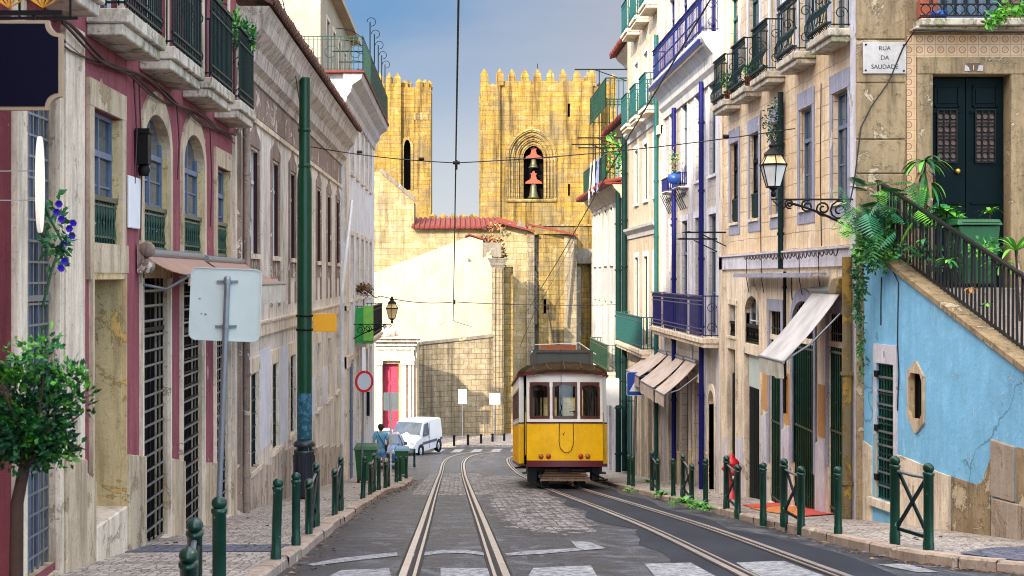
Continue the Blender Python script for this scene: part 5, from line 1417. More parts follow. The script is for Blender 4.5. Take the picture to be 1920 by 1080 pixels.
def terrace(z, y0, y1, dx, hh, wins):
    W2_ = Wall('R', 5.65 + dx)
    mb = MB(); ops = [(c - .4, c + .4, z + .2, z + 1.9, .14) for c in wins]; wwall(mb, W2_, y0, y1, z, z + hh, ops); wbox(mb, W2_, y1 - .012, y1, z, z + hh, .001, 7); mb.build('attic', [M['creamwall'], M['darkdoor']], fh)
    for c in wins: window(fh, W2_, c - .4, c + .4, z + .2, z + 1.9, .12, 'greendoor', 'glass', 1, .72, 1, sur=(.13, 'palestone'), name='attic_window')
    mb = MB(); mb.hexa([(5.65 + dx - .62, y0, z + hh - .08), (5.65 + dx - .62, y1 + .4, z + hh - .08), (5.65 + dx - .62, y1 + .4, z + hh - .02), (5.65 + dx - .62, y0, z + hh - .02)],
                       [(8.5, y0, z + hh + .6), (8.5, y1 + .4, z + hh + .6), (8.5, y1 + .4, z + hh + .66), (8.5, y0, z + hh + .66)])
    tiles_edge(mb, W2_, y0 + .1, y1 + .35, z + hh, .64, 1.2, .4, .24, .08); mb.build('eave', M['terracotta'], fh)
    cornice(fh, W2_, y0, y1, z + hh - .55, [(.05, 0), (.12, .14), (.36, .34), (.42, .46)], M['creamwall'])
mb = MB(); mb.box(5.02, 8, Y0, Y1 + .4, 3.22, 3.30); tiles_edge(mb, WX, Y0 + .1, Y1 + .35, 3.3, .66, 0, .12, .24, .08); mb.build('eave', M['terracotta'], fh)
terrace(3.3, 49.23, 57.5, .75, 2.5, (51, 53.4, 55.8)); terrace(5.8, 49.23, 54.5, .75, 2.7, (50.6, 52.8))
for y0, y1, z in ((49.6, 58.5, 3.3), (49.6, 55.5, 5.95)):
    g = MB(); rail_run(g, [(6.3, y0, z), (5.1, y0, z), (5.1, y1, z), (6.3, y1, z)], 1.0, .14, .013); g.build('terrace_railing', M['irongreen'], fh)
for y, z in ((51, 5.0), (53.5, 5.0), (52, 7.6), (50.5, 4.6)):
    g = MB(); g.bar((6.4, y, z), (4.2, y, z), .045); g.bar((6.2, y, z - .45), (4.9, y, z), .03); g.bar((5.1, y, 3.3), (5.1, y, z), .035); g.build('awning_arm', M['ironblk'], fh)
balcony(fh, WX, 50.0, 56.5, -3.35, .2, .5, .95, 'palestone', 'irongreen', .1, solid=('greendoor', 4), r=.012)
pipe(fh, WX, 49.5, gz(49) + .1, 3, .10, M['greendoor'], -.13)
for i, (y, c, lab) in enumerate(((53.2, 'cloth1', 'pale shirt drying on the terrace railing of the farthest house'), (51.6, 'cloth2', 'blue garment drying on the terrace railing of the farthest house'), (54.6, 'cloth1', 'long white cloth hanging from the terrace railing of the farthest house'))):
    mb = MB(); x = 5.04; n = 6
    for k in range(n):
        a, b = y - .25 + .5 * k / n, y - .25 + .5 * (k + 1) / n; f = lambda q: .05 * math.sin(q * 19 + i)
        L = 1.1 + .25 * math.sin(a * 7) + (.5 if i == 2 else 0)
        mb.hexa([(x, a, 4.4), (x, b, 4.4), (x - .01, b, 4.4), (x - .01, a, 4.4)], [(x + f(a) - .05, a, 4.4 - L), (x + f(b) - .05, b, 4.4 - L), (x + f(b) - .06, b, 4.4 - L), (x + f(a) - .06, a, 4.4 - L)])
    tag(mb.build('laundry', M[c], org=(x, y, 4.4)), lab, 'laundry', 'laundry on the far terrace')
tv = root('terrace_plant', 'green climbing plant on an iron frame on the far terrace', 'climbing plant', (5.5, 50.5, 3.3))
mb = MB(); leafcloud(mb, (5.7, 50.6, 4.3), (.5, .7, .9), 240, .10, [0, 1], 12, .5, seed=52); mb.build('leaves', [M['leafC'], M['leafB']], tv)
# white blank board jutting out from the far shops
ws = root('projecting_board', 'blank white board with rounded corners jutting from the far shop fronts', 'sign', (5.0, 47.0, -4.0))
s = F / 47.0
def rrect(x0, x1, z0, z1, r, n=5):
    o = []
    for cx, cz, a0 in ((x1 - r, z0 + r, -90), (x1 - r, z1 - r, 0), (x0 + r, z1 - r, 90), (x0 + r, z0 + r, 180)):
        for k in range(n + 1): t = R(a0 + 90 * k / n); o.append((cx + r * math.cos(t), cz + r * math.sin(t)))
    return o
mb = MB(); wpoly(mb, Wall('F', 47.0), rrect((1137 - U0) / s, (1161 - U0) / s, (520 - 760) / s, (520 - 709) / s, .05), 0, .05); mb.build('panel', M['white'], ws)
mb = MB(); mb.bar(((1155 - U0) / s, 47.03, (520 - 715) / s), (5.8, 47.03, (520 - 715) / s), .03); mb.bar(((1155 - U0) / s, 47.03, (520 - 752) / s), (5.8, 47.03, (520 - 752) / s), .03); mb.each('bracket', M['ironblk'], ws)

# ---------------------------------------------------------------- corner house (Rua da Saudade)
ch = root('corner_house', 'brown stone corner house with patterned tile border and dark panelled double door', 'house', (8, 20.7, -.2))
YC = 20.70; s = F / YC; WC = Wall('F', YC)
X = lambda u: (u - U0) / s
Zc = lambda v: (V0 - v) / s
x0, x1, zd0, zd1 = X(1748), X(1893), -.15, Zc(140)
ops = [(x0, x1, zd0, zd1, .30), (X(1760), X(1884), Zc(36), Zc(36) + 1.6, .2)]
mb = MB(); wwall(mb, WC, 5.83, 16, gz(21) - .5, 5.5, ops)
wbox(mb, WC, 5.83, 5.842, gz(21) - .5, 5.5, .015, 8) if False else None
mb.build('wall', [M['roughstone'], M['darkdoor']], ch)
mb = MB()
for k, (za, zb) in enumerate(((-4.5, -.6), (-.59, .35), (.36, .92), (.93, 1.5), (1.51, 2.0), (2.01, 2.82), (2.83, 3.45), (3.46, 4.3))):
    wbox(mb, WC, 5.765, X(1697), za, zb, -.03 - .004 * (k % 2), .02)
mb.each('quoin', M['roughstone'], ch, bevel=.015)
mb = MB(); wbox(mb, WC, X(1718), x0 - .003, -.3, Zc(140) , -.04, .02); wbox(mb, WC, x1 + .003, X(1893) + .55, -.3, Zc(140), -.04, .02); wbox(mb, WC, X(1718), X(1893) + .55, Zc(140) + .003, Zc(108), -.044, .02)
mb.build('surround', M['roughstone'], ch, bevel=.01)
mb = MB(); wbox(mb, WC, X(1700), X(1718) - .003, -.2, Zc(66), -.012, .02); wbox(mb, WC, X(1718), 10.5, Zc(108) + .003, Zc(66), -.012, .02); mb.build('tile_border', M['ringtile'], ch)
# double door
g = MB(); cxm = (x0 + x1) / 2
for a0, a1 in ((x0 + .01, cxm - .006), (cxm + .006, x1 - .01)):
    wbox(g, WC, a0, a1, zd0, zd1 - .01, .22, .28); ww = a1 - a0
    for za, zb in ((0.0, .52), (.62, .82), (2.5, 2.82)):
        for q in ((a0 + .09, a1 - .09, za, za + .02), (a0 + .09, a1 - .09, zb - .02, zb), (a0 + .09, a0 + .11, za, zb), (a1 - .11, a1 - .09, za, zb)): wbox(g, WC, *q, .20, .22)
        wbox(g, WC, a0 + .14, a1 - .14, za + .06, zb - .06, .205, .22)
    wbox(g, WC, a0 + .06, a1 - .06, 1.08, 1.11, .195, .22); wbox(g, WC, a0 + .06, a1 - .06, 2.42, 2.45, .195, .22)
dd = g.build('door', M['tealdoor'], ch)
g = MB()
for a0, a1 in ((x0 + .10, cxm - .10), (cxm + .10, x1 - .10)):
    wbox(g, WC, a0 + .04, a1 - .04, Zc(300), Zc(205), .205, .219)
g.build('pane', M['brownscreen'], dd)
g = MB()
for a0, a1 in ((x0 + .14, cxm - .14), (cxm + .14, x1 - .14)):
    for k in range(4): a = a0 + (a1 - a0) * k / 3; wbox(g, WC, a - .01, a + .01, Zc(302), Zc(203), .18, .20)
    for k in range(5):
        z = Zc(302) + (Zc(203) - Zc(302)) * k / 4; wbox(g, WC, a0, a1, z - .01, z + .01, .17, .18)
    for i in range(3):
        for j in range(4):
            cx_ = a0 + (a1 - a0) * (i + .5) / 3; cz_ = Zc(302) + (Zc(203) - Zc(302)) * (j + .5) / 4
            pts = [WC.P(cx_ + .05 * math.cos(t * math.pi / 5), cz_ + .05 * math.sin(t * math.pi / 5), .185) for t in range(11)]
            g.tube(pts, .009, 4)
g.build('grille', M['ironblk'], dd)
g = MB(); g.lathe([(0, 0), (.035, .0), (.04, .03), (.02, .05), (0, .05)], 12, WC.P(X(1804), Zc(319), .2), M=Matrix.Rotation(R(90), 4, 'X')); g.build('handle', M['brass'], dd)
# first-floor balcony over the door
mb = MB(); wbox(mb, WC, X(1712), 16, Zc(55), Zc(42), -.36, .0); wbox(mb, WC, X(1706), 16, Zc(60), Zc(55), -.26, .0); bl = mb.build('balcony', M['slabstone'], ch, bevel=.01)
g = MB(); zz = Zc(41); dfr = -.32
wbox(g, WC, X(1712), 14, zz + .02, zz + .04, dfr - .01, dfr + .01); wbox(g, WC, X(1712), 14, zz + .185, zz + .205, dfr - .01, dfr + .01); wbox(g, WC, X(1712), 14, zz + .9, zz + .93, dfr - .02, dfr + .02)
for k in range(14):
    cx_ = X(1712) + .08 + k * .162
    for sg in (-1, 1):
        pts = [(0, 0), (.03, .035), (.065, .07), (.068, .11), (.045, .145), (.0, .165)]
        g.tube([WC.P(cx_ + sg * p, zz + .03 + q, dfr) for p, q in pts], .008, 4)
    for o_ in (-.02, .0, .02): wbox(g, WC, cx_ + .08 + o_ - .006, cx_ + .08 + o_ + .006, zz + .2, zz + .9, dfr - .006, dfr + .006)
g.build('railing', M['ironblk'], bl)
window(ch, WC, X(1760), X(1884), Zc(36), Zc(36) + 1.6, .14, 'bluewood', 'glassblue', 2, None, 2, sur=(.14, 'roughstone'), sill=0, name='balcony_door')
mb = MB(); wbox(mb, WC, X(1718), X(1750), Zc(36), Zc(2), -.2, -.04); tag(mb.build('crate', M['pot'], org=(7, 20.6, 3.6), bevel=.01), 'red-brown crate standing on the balcony above the door', 'crate')
mb = MB(); mb.lathe([(0, 0), (.1, 0), (.13, .1), (.0, .1)], 12, (X(1752), YC - .2, Zc(40))); tag(mb.build('blue_basin', M['bluepot'], org=(7, 20.5, 3.6)), 'blue plastic basin on the balcony above the door', 'basin')
# street name plate
ns = root('street_name_plate', 'white marble street name plate reading RUA DA SAUDADE', 'street sign', (6.16, YC, 3.2))
mb = MB(); wbox(mb, WC, X(1616), X(1697), Zc(139), Zc(80), -.062, -.036); mb.build('plate', M['marble'], ns, bevel=.004)
for body, v in (('RUA', 92), ('DA', 109.5), ('SAUDADE', 126.5)): text_obj('lettering', body, .088, (X(1656.5), YC - .064, Zc(v)), M['ink'], ns)
mb = MB()
for u, v in ((1621, 85), (1692, 86), (1621, 133), (1692, 134)): mb.lathe([(.014, 0), (.014, .012), (0, .016)], 8, WC.P(X(u), Zc(v), -.062), M=Matrix.Rotation(R(90), 4, 'X'))
mb.each('bolt', M['ironblk'], ns)
nn_ = root('number_plate', 'broken white and dark house number plate reading 1 over the double door', 'number plate', (X(1819), YC, Zc(126)))
mb = MB(); wpoly(mb, WC, [(X(1806), Zc(134)), (X(1816), Zc(134)), (X(1814), Zc(127)), (X(1807), Zc(122))], -.056, -.046); wpoly(mb, WC, [(X(1830), Zc(134)), (X(1840), Zc(134)), (X(1841), Zc(124)), (X(1833), Zc(123))], -.056, -.046); mb.each('fragment', M['marble'], nn_)
mb = MB(); wbox(mb, WC, X(1812), X(1836), Zc(136), Zc(119), -.050, -.045); mb.build('backing', M['brownscreen'], nn_)
text_obj('numeral', '1', .10, (X(1823), YC - .053, Zc(128)), M['brass'], nn_)
mb = MB(); mb.tube(sag((X(1700), YC - .30, Zc(63)), (10.5, YC - .30, Zc(64)), .03), .014, 5); mb.tube([(X(1704), YC - .25, Zc(64)), (X(1690), YC - .07, Zc(92)), (X(1664), YC - .06, Zc(155)), (X(1632), YC - .06, Zc(200)), (X(1612), YC - .06, Zc(240)), (X(1600), YC - .05, Zc(340)), (X(1592), YC - .05, Zc(380))], .011, 5)
tag(mb.build('wall_cable', M['wire'], org=(6.2, YC, 2)), 'black cable crossing the street name plate and running down the corner', 'cable')

# ---------------------------------------------------------------- blue stair wall
sw = root('stair_wall', 'bright blue wall below a railed stair, with a barred door and an eight-sided window', 'wall', (6.1, 18.6, pz(18.6)))
pA, pB = (5.87, 20.66), (6.52, 16.4)              # along the wall, starting at the tiled house
WS = Slant(pA, pB, 1)                             # d > 0 runs into the stair
tst = WS.P(1, 0, 1)
if tst[0] < 5.9: WS = Slant(pA, pB, -1)
LEN = (Vector(pB) - Vector(pA)).length
def sa(u):                                        # photo column -> distance along the slanted wall
    lo, hi = 0., 12.
    for _ in range(50):
        m_ = (lo + hi) / 2; p = WS.P(m_, 0, 0)
        if U0 + F * p[0] / p[1] < u: lo = m_
        else: hi = m_
    return lo
def sz(u, v): p = WS.P(sa(u), 0, 0); return zv(v, p[1])
L2 = 6.2
top = lambda a: sz(1640, 478) + (sz(1905, 682) - sz(1640, 478)) * (a - sa(1640)) / (sa(1905) - sa(1640))
da0, da1 = sa(1645), sa(1677); dz0, dz1 = sz(1660, 938), sz(1660, 682)
oa0, oa1 = sa(1706), sa(1731); oz0, oz1 = sz(1718, 786), sz(1718, 700)
mb = MB()
A = sorted({0, da0, da1, oa0, oa1, .2, 1.0, 1.6, 2.2, 2.8, 3.4, 4.0, 4.7, 5.4, L2})
for a, b in zip(A, A[1:]):
    m_ = (a + b) / 2; segs = [(None, None)]
    lo = gz(20.6) - 1.0
    def q(za, zb, zc, zd): mb.face([WS.P(a, za, 0), WS.P(b, zb, 0), WS.P(b, zd, 0), WS.P(a, zc, 0)])
    if da0 < m_ < da1: q(lo, lo, dz0, dz0); q(dz1, dz1, top(a), top(b))
    elif oa0 < m_ < oa1: q(lo, lo, oz0, oz0); q(oz1, oz1, top(a), top(b))
    else: q(lo, lo, top(a), top(b))
for (b0, b1, c0, c1, d) in ((da0, da1, dz0, dz1, .14), (oa0, oa1, oz0, oz1, .07)):
    for p, r_ in (((b0, c0), (b0, c1)), ((b1, c0), (b1, c1)), ((b0, c0), (b1, c0)), ((b0, c1), (b1, c1))): mb.face([WS.P(*p, 0), WS.P(*r_, 0), WS.P(*r_, d), WS.P(*p, d)], 1 if d < .13 else 0)
    mb.face([WS.P(b0, c0, d), WS.P(b1, c0, d), WS.P(b1, c1, d), WS.P(b0, c1, d)], 2)
mb.build('wall', [M['bluewall'], M['ochre'], M['darkdoor']], sw)
mb = MB()
n = 9
for k in range(n):
    a, b = .05 + (L2 - .05) * k / n, .05 + (L2 - .05) * (k + .985) / n
    mb.hexa([WS.P(a, top(a), -.05), WS.P(b, top(b), -.05), WS.P(b, top(b), .24), WS.P(a, top(a), .24)], [WS.P(a, top(a) + .07, -.05), WS.P(b, top(b) + .07, -.05), WS.P(b, top(b) + .07, .24), WS.P(a, top(a) + .07, .24)])
mb.build('coping', M['roughstone'], sw)
g = MB(); rd = .17; rh = lambda a: top(a) + .98
a = .12
while a < L2:
    lean = .05 * math.sin(a * 37); g.bar(WS.P(a, top(a) + .10, rd), WS.P(a + lean * .4, rh(a), rd), .024); a += .098
g.bar(WS.P(.08, rh(.08), rd), WS.P(L2, rh(L2), rd), .06, .035); g.bar(WS.P(.08, top(.08) + .13, rd), WS.P(L2, top(L2) + .13, rd), .03)
g.build('railing', M['railing_dark'], sw)
# barred door
ds = MB(); bars(ds, WS, da0 + .01, da1 - .01, dz0 + .02, dz1 - .01, .03, 6, 9, .011)
gt = ds.build('gate', M['irongreen'], sw)
ds = MB()
for k in range(1, 10): z = dz0 + (dz1 - dz0) * k / 10; wbox(ds, WS, da0 + .01, da1 - .01, z - .014, z + .014, -.006, .008)
ds.build('crossbars', M['steel'], gt)
ds = MB()
for z in (dz0 + .25, dz0 + .95, dz1 - .2): wbox(ds, WS, da0 - .05, da0 + .05, z, z + .09, -.03, .01)
ds.build('hinge', M['ironblk'], gt)
ds = MB(); wbox(ds, WS, da0 - .085, da0 - .002, dz0 + .9, dz1, -.02, .02); wbox(ds, WS, da1 + .002, da1 + .1, dz0 - .1, dz1, -.02, .02); wbox(ds, WS, da0 - .085, da1 + .1, dz1 + .002, dz1 + .27, -.024, .02); ds.build('surround', M['lilac'], gt)
ds = MB(); wbox(ds, WS, da0 - .05, da0 - .002, dz0, dz0 + .9, -.012, .02); ds.build('jamb', M['ochre'], gt)
text_obj('numeral', '1', .13, WS.P((da0 + da1) / 2, dz1 + .13, -.028), M['ink'], gt, rot=(90, 0, math.degrees(math.atan2(pB[1] - pA[1], pB[0] - pA[0]))))
ds = MB(); wbox(ds, WS, da0 - .2, da1 + .12, dz0 - .12, dz0 - .01, -.07, .1); ds.build('doorstep', M['palestone'], gt)
# eight-sided window
def octo(a0, a1, z0, z1, ca, cz): return [(a0, z0 + cz), ((a0 + a1) / 2 , z0), (a1, z0 + cz), (a1, z1 - cz), ((a0 + a1) / 2, z1), (a0, z1 - cz)]
go0, go1, gz0_, gz1_ = sa(1703), sa(1735), sz(1718, 812), sz(1718, 677)
inn = [(oa0, oz0 + .1), (oa0 + .06, oz0), (oa1 - .06, oz0), (oa1, oz0 + .1), (oa1, oz1 - .1), (oa1 - .06, oz1), (oa0 + .06, oz1), (oa0, oz1 - .1)]
mo = (go0 + go1) / 2
out = [(go0, gz0_ + .22), (mo - .02, gz0_), (mo + .02, gz0_), (go1, gz0_ + .16), (go1, gz1_ - .2), (mo + .02, gz1_), (mo - .02, gz1_), (go0, gz1_ - .16)]
mb = MB(); wring(mb, WS, inn + inn[:1], out + out[:1], -.025, .015); wf = mb.build('window_frame', M['limestone'], sw)
mb = MB()
for k in range(3): a = oa0 + (oa1 - oa0) * (k + .5) / 3; wbox(mb, WS, a - .008, a + .008, oz0, oz1, .05, .06)
mb.build('bars', M['ironblk'], wf)
# bare stone where the blue has come off
mb = MB()
def sband(us, vt, m_, d=-.03):
    pts = [(sa(u), sz(u, v)) for u, v in zip(us, vt)]; lo_ = [(sa(u), gz(16) - 1.2) for u in us]
    wpoly(mb, WS, lo_[:1] + [(sa(us[-1]), gz(16) - 1.2)] + pts[::-1], d, .02)
sband([1617, 1636], [826, 838], 0, -.022); sband([1678, 1710, 1746], [850, 862, 878], 0, -.026); sband([1748, 1783], [880, 893], 0, -.032)
mb.each('plinth', M['palestone'], sw)
mb = MB(); sband([1785, 1800, 1830, 1842, 1858], [893, 898, 908, 905, 860], 0, -.012); sband([1907, 1925, 1960, 2020], [838, 842, 850, 862], 0, -.014); mb.each('bare_patch', M['roughstone'], sw)
mb = MB()
for (u0, v0, u1, v1) in ((1861, 823, 1904, 930), (1862, 933, 1918, 1040), (1920, 950, 1990, 1050)):
    wpoly(mb, WS, [(sa(u0), sz(u0, v1)), (sa(u1), sz(u1, v1 + 12)), (sa(u1), sz(u1, v0 + 14)), (sa(u0), sz(u0, v0))], -.035, .02)
mb.each('ashlar_block', M['blockstone'], sw, bevel=.012)
# stair mass behind the wall, landing in front of the door
mb = MB()
mb.box(6.48, 12, 18.9, 20.62, gz(20) - .6, -.15)
for k in range(9): y = 18.9 - k * .3; mb.box(6.52 + .05 * k, 12, y - .3, y - .002, gz(20) - .6, -.15 - .165 * (k + 1))
mb.build('stair', M['blockstone'], sw)
mb = MB(); mb.tube([WS.P(sa(1654), sz(1654, 520), -.01), WS.P(sa(1653), sz(1653, 560), -.012), WS.P(sa(1653), sz(1653, 610), -.012)], .008, 5); mb.tube([WS.P(sa(1672), sz(1672, 500), -.012), WS.P(sa(1686), sz(1686, 530), -.012), WS.P(sa(1684), sz(1684, 640), -.012), WS.P(sa(1687), sz(1687, 700), -.012), WS.P(sa(1684), sz(1684, 770), -.012)], .008, 5)
tag(mb.build('loose_cable', M['wire'], org=WS.P(1, -.5, 0)), 'thin loose cables dangling down the bright blue wall', 'cable')
# ---------------------------------------------------------------- plants and bin on the stair
LM = [M['leafA'], M['leafB'], M['leafC'], M['leafD'], M['leafdry']]
pp_ = root('split_leaf_plant', 'big split-leaf plant hanging over the top of the blue wall by the corner', 'plant', (5.9, 20.0, .9))
mb = MB(); r_ = random.Random(5)
for k in range(46):
    u, v = r_.uniform(1575, 1740), r_.uniform(340, 440); y = r_.uniform(19.2, 20.4); p = at(u, v, y)
    bigleaf(mb, p, (r_.uniform(-.9, .5), r_.uniform(-1, .1), r_.uniform(-.9, .35)), r_.uniform(.22, .42), r_.choice((0, 1, 1, 3, 3, 2)))
mb.build('leaves', LM, pp_)
mb = MB()
for k in range(12): q = at(r_.uniform(1590, 1700), r_.uniform(370, 430), 19.9); mb.tube([(6.25, 20.2, .1), ((6.25 + q.x) / 2, 20.1, .75), q], .011, 5)
mb.build('stem', M['leafB'], pp_)
cr = root('creeper', 'small-leaved dark creeper trailing down the corner beside the blue wall', 'climbing plant', (5.8, 20.2, -.2))
mb = MB(); leafcloud(mb, at(1650, 470, 19.9), (.33, .25, .30), 800, .05, [0, 1, 2, 0], 16, .45, droop=.5, seed=61)
leafcloud(mb, at(1612, 540, 20.3), (.10, .12, .55), 430, .045, [0, 1, 0], 16, .4, droop=.8, seed=62); leafcloud(mb, at(1630, 420, 20.1), (.42, .25, .18), 420, .055, [0, 3, 1], 12, .45, seed=63); leafcloud(mb, at(1617, 660, 20.5), (.06, .08, .5), 120, .04, [0, 1], 12, .4, droop=.8, seed=64)
mb.build('leaves', LM, cr)
pt = root('dracaena', 'tall spiky plant with some dry brown leaves in front of the double door', 'plant', (6.75, 19.9, -.15))
mb = MB(); c1 = at(1733, 305, 19.9); mb.tube([(6.55, 19.9, -.1), (6.52, 19.9, .8), c1], .022, 6); mb.build('stem', M['bark'], pt)
mb = MB(); strapleaves(mb, c1, 26, .42, .028, [1, 2, 0], 71, 1, 1.1, .7); strapleaves(mb, c1 - Vector((0, 0, .1)), 14, .42, .024, [1, 4, 4], 72, .6, 2.2, -.2); strapleaves(mb, c1 - Vector((-.05, 0, .28)), 14, .36, .026, [1, 2, 4], 73, 1, 1.6, .2); mb.build('leaves', LM, pt)
for i, (u, v, y, L, n, lab) in enumerate(((1905, 470, 18.2, .5, 22, 'bright green spiky plant behind the stair railing near the picture edge'), (1855, 400, 20.0, .22, 14, 'thin stemmed little palm standing beside the green bin'), (1775, 400, 19.6, .30, 20, 'leafy plant with upright leaves left of the green bin'))):
    p = root('spiky_plant', lab, 'plant', at(u, v + 60, y)); c = at(u, v, y)
    mb = MB(); mb.tube([(c.x + .05, y, c.z - .9), (c.x + .02, y, c.z - .4), c], .014, 6); mb.build('stem', M['bark'], p)
    mb = MB(); strapleaves(mb, c, n, L, .026 if i != 2 else .05, [2, 2, 1], 80 + i, .8, .8, .9); 
    if i == 0: strapleaves(mb, at(1880, 500, 18.6), 18, .36, .022, [2, 1], 85, .9, .9, .7)
    mb.build('leaves', LM, p)
sh = root('railing_shrub', 'low leafy shrubs growing along the inside of the stair railing', 'shrub', (6.6, 19.4, 0))
mb = MB(); leafcloud(mb, at(1735, 410, 19.8), (.45, .3, .16), 420, .06, [0, 1, 2, 3], 14, .45, seed=91); leafcloud(mb, at(1760, 480, 19.2), (.5, .4, .22), 300, .05, [0, 1, 0], 14, .5, seed=92); leafcloud(mb, at(1840, 470, 18.8), (.2, .2, .14), 120, .05, [1, 2], 8, .5, seed=93); mb.build('leaves', LM, sh)
for i, (u, v, y) in enumerate(((1780, 488, 18.35), (1730, 450, 18.9), (1820, 540, 17.7), (1850, 570, 17.3))):
    p = root('railing_weed', ('green fern poking through the bars of the stair railing', 'small yellow-flowered weed between the upper bars of the stair railing', 'pale weed between the middle bars of the stair railing', 'thin weed in the lower bars of the stair railing')[i], 'weed', at(u, v, y))
    mb = MB(); strapleaves(mb, at(u, v, y), (16, 9, 9, 7)[i], (.22, .12, .14, .12)[i], .022, [2, 1, 3] if i != 2 else [4, 2], 95 + i, 1, .8, .3); mb.build('leaves', LM, p)
hb = root('hanging_branch', 'bright green leafy branch drooping in at the top right corner', 'branch', (8.2, 20.0, 3.9))
mb = MB(); y = 20.0
for (u, v, n, rr) in ((1905, 8, 60, .16), (1880, 20, 40, .12), (1862, 36, 26, .08), (1850, 44, 14, .05)): leafcloud(mb, at(u, v, y), (rr, rr * .8, rr * .8), n, .075, [0, 0, 1], 7, .5, droop=.8, seed=int(u))
mb.build('leaves', [M['leafC'], M['leafB']], hb)
mb = MB(); mb.tube([at(1945, -30, y), at(1905, 0, y), at(1870, 28, y), at(1850, 46, y)], .008, 5); mb.build('twig', M['bark'], hb)
gb = root('wheelie_bin', 'green wheelie bin standing on the stair landing before the double door', 'bin', (7.3, 19.5, -.15))
bx, by, bz = at(1822, 400, 19.4).x, 19.4, -.15; zt = zv(425, 19.4)
mb = MB(); mb.hexa([(bx - .22, by - .25, bz + .06), (bx + .22, by - .25, bz + .06), (bx + .22, by + .25, bz + .06), (bx - .22, by + .25, bz + .06)], [(bx - .28, by - .3, zt), (bx + .28, by - .3, zt), (bx + .28, by + .3, zt), (bx - .28, by + .3, zt)]); mb.build('body', M['binGreen'], gb, bevel=.02, seg=2)
mb = MB(); mb.hexa([(bx - .31, by - .33, zt + .01), (bx + .31, by - .33, zt + .01), (bx + .31, by + .33, zt + .01), (bx - .31, by + .33, zt + .01)], [(bx - .28, by - .28, zt + .09), (bx + .28, by - .28, zt + .09), (bx + .28, by + .3, zt + .12), (bx - .28, by + .3, zt + .12)])
mb.bar((bx - .26, by - .37, zt + .05), (bx + .26, by - .37, zt + .05), .03); mb.build('lid', M['binGreen'], gb, bevel=.015, seg=2)
mb = MB()
for sg in (-.2, .2): mb.lathe([(0, -.03), (.09, -.03), (.1, 0), (.09, .03), (0, .03)], 12, (bx + sg, by + .25, bz + .1), M=Matrix.Rotation(R(90), 4, 'Y'))
mb.build('wheel', M['tyre'], gb)
# ================================================================ CATHEDRAL AND THE END OF THE STREET
def merlon(mb, x, y, z, w, h, d, mi=0):
    """pointed battlement"""
    b = [(x - w / 2, y - d / 2), (x + w / 2, y - d / 2), (x + w / 2, y + d / 2), (x - w / 2, y + d / 2)]
    mb.hexa([(p, q, z) for p, q in b], [(p, q, z + h * .6) for p, q in b], mi)
    i = len(mb.v); 
    for k in range(4): p, q = b[k], b[(k + 1) % 4]; mb.face([(p[0], p[1], z + h * .6), (q[0], q[1], z + h * .6), (x, y, z + h)], mi)
# ---- bell tower
YT = 107.0; s = F / YT; X = lambda u: (u - U0) / s; Zc = lambda v: (V0 - v) / s
ct = root('bell_tower', 'golden stone cathedral bell tower with pointed battlements and an arched belfry', 'tower', ((X(1008)), YT + 4, gz(YT)))
WT = Wall('F', YT); zt = Zc(152); xl, xr = X(901), X(1111)
wx0, wx1, wz0, wza, wzs = X(983), X(1019), Zc(373), Zc(272), Zc(300)
A0, A1, SP, AP = X(948), X(1044), Zc(295), Zc(238)
ops = [(X(952), X(1040), wz0, AP - .15, .45), (X(1064.5), X(1069), Zc(219), Zc(194), .5), (X(1065), X(1069), Zc(367), Zc(345), .5)]
mb = MB()
wwall(mb, WT, X(938), xr, gz(YT) - 1, zt, [(o[0], o[1], o[2], o[3], 1.4 if i == 0 else .5) for i, o in enumerate(ops)])
wbox(mb, WT, xr - .02, xr, gz(YT) - 1, zt, .01, 8); wbox(mb, WT, xl + .3, xl + .32, gz(YT) - 1, zt, .01, 8); wbox(mb, WT, xl + .3, xr, zt - .6, zt - .5, .1, 8); wbox(mb, WT, xl, xr, gz(YT) - 1, zt, 7.9, 8)
arc_ = warc(A0, A1, SP, AP - SP, 20, True)
for p, q in zip(arc_, arc_[1:]): mb.face([WT.P(p[0], p[1], -.002), WT.P(q[0], q[1], -.002), WT.P(q[0], AP + .1, -.002), WT.P(p[0], AP + .1, -.002)])
mb.build('wall', [M['gold'], M['darkdoor']], ct)
mb = MB(); wbox(mb, WT, xl, X(938) - .01, gz(YT) - 1, zt - .3, -.30, .6); wbox(mb, WT, X(1111) + .01, X(1127), gz(YT) - 1, zt - .4, .25, 6); mb.each('buttress', M['gold'], ct)
mb = MB(); wbox(mb, WT, X(1127) + .01, X(1146), gz(YT) - 1, Zc(162), 1.6, 7); wbox(mb, WT, X(1146) + .01, X(1158), gz(YT) - 1, Zc(150), 1.0, 7); mb.each('stair_turret', M['gold'], ct)
mb = MB()
for u in (908, 937, 960, 984, 1008, 1032, 1056, 1082, 1110): merlon(mb, X(u), YT + .3 + (-.3 if u < 938 else 0), zt - .35, .58, Zc(127) - zt + .35, .5)
for u in (920, 928, 948, 1096, 1118, 1124): merlon(mb, X(u), YT + 7.5, zt - .3, .55, 1.2, .5)
for k in range(7): merlon(mb, xr - .25, YT + 1.3 + k, zt - .3, .5, 1.25, .55); merlon(mb, xl + .3, YT + 1.3 + k, zt - .3, .5, 1.2, .55)
merlon(mb, X(1130), YT + 1.9, Zc(163), .5, .7, .5); merlon(mb, X(1141), YT + 1.9, Zc(163), .5, .75, .5); merlon(mb, X(1152), YT + 1.3, Zc(151), .5, .7, .5)
mb.each('battlement', M['gold'], ct)
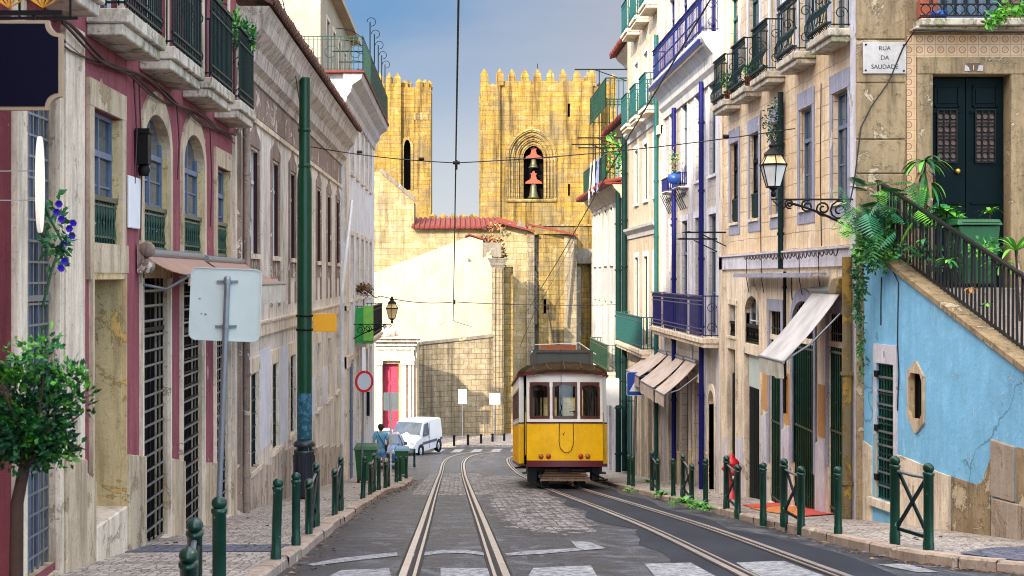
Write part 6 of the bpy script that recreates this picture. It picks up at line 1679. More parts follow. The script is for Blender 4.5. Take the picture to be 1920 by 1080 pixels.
mb = MB(); wbox(mb, WT, X(996), X(1130), Zc(424), Zc(420), -.16, .1); wbox(mb, WT, X(949), X(1043), Zc(378), wz0 - .01, -.2, .5); mb.each('ledge', M['gold2'], ct)
# stepped pointed archivolts
mb = MB(); n = 4
for k in range(n):
    a0 = A0 + (X(983) - A0 - .05) * k / n; a1 = A1 - (A1 - X(1019) - .05) * k / n; ap = AP - (AP - wza) * k / n
    b0 = A0 + (X(983) - A0 - .05) * (k + 1) / n; b1 = A1 - (A1 - X(1019) - .05) * (k + 1) / n; bp = AP - (AP - wza) * (k + 1) / n
    d0 = -.14 + k * .17
    inn = warc(b0, b1, SP, bp - SP, 20, True); out = warc(a0, a1, SP, ap - SP, 20, True)
    wring(mb, WT, inn, out, d0, d0 + .6)
    mid = [((p[0] * .55 + q[0] * .45), (p[1] * .55 + q[1] * .45)) for p, q in zip(inn, out)]
    mb.tube([WT.P(p, z, d0 - .015) for p, z in mid], .07, 6)
    for (p, q) in ((a0, b0), (b1, a1)): wbox(mb, WT, min(p, q), max(p, q), wz0, SP - .1, d0 + .02, d0 + .6)
    for c in ((a0 + b0) / 2, (a1 + b1) / 2):
        mb.tube([WT.P(c, wz0 + .1, d0 - .01), WT.P(c, SP - .35, d0 - .01)], .085, 8); mb.lathe([(.09, -.3), (.12, -.2), (.17, 0), (.17, .06), (0, .06)], 8, WT.P(c, SP - .1, d0 + .03))
mb.build('archivolt', M['gold2'], ct)
for i, (vt, vb, vk, hk) in enumerate(((296, 313, 292, 18), (343, 371, 337, 20))):
    cx = X(1001.5); yb = YT + .85
    h = Zc(vt) - Zc(vb); r = .42 if i == 0 else .50
    mb = MB(); mb.lathe([(0, h * .98), (r * .30, h * .97), (r * .48, h * .85), (r * .55, h * .5), (r * .7, h * .2), (r, 0), (r * .9, 0), (r * .5, h * .3)], 20, (cx, yb, Zc(vb)))
    b_ = mb.build('bell', M['bell'], org=(cx, yb, Zc(vb)))
    tag(b_, ('smaller upper bronze bell under its red yoke in the belfry', 'larger lower bronze bell under its red yoke in the belfry')[i], 'bell', 'belfry bells')
    zk = Zc(vt)
    pts = [(-.66, 0), (.66, 0), (.6, .14), (.24, .34), (.17, .62), (.24, .78), (.1, .8), (.06, .96), (-.06, .96), (-.1, .8), (-.24, .78), (-.17, .62), (-.24, .34), (-.6, .14)]
    mb = MB(); wpoly(mb, Wall('F', yb - .12), [(cx + p, zk + q) for p, q in pts], 0, .24)
    tag(mb.build('bell_yoke', M['yoke'], org=(cx, yb, zk)), ('red wooden yoke carrying the upper bell', 'red wooden yoke carrying the lower bell')[i], 'bell yoke', 'bell yokes')
mb = MB(); mb.tube([(X(1012), YT + 3, zt), (X(1012), YT + 3, Zc(108))], .03, 5); tag(mb.build('lightning_rod', M['ironblk'], org=(X(1012), YT + 3, zt)), 'thin lightning rod on top of the bell tower', 'rod')
# ---- far twin tower on the left
Y2 = 126.0; s2 = F / Y2; X2 = lambda u: (u - U0) / s2; Z2 = lambda v: (V0 - v) / s2
nt_ = root('twin_tower', 'narrower golden battlemented tower half hidden behind the white terrace house', 'tower', (X2(765), Y2 + 4, gz(Y2)))
W2 = Wall('F', Y2); bz = gz(Y2) - 1
mb = MB(); wbox(mb, W2, X2(700), X2(752), bz, Z2(158), -.5, 6); wbox(mb, W2, X2(776), X2(808), bz, Z2(164), -.2, 6)
wwall(mb, W2, X2(752), X2(776), bz, Z2(164), [(X2(756), X2(771), Z2(356), Z2(262), 1.0)]); wbox(mb, W2, X2(752), X2(776), bz, Z2(164), 1.3, 6); mb.build('wall', [M['gold'], M['darkdoor']], nt_)
arch_surround(nt_, W2, X2(757), X2(770), Z2(356), Z2(280), Z2(262), .25, .1, M['gold2'], .8, name='archivolt')
mb = MB(); wbox(mb, W2, X2(776), X2(808) + .02, Z2(225), Z2(212), -.28, .1); mb.build('band', M['gold2'], nt_)
mb = MB()
for u, d in ((712, 0), (730, 0), (745, .1), (758, .8), (766, 1.2), (786, .2), (797, .5), (804, 1.2)): merlon(mb, X2(u), Y2 - .1 + d, Z2(165), .62, Z2(136 if u < 752 else 147) - Z2(165), .5)
mb.each('battlement', M['gold'], nt_)
# ---- cathedral body: walls, side aisle roofs
nv = root('cathedral_nave', 'sunlit cathedral side with red tiled aisle roofs, buttresses and blocked wall', 'church', (0, 95, gz(95)))
def face_block(parent, Y, us, vs, name, mat, ops=(), depth=6, bottom=None):
    s_ = F / Y; pts = [((u - U0) / s_, (V0 - v) / s_) for u, v in zip(us, vs)]
    b = gz(Y) - 1 if bottom is None else (V0 - bottom) / s_
    mb = MB(); wpoly(mb, Wall('F', Y), [(pts[0][0], b), (pts[-1][0], b)] + pts[::-1], 0, depth)
    return mb.build(name, M[mat], parent)
face_block(nv, 101, [690, 715, 776], [322, 322, 378], 'gable', 'paleashlar', depth=4)
face_block(nv, 100, [690, 776, 776, 995], [430, 430, 428, 428], 'wall', 'paleashlar', depth=5)
face_block(nv, 100.9, [712, 716, 778, 776], [326, 319, 374, 380], 'gable_coping', 'darkstone', depth=.6, bottom=380) if False else None
s_ = F / 100.8
mb = MB(); a, b = ((712 - U0) / s_, (V0 - 322) / s_), ((778 - U0) / s_, (V0 - 378) / s_)
wpoly(mb, Wall('F', 100.8), [a, b, (b[0], b[1] + .35), (a[0], a[1] + .35)], 0, .8); mb.build('gable_coping', M['darkstone'], nv)
s_ = F / 99.5; zA, zB = 3.40, 4.40
mb = MB(); xA, xB = (774 - U0) / s_, (990 - U0) / s_
mb.hexa([(xA, 99.4, zA), (xB, 99.4, zA), (xB, 99.4, zA + .12), (xA, 99.4, zA + .12)], [(xA, 106, zB - .12), (xB - 2, 106, zB - .12), (xB - 2, 106, zB), (xA, 106, zB)])
x = xA
while x < xB: mb.tube([(x, 99.3, zA + .12), (min(x, xB - 2), 106, zB)], .11, 6); x += .36
mb.build('roof', M['terracotta'], nv)
mb = MB(); s_ = F / 118
for u in (812, 831, 850, 869, 887): 
    merlon(mb, (u - U0) / s_, 118, (V0 - 416) / s_, .72, 16 / s_ * 1.05, .6)
wbox(mb, Wall('F', 118.4), (800 - U0) / s_, (905 - U0) / s_, gz(118), (V0 - 414) / s_, 0, 2); mb.each('battlement', M['gold'], nv)
face_block(nv, 96.5, [940, 1001], [420, 436], 'wall', 'paleashlar', depth=5)
face_block(nv, 97.2, [1001.5, 1012], [440, 440], 'recess', 'darkstone', depth=4)
mb = MB(); s_ = F / 96.6; wwall(mb, Wall('F', 96.6), (1010 - U0) / s_, (1080 - U0) / s_, gz(96) - 1, (V0 - 440) / s_, [((1019 - U0) / s_, (1024.5 - U0) / s_, (V0 - 588) / s_, (V0 - 561) / s_, .6)]); wbox(mb, Wall('F', 96.6), (1010 - U0) / s_, (1080 - U0) / s_, gz(96) - 1, (V0 - 438) / s_, .62, 5)
mb.build('wall', [M['gold2'], M['darkdoor']], nv)
face_block(nv, 96.3, [1058, 1081], [443, 443], 'buttress', 'graystone', depth=.28)
face_block(nv, 96.2, [988, 1002], [437, 437], 'buttress', 'graystone', depth=.28)
for (u0, v0, u1, v1) in ((933, 418, 1003, 436), (996, 424, 1083, 443)):
    s_ = F / 96.0; mb = MB(); p, q = ((u0 - U0) / s_, (V0 - v0) / s_), ((u1 - U0) / s_, (V0 - v1) / s_)
    mb.hexa([(p[0], 95.7, p[1]), (q[0], 95.7, q[1]), (q[0], 95.7, q[1] + .14), (p[0], 95.7, p[1] + .14)], [(p[0], 101, p[1] + .24), (q[0], 101, q[1] + .24), (q[0], 101, q[1] + .38), (p[0], 101, p[1] + .38)]); mb.build('roof', M['terracotta'], nv)
s_ = F / 98; mb = MB(); wpoly(mb, Wall('F', 98), [((962 - U0) / s_, (V0 - 431) / s_), ((990 - U0) / s_, (V0 - 431) / s_), ((976 - U0) / s_, (V0 - 412) / s_)], 0, 2); mb.build('dormer', M['darkstone'], nv)
face_block(nv, 99.5, [1080, 1094, 1094, 1131], [425, 425, 466, 466], 'wall', 'gold', depth=4)
face_block(nv, 98.6, [1081, 1089], [500, 500], 'pilaster', 'darkstone', depth=1); face_block(nv, 98.4, [1109, 1125], [478, 478], 'pilaster', 'darkstone', depth=1); face_block(nv, 98.8, [1080, 1126], [466, 466], 'ledge', 'darkstone', depth=.8, bottom=494)
mb = MB(); p0 = at(1076, 452, 95.9); p1 = at(1062, 610, 95.9); mb.tube([p0, p1], .09, 6); tag(mb.build('wall_pole', M['darkstone'], org=p0), 'long dark pole leaning against the sunlit cathedral wall', 'pole')
mb = MB()
for k in range(18): mb.tube([at(1004 + rnd.uniform(-2, 3), 445 + k * 9, 96.9), at(1006 + rnd.uniform(-2, 4), 455 + k * 9, 96.9)], .16, 5)
mb.build('old_pipe', M['darkstone'], nv)
ad_ = root('wall_weeds', 'dry golden weeds growing on top of the old wall before the cathedral', 'weeds', at(925, 440, 92))
mb = MB(); leafcloud(mb, at(912, 455, 90.5), (.9, .4, .35), 260, .16, [0, 1], 10, .5, seed=101); leafcloud(mb, at(935, 475, 90.5), (.5, .4, .9), 200, .16, [0, 1, 2], 10, .5, seed=102); leafcloud(mb, at(930, 425, 96), (.8, .4, .25), 120, .16, [0, 1], 10, .5, seed=103); mb.build('leaves', [M['leafdry'], M['bark'], M['leafA']], ad_)
# ---- white rendered gable in front
wg = root('white_gable_house', 'blank bright white rendered gable wall before the cathedral', 'house', (-2, 89, gz(89)))
face_block(wg, 89, [690, 705, 872, 880, 906], [513, 510, 446, 443, 451], 'wall', 'brightwall', depth=3)
s_ = F / 88.9; mb = MB(); a, b, c = ((872 - U0) / s_, (V0 - 444) / s_), ((880 - U0) / s_, (V0 - 441) / s_), ((908 - U0) / s_, (V0 - 450) / s_)
wpoly(mb, Wall('F', 88.85), [a, b, c, (c[0], c[1] + .08), (b[0], b[1] + .1), (a[0], a[1] + .08)], 0, 3); mb.build('roof_edge', M['terracotta'], wg)
face_block(wg, 88.5, [905, 940], [455, 455], 'dark_shed', 'darkstone', depth=1.5, bottom=482)
face_block(wg, 88.3, [868, 878, 878, 922], [482, 482, 492, 478], 'lower_wall', 'brightwall', depth=.6)
# ---- pier and churchyard wall
pr = root('stone_pier', 'tall weathered grey stone pier with a moulded cap by the curved wall', 'pier', at(935, 835, 86.5))
s_ = F / 86.5; WP = Wall('F', 86.5); mb = MB(); wbox(mb, WP, (923 - U0) / s_, (944 - U0) / s_, gz(86) - .5, (V0 - 500) / s_, 0, .9)
for k in range(3): wbox(mb, WP, (925 + k * 6.5 - U0) / s_, (928.5 + k * 6.5 - U0) / s_, gz(86) - .5, (V0 - 503) / s_, -.08, -.002)
mb.build('shaft', M['graystone'], pr)
mb = MB()
for k, (v0, v1, e) in enumerate(((501, 497, 1), (496.8, 491, 3), (490.8, 487, 5), (486.8, 484, 7))): wbox(mb, WP, (922 - e - U0) / s_, (945 + e - U0) / s_, (V0 - v0) / s_, (V0 - v1) / s_, -.05 * k, 1)
mb.build('cap', M['darkstone'], pr)
face_block(pr, 87.5, [944.5, 962], [500, 500], 'backing', 'gold2', depth=1)
cw = root('churchyard_wall', 'high stained stone retaining wall curving along the end of the street', 'wall', (-1, 85, gz(85)))
def curved(us, Ys, vt, n=10):
    pts = []
    for u, y, v in zip(us, Ys, vt): pts.append(((u - U0) * y / F, y, (V0 - v) * y / F))
    return pts
cv = curved([770, 790, 820, 850, 880, 905, 924], [84.0, 84.8, 85.6, 86.1, 86.3, 86.4, 86.45], [650, 646, 643, 640, 637, 634, 632])
mb = MB()
for a, b in zip(cv, cv[1:]):
    mb.hexa([(a[0], a[1], gz(85) - 1), (b[0], b[1], gz(85) - 1), (b[0], b[1] + .6, gz(85) - 1), (a[0], a[1] + .6, gz(85) - 1)], [a, b, (b[0], b[1] + .6, b[2]), (a[0], a[1] + .6, a[2])], 0)
mb.build('wall', M['graystone'], cw)
mb = MB()
for a, b in zip(cv, cv[1:]): mb.hexa([(a[0], a[1] - .1, a[2]), (b[0], b[1] - .1, b[2]), (b[0], b[1] + .7, b[2]), (a[0], a[1] + .7, a[2])], [(a[0], a[1] - .1, a[2] + .16), (b[0], b[1] - .1, b[2] + .16), (b[0], b[1] + .7, b[2] + .16), (a[0], a[1] + .7, a[2] + .16)])
mb.build('coping', M['darkstone'], cw)
# wall continuing behind the tram
fw = root('side_wall', 'low pale stone wall sloping down behind the tram to the right', 'wall', at(1000, 835, 85))
s_ = F / 92; mb = MB(); wpoly(mb, Wall('F', 92), [((944 - U0) / s_, gz(92) - 1), ((1300 - U0) / s_, gz(92) - 1), ((1300 - U0) / s_, (V0 - 700) / s_), ((990 - U0) / s_, (V0 - 700) / s_), ((944 - U0) / s_, (V0 - 795) / s_)], 0, 1); mb.build('wall', M['gold2'], fw)
# ---- baroque portal on the left
pt_ = root('stone_portal', 'baroque stone doorway with heavy cornice and raspberry red double door', 'doorway', at(745, 835, 79))
YP = 79.0; s_ = F / YP; X3 = lambda u: (u - U0) / s_; Z3 = lambda v: (V0 - v) / s_; WP = Wall('F', YP); bz = gz(YP) - .4
mb = MB(); wwall(mb, WP, X3(676), X3(782), bz, Z3(645), [(X3(718), X3(748), bz, Z3(682), .5)]); wbox(mb, WP, X3(676), X3(782), bz, Z3(645), .55, 3); mb.build('wall', [M['limestone'], M['darkdoor']], pt_)
mb = MB(); wbox(mb, WP, X3(719), X3(747.5), bz, Z3(683), .38, .46)
for u0, u1 in ((720.5, 731), (735, 746)):
    for v0, v1 in ((715, 688), (745, 722), (790, 752), (828, 797)):
        wbox(mb, WP, X3(u0), X3(u1), Z3(v0), Z3(v1), .33, .38); wbox(mb, WP, X3(u0 + 2.5), X3(u1 - 2.5), Z3(v0 - 5), Z3(v1 + 5), .30, .33)
mb.build('door', M['reddoor'], pt_)
mb = MB(); wbox(mb, WP, X3(747.6), X3(751), bz, Z3(682), -.02, .45); mb.build('jamb', M['ochre'], pt_)
mb = MB()
for u0, u1 in ((706, 717), (752, 762), (765, 771), (772.5, 776)):
    wbox(mb, WP, X3(u0), X3(u1), bz, Z3(684), -.30, -.002); wbox(mb, WP, X3(u0 - 1), X3(u1 + 1), bz, Z3(815), -.38, -.31); wbox(mb, WP, X3(u0 - 1), X3(u1 + 1), Z3(683.5), Z3(676), -.38, -.002)
mb.each('column', M['palestone'], pt_)
mb = MB()
for v0, v1, o, e in ((675.5, 668, .34, 0), (667.8, 655, .25, -2), (654.8, 648, .36, 1), (647.8, 640, .50, 4), (639.8, 634, .75, 10), (633.8, 630, .95, 14)): wbox(mb, WP, X3(704 - e * .2), X3(778 + e), Z3(v0), Z3(v1), -o, .2)
mb.lathe([(0, .0), (.55, .02), (.48, .3), (.25, .5), (0, .55)], 12, (X3(728), YP - .2, Z3(630)))
mb.build('entablature', M['cornice'], pt_)
# ---- distance posts and signs along the wall
ib = local('iron_post', 'short dark iron post', 'post', 'iron posts along the churchyard wall')
mb = MB(); mb.lathe([(.07, 0), (.07, .42), (.06, .5), (.085, .53), (.085, .58), (.05, .62), (0, .63)], 10); mb.build('shaft', M['ironblk'], ib)
PL = ['dark iron post nearest the white van below the curved wall', 'second dark iron post from the van below the curved wall', 'third dark iron post from the van below the curved wall', 'dark iron post just left of the white sign before the grey pier', 'dark iron post just right of the white sign before the grey pier', 'dark iron post closest to the tram at the foot of the grey pier']
for i, (u, v) in enumerate(((821, 841), (851.5, 838), (877.5, 834.5), (902, 832.5), (923.5, 832), (945.5, 831.5))):
    y = 79.5 + i * .9 if i else 78.6; y = min(y, 83.5); loc = ((u - U0) * y / F, y, gz(y) + .12)
    if i == 0: ib.location = loc; ib['label'] = PL[0]; ib.scale = (1, 1, 1.0)
    else: dup(ib, loc, 0, PL[i])
for i, (u, v0, v1, w_, lab) in enumerate(((867, 757, 730, 16, 'blank white sign on a thin post before the stained curved wall'), (928, 758, 737, 20, 'blank white sign on a thin post before the grey pier'))):
    y = 83.6; q = root('post_sign', lab, 'sign', ((u - U0) * y / F, y, gz(y))); s_ = F / y; x = (u - U0) / s_
    mb = MB(); mb.tube([(x, y, gz(y)), (x, y, (V0 - v1) / s_)], .035, 6); mb.build('post', M['steel'], q)
    mb = MB(); mb.box(x - w_ / 2 / s_, x + w_ / 2 / s_, y - .06, y - .04, (V0 - v0) / s_, (V0 - v1) / s_); mb.build('panel', M['panelgray'] if i == 0 else M['white'], q)
# ================================================================ STREET FURNITURE
def ground_at(u, v, h=PAVE):
    a, b = 3., 95.
    for _ in range(50):
        y = (a + b) / 2
        if zv(v, y) > gz(y) + h: a = y
        else: b = y
    return ((u - U0) * y / F, y, gz(y) + h)
# ---- bollards
def bollard_mesh(mb, x=0, y=0, H=.88):
    mb.lathe([(.052, -.08), (.052, .10), (.046, .12), (.046, H - .13), (.054, H - .12), (.054, H - .095), (.030, H - .088), (.030, H - .07)], 16, (x, y, 0))
    mb.lathe([(.030 if i == 0 else .052 * math.sin(math.pi * i / 9) , H - .052 - .052 * math.cos(math.pi * i / 9)) for i in range(1, 10)], 16, (x, y, 0))
bo = local('bollard', '', 'bollard', 'green bollards along the kerbs')
mb = MB(); bollard_mesh(mb); mb.build('post', M['irongreen'], bo)
fr = local('bollard_barrier', '', 'barrier', 'green cross-braced barriers along the kerbs')
SPN = .46
mb = MB(); bollard_mesh(mb, 0, -SPN / 2); mb.build('post', M['irongreen'], fr)
mb = MB(); bollard_mesh(mb, 0, SPN / 2); mb.build('post', M['irongreen'], fr)
mb = MB(); a, b = -SPN / 2 + .045, SPN / 2 - .045
mb.bar((0, a, .70), (0, b, .18), .022, .03); mb.bar((.022, a, .18), (.022, b, .70), .022, .03); mb.bar((0, a, .15), (0, b, .15), .03, .03); mb.build('cross_brace', M['iron'], fr)
mb = MB(); mb.tube([(0, a, .73), (0, 0, .722), (0, b, .73)], .017, 8); mb.build('top_rail', M['steel'], fr)
first = {}
def put(proto, u, v, px, label, rz=0, lean=None, hscale=None):
    loc = ground_at(u, v); sc = (px * loc[1] / F) / .88 if px else 1
    sc = max(.74, min(1.12, sc))
    o = proto if proto.name not in first else dup(proto)
    first[proto.name] = 1
    o.location = loc; o.rotation_euler = (0, lean or 0, rz); o.scale = (1, 1, sc); o['label'] = label
    return o
# left kerb
P_ = ground_at(517, 1050)
put(bo, 517, 1050, 153, 'chipped leaning green bollard third from the picture bottom at the left kerb', 0, .03)
put(bo, 555, 1023.5, 138, 'chipped upright green bollard in front of the pole-mounted litter bin', .4)
def put_frame(u1, v1, u2, v2, px, label):
    p, q = Vector(ground_at(u1, v1)), Vector(ground_at(u2, v2)); d = q - p
    o = fr if fr.name not in first else dup(fr)
    first[fr.name] = 1
    rz = math.atan2(d.y, d.x) - math.pi / 2
    L = (Vector((d.x, d.y)).length) / SPN
    o.location = ((p.x + q.x) / 2, (p.y + q.y) / 2, gz((p.y + q.y) / 2) + PAVE); o.rotation_euler = (0, 0, rz)
    sc = max(.74, min(1.12, px * (p.y + q.y) / 2 / F / .88)); o.scale = (1, L, sc); o['label'] = label
    return o
def frame_at(x, y, L, rz, label, zo=0, sc=1):
    o = fr if fr.name not in first else dup(fr)
    first[fr.name] = 1
    o.location = (x, y, gz(y) + PAVE + zo); o.rotation_euler = (0, 0, rz); o.scale = (1, L / SPN, sc); o['label'] = label
    return o
put_frame(579, 1003, 593, 988.5, 114, 'green cross-braced barrier just right of the pole-mounted litter bin')
put_frame(627.5, 966, 639, 957, 95, 'green cross-braced barrier halfway to the green wheelie bin on the left pavement')
put(bo, 680, 935, 79.5, 'leaning green bollard in front of the green wheelie bin on the left kerb', 0, .05)
put_frame(694, 928, 701, 923, 68, 'green cross-braced barrier between the wheelie bin and the walking person')
put(bo, 710, 921, 64.5, 'green bollard directly in front of the walking person')
put_frame(722.5, 916, 728, 912, 59, 'green cross-braced barrier by the double grey sign post')
put(bo, 743, 904, 47, 'green bollard before the bin with the pale blue lid'); put(bo, 750, 902, 47, 'green bollard touching the left side of the pale-blue-lidded bin'); put(bo, 761.5, 897, 42, 'green bollard right in front of the pale-blue-lidded bin')
o = put(bo, 777, 873, 32, 'dark bollard alone on the kerb tip in front of the white van')
put(bo, 411, 1154, 224, 'near green bollard at the foot of the square road sign')
frame_at(-1.545, 8.2, .95, math.radians(8.5), 'green cross-braced barrier cut off by the bottom edge of the picture', -.14, .87)
# right kerb
put(bo, 1179, 911.5, 58.5, 'green bollard left of its twin under the blue crossing sign'); put(bo, 1187, 914, 58.5, 'green bollard right of its twin at the foot of the blue crossing sign')
put_frame(1233.6, 925, 1222.7, 921, 70, 'green cross-braced barrier under the middle shop awning')
put(bo, 1262.5, 931.5, 72, 'single green bollard with a grass tuft beside its foot, before the brown shutter')
put_frame(1297, 941, 1280.5, 935, 78, 'green cross-braced barrier before the cream roller shutter')
put(bo, 1323, 947.5, 87.5, 'single green bollard between the roller shutter and the fire hydrant')
put_frame(1383, 961.5, 1362, 955, 96, 'green cross-braced barrier in front of the red fire hydrant')
put(bo, 1431, 975, 108, 'single green bollard at the left end of the orange cloth')
put_frame(1502, 989.5, 1470, 983, 120, 'green cross-braced barrier in front of the orange cloth')
put(bo, 1571.5, 1004, 130, 'single green bollard at the right end of the orange cloth')
put_frame(1741, 1031, 1678, 1023, 166, 'large green cross-braced barrier before the blue wall')
# ---- catenary pole with litter bin and orange flag sign
y = 28.0; s = F / y; cx = (571 - U0) / s; zg = pz(y)
cp = root('catenary_pole', 'thick dark green tram wire pole with poster remains on its foot', 'pole', (cx, y, zg))
mb = MB(); zt = (V0 - 146) / s; zm = (V0 - 312) / s
mb.tube([(cx, y, zg - .1), (cx, y, zm - .25), (cx + .002, y, zm), (cx + .005, y, zt)], [.145, .145, .112, .108], 18)
for v in (245, 312): mb.lathe([(.115, -.03), (.128, -.02), (.128, .03), (.11, .05)], 18, (cx, y, (V0 - v) / s))
mb.build('shaft', M['polegreen'], cp)
m_, nt, b_ = _new('torn_poster'); v_ = coords(nt); n_ = noise(nt, v_, 9, 6, .8)
nt.links.new(mix(nt, step(nt, n_, .5, .56), (.006, .06, .09), (.05, .17, .25)), b_.inputs['Base Color'])
mb = MB(); mb.lathe([(.148, 0), (.149, .01), (.149, .88), (.148, .9)], 18, (cx, y, (V0 - 822) / s)); mb.build('poster_remains', m_, cp)
lb = root('litter_bin', 'charcoal litter bin with domed cap strapped to the green pole', 'litter bin', (cx, y - .05, zg + .1))
mb = MB(); zb, zt2 = (V0 - 930) / s, (V0 - 843) / s
mb.lathe([(.17, zb - .0), (.19, zb + .02), (.20, zt2 - .06), (.205, zt2 - .05), (.205, zt2), (.19, zt2), (.18, zt2 - .1), (.0, zt2 - .1)], 24, (cx, y - .06, 0))
for k in range(10): a = k * math.pi / 5; mb.bar((cx + .202 * math.cos(a), y - .06 + .202 * math.sin(a), zb + .1), (cx + .206 * math.cos(a), y - .06 + .206 * math.sin(a), zt2 - .1), .02)
mb.build('body', M['binDark'], lb)
mb = MB(); zc = (V0 - 833) / s
mb.lathe([(.0, zc - .03), (.20, zc - .03), (.215, zc + .0), (.20, zc + .05), (.14, zc + .09), (.0, zc + .10)], 24, (cx, y - .06, 0)); mb.build('lid', M['binDark'], lb)
mb = MB()
for k in range(4): a = k * math.pi / 2 + .6; mb.bar((cx + .17 * math.cos(a), y - .06 + .17 * math.sin(a), zt2 - .03), (cx + .17 * math.cos(a), y - .06 + .17 * math.sin(a), zc - .01), .015)
mb.each('strut', M['steel'], lb)
of = root('orange_flag_sign', 'plain orange rectangular sign fixed to the green pole', 'sign', (cx + .3, y, (V0 - 605) / s))
mb = MB(); mb.box((587 - U0) / s, (631 - U0) / s, y - .02, y + .02, (V0 - 622) / s, (V0 - 588) / s); mb.build('panel', M['orange'], of, bevel=.006)
mb = MB()
for v in (592, 618): mb.bar((cx - .15, y, (V0 - v) / s), ((590 - U0) / s, y, (V0 - v) / s), .02); mb.lathe([(.168, -.02), (.175, -.02), (.175, .02), (.168, .02)], 16, (cx, y, (V0 - v) / s))
mb.each('bracket', M['ironblk'], of)
# ---- square road sign seen from behind
y = 11.6; s = F / y; rs = root('square_road_sign', 'back of a square pale grey road sign on a leaning steel post', 'road sign', ((410 - U0) / s, y, pz(y)))
px = lambda u: (u - U0) / s; pzv = lambda v: (V0 - v) / s
mb = MB(); mb.tube([(px(406), y - .03, pz(y) - .05), (px(427.5), y - .03, pzv(524))], .024, 12); mb.lathe([(.028, 0), (.026, .02), (0, .03)], 12, (px(427.5), y - .03, pzv(524))); mb.build('post', M['steel'], rs)
MR = Matrix.Rotation(R(2.2), 4, 'Y')
cxs, czs = px(423), pzv(571); W_, H_ = 66 / s, 67.5 / s
mb = MB(); pts = rrect(-W_, W_, -H_, H_, .055)
T_ = Matrix.Translation((cxs, y, czs)) @ MR
mb.hexa([T_ @ Vector((p, .002, q)) for p, q in pts], [T_ @ Vector((p, .014, q)) for p, q in pts]); mb.build('panel', M['panelgray'], rs)
mb = MB(); pi_ = rrect(-W_ + .006, W_ - .006, -H_ + .006, H_ - .006, .05)
for k in range(len(pts)):
    a, b = pts[k], pts[(k + 1) % len(pts)]; mb.bar(T_ @ Vector((a[0], -.006, a[1])), T_ @ Vector((b[0], -.006, b[1])), .008)
mb.build('rim', M['panelgray'], rs)
mb = MB()
for v, u in ((528, 427), (612, 424)):
    mb.bar((px(u - 20), y - .012, pzv(v)), (px(u + 20), y - .012, pzv(v)), .012, .02); mb.tube([(px(u), y - .03, pzv(v + 4)), (px(u), y - .03, pzv(v - 4))], .031, 12)
mb.each('clamp', M['steel'], rs)
m2, nt, b_ = _new('grey_smudge'); b_.inputs['Base Color'].default_value = (.14, .15, .16, 1)
mb = MB()
for u, v, r in ((374, 562, .010), (386, 591, .012), (378, 590, .008)): mb.hexa([T_ @ Vector(((px(u) - cxs) + r * math.cos(t), .0005, pzv(v) - czs + r * .7 * math.sin(t))) for t in [k * math.pi / 4 for k in range(8)]], [T_ @ Vector(((px(u) - cxs) + r * math.cos(t), .0025, pzv(v) - czs + r * .7 * math.sin(t))) for t in [k * math.pi / 4 for k in range(8)]])
mb.build('smudge', m2, rs)
# ---- round no-entry-for-vehicles sign
y = 38.4; s = F / y; px = lambda u: (u - U0) / s; pzv = lambda v: (V0 - v) / s
rn = root('round_road_sign', 'round road sign with a red rim and plain pale centre', 'road sign', (px(678), y, pz(y)))
mb = MB(); mb.tube([(px(679), y, pz(y) - .05), (px(681), y, pzv(650))], .03, 10); mb.build('post', M['steel'], rn)
mb = MB(); mb.box(px(679), px(686), y - .05, y - .035, pzv(697), pzv(651)); mb.build('upper_plate', M['white'], rn)
T_ = Matrix.Translation((px(683), y - .06, pzv(715))) @ Matrix.Rotation(R(38), 4, 'Z')
disc = lambda r0, r1, d0, d1, mb: [mb.hexa([T_ @ Vector((r * math.cos(t), d0, r * math.sin(t))) for t, r in ((t0, r0), (t0, r1), (t1, r1), (t1, r0))], [T_ @ Vector((r * math.cos(t), d1, r * math.sin(t))) for t, r in ((t0, r0), (t0, r1), (t1, r1), (t1, r0))]) for t0, t1 in [(k * math.pi / 16, (k + 1) * math.pi / 16) for k in range(32)]]
mb = MB(); disc(.228, .295, -.012, .006, mb); mb.build('rim', M['red'], rn)
mb = MB(); disc(.0, .228, -.008, .004, mb); mb.build('centre', M['mirrorgray'], rn)
mb = MB(); mb.box(px(687), px(693), y + .02, y + .05, pzv(780), pzv(735)); mb.build('lower_plate', M['navy'], rn)
# ---- double sign back
y = 44.5; s = F / y
ds = root('twin_panel_sign', 'pair of narrow grey sign backs on one green post beside the parked cars', 'road sign', (px(732) * 1, y, pz(y)))
px = lambda u: (u - U0) / s; pzv = lambda v: (V0 - v) / s
ds.location = (px(732.5), y, pz(y)); ORG[ds.name] = Vector(ds.location)
mb = MB(); mb.tube([(px(732.5), y, pz(y) - .05), (px(732.5), y, pzv(735))], .032, 8); mb.build('post', M['panelgray'], ds)
for u0, u1 in ((719, 731), (734.5, 747.5)):
    mb = MB(); wpoly(mb, Wall('F', y), rrect(px(u0), px(u1), pzv(770), pzv(736), .03), .035, .05); mb.build('panel', M['trim'] if False else M['panelgray'], ds)
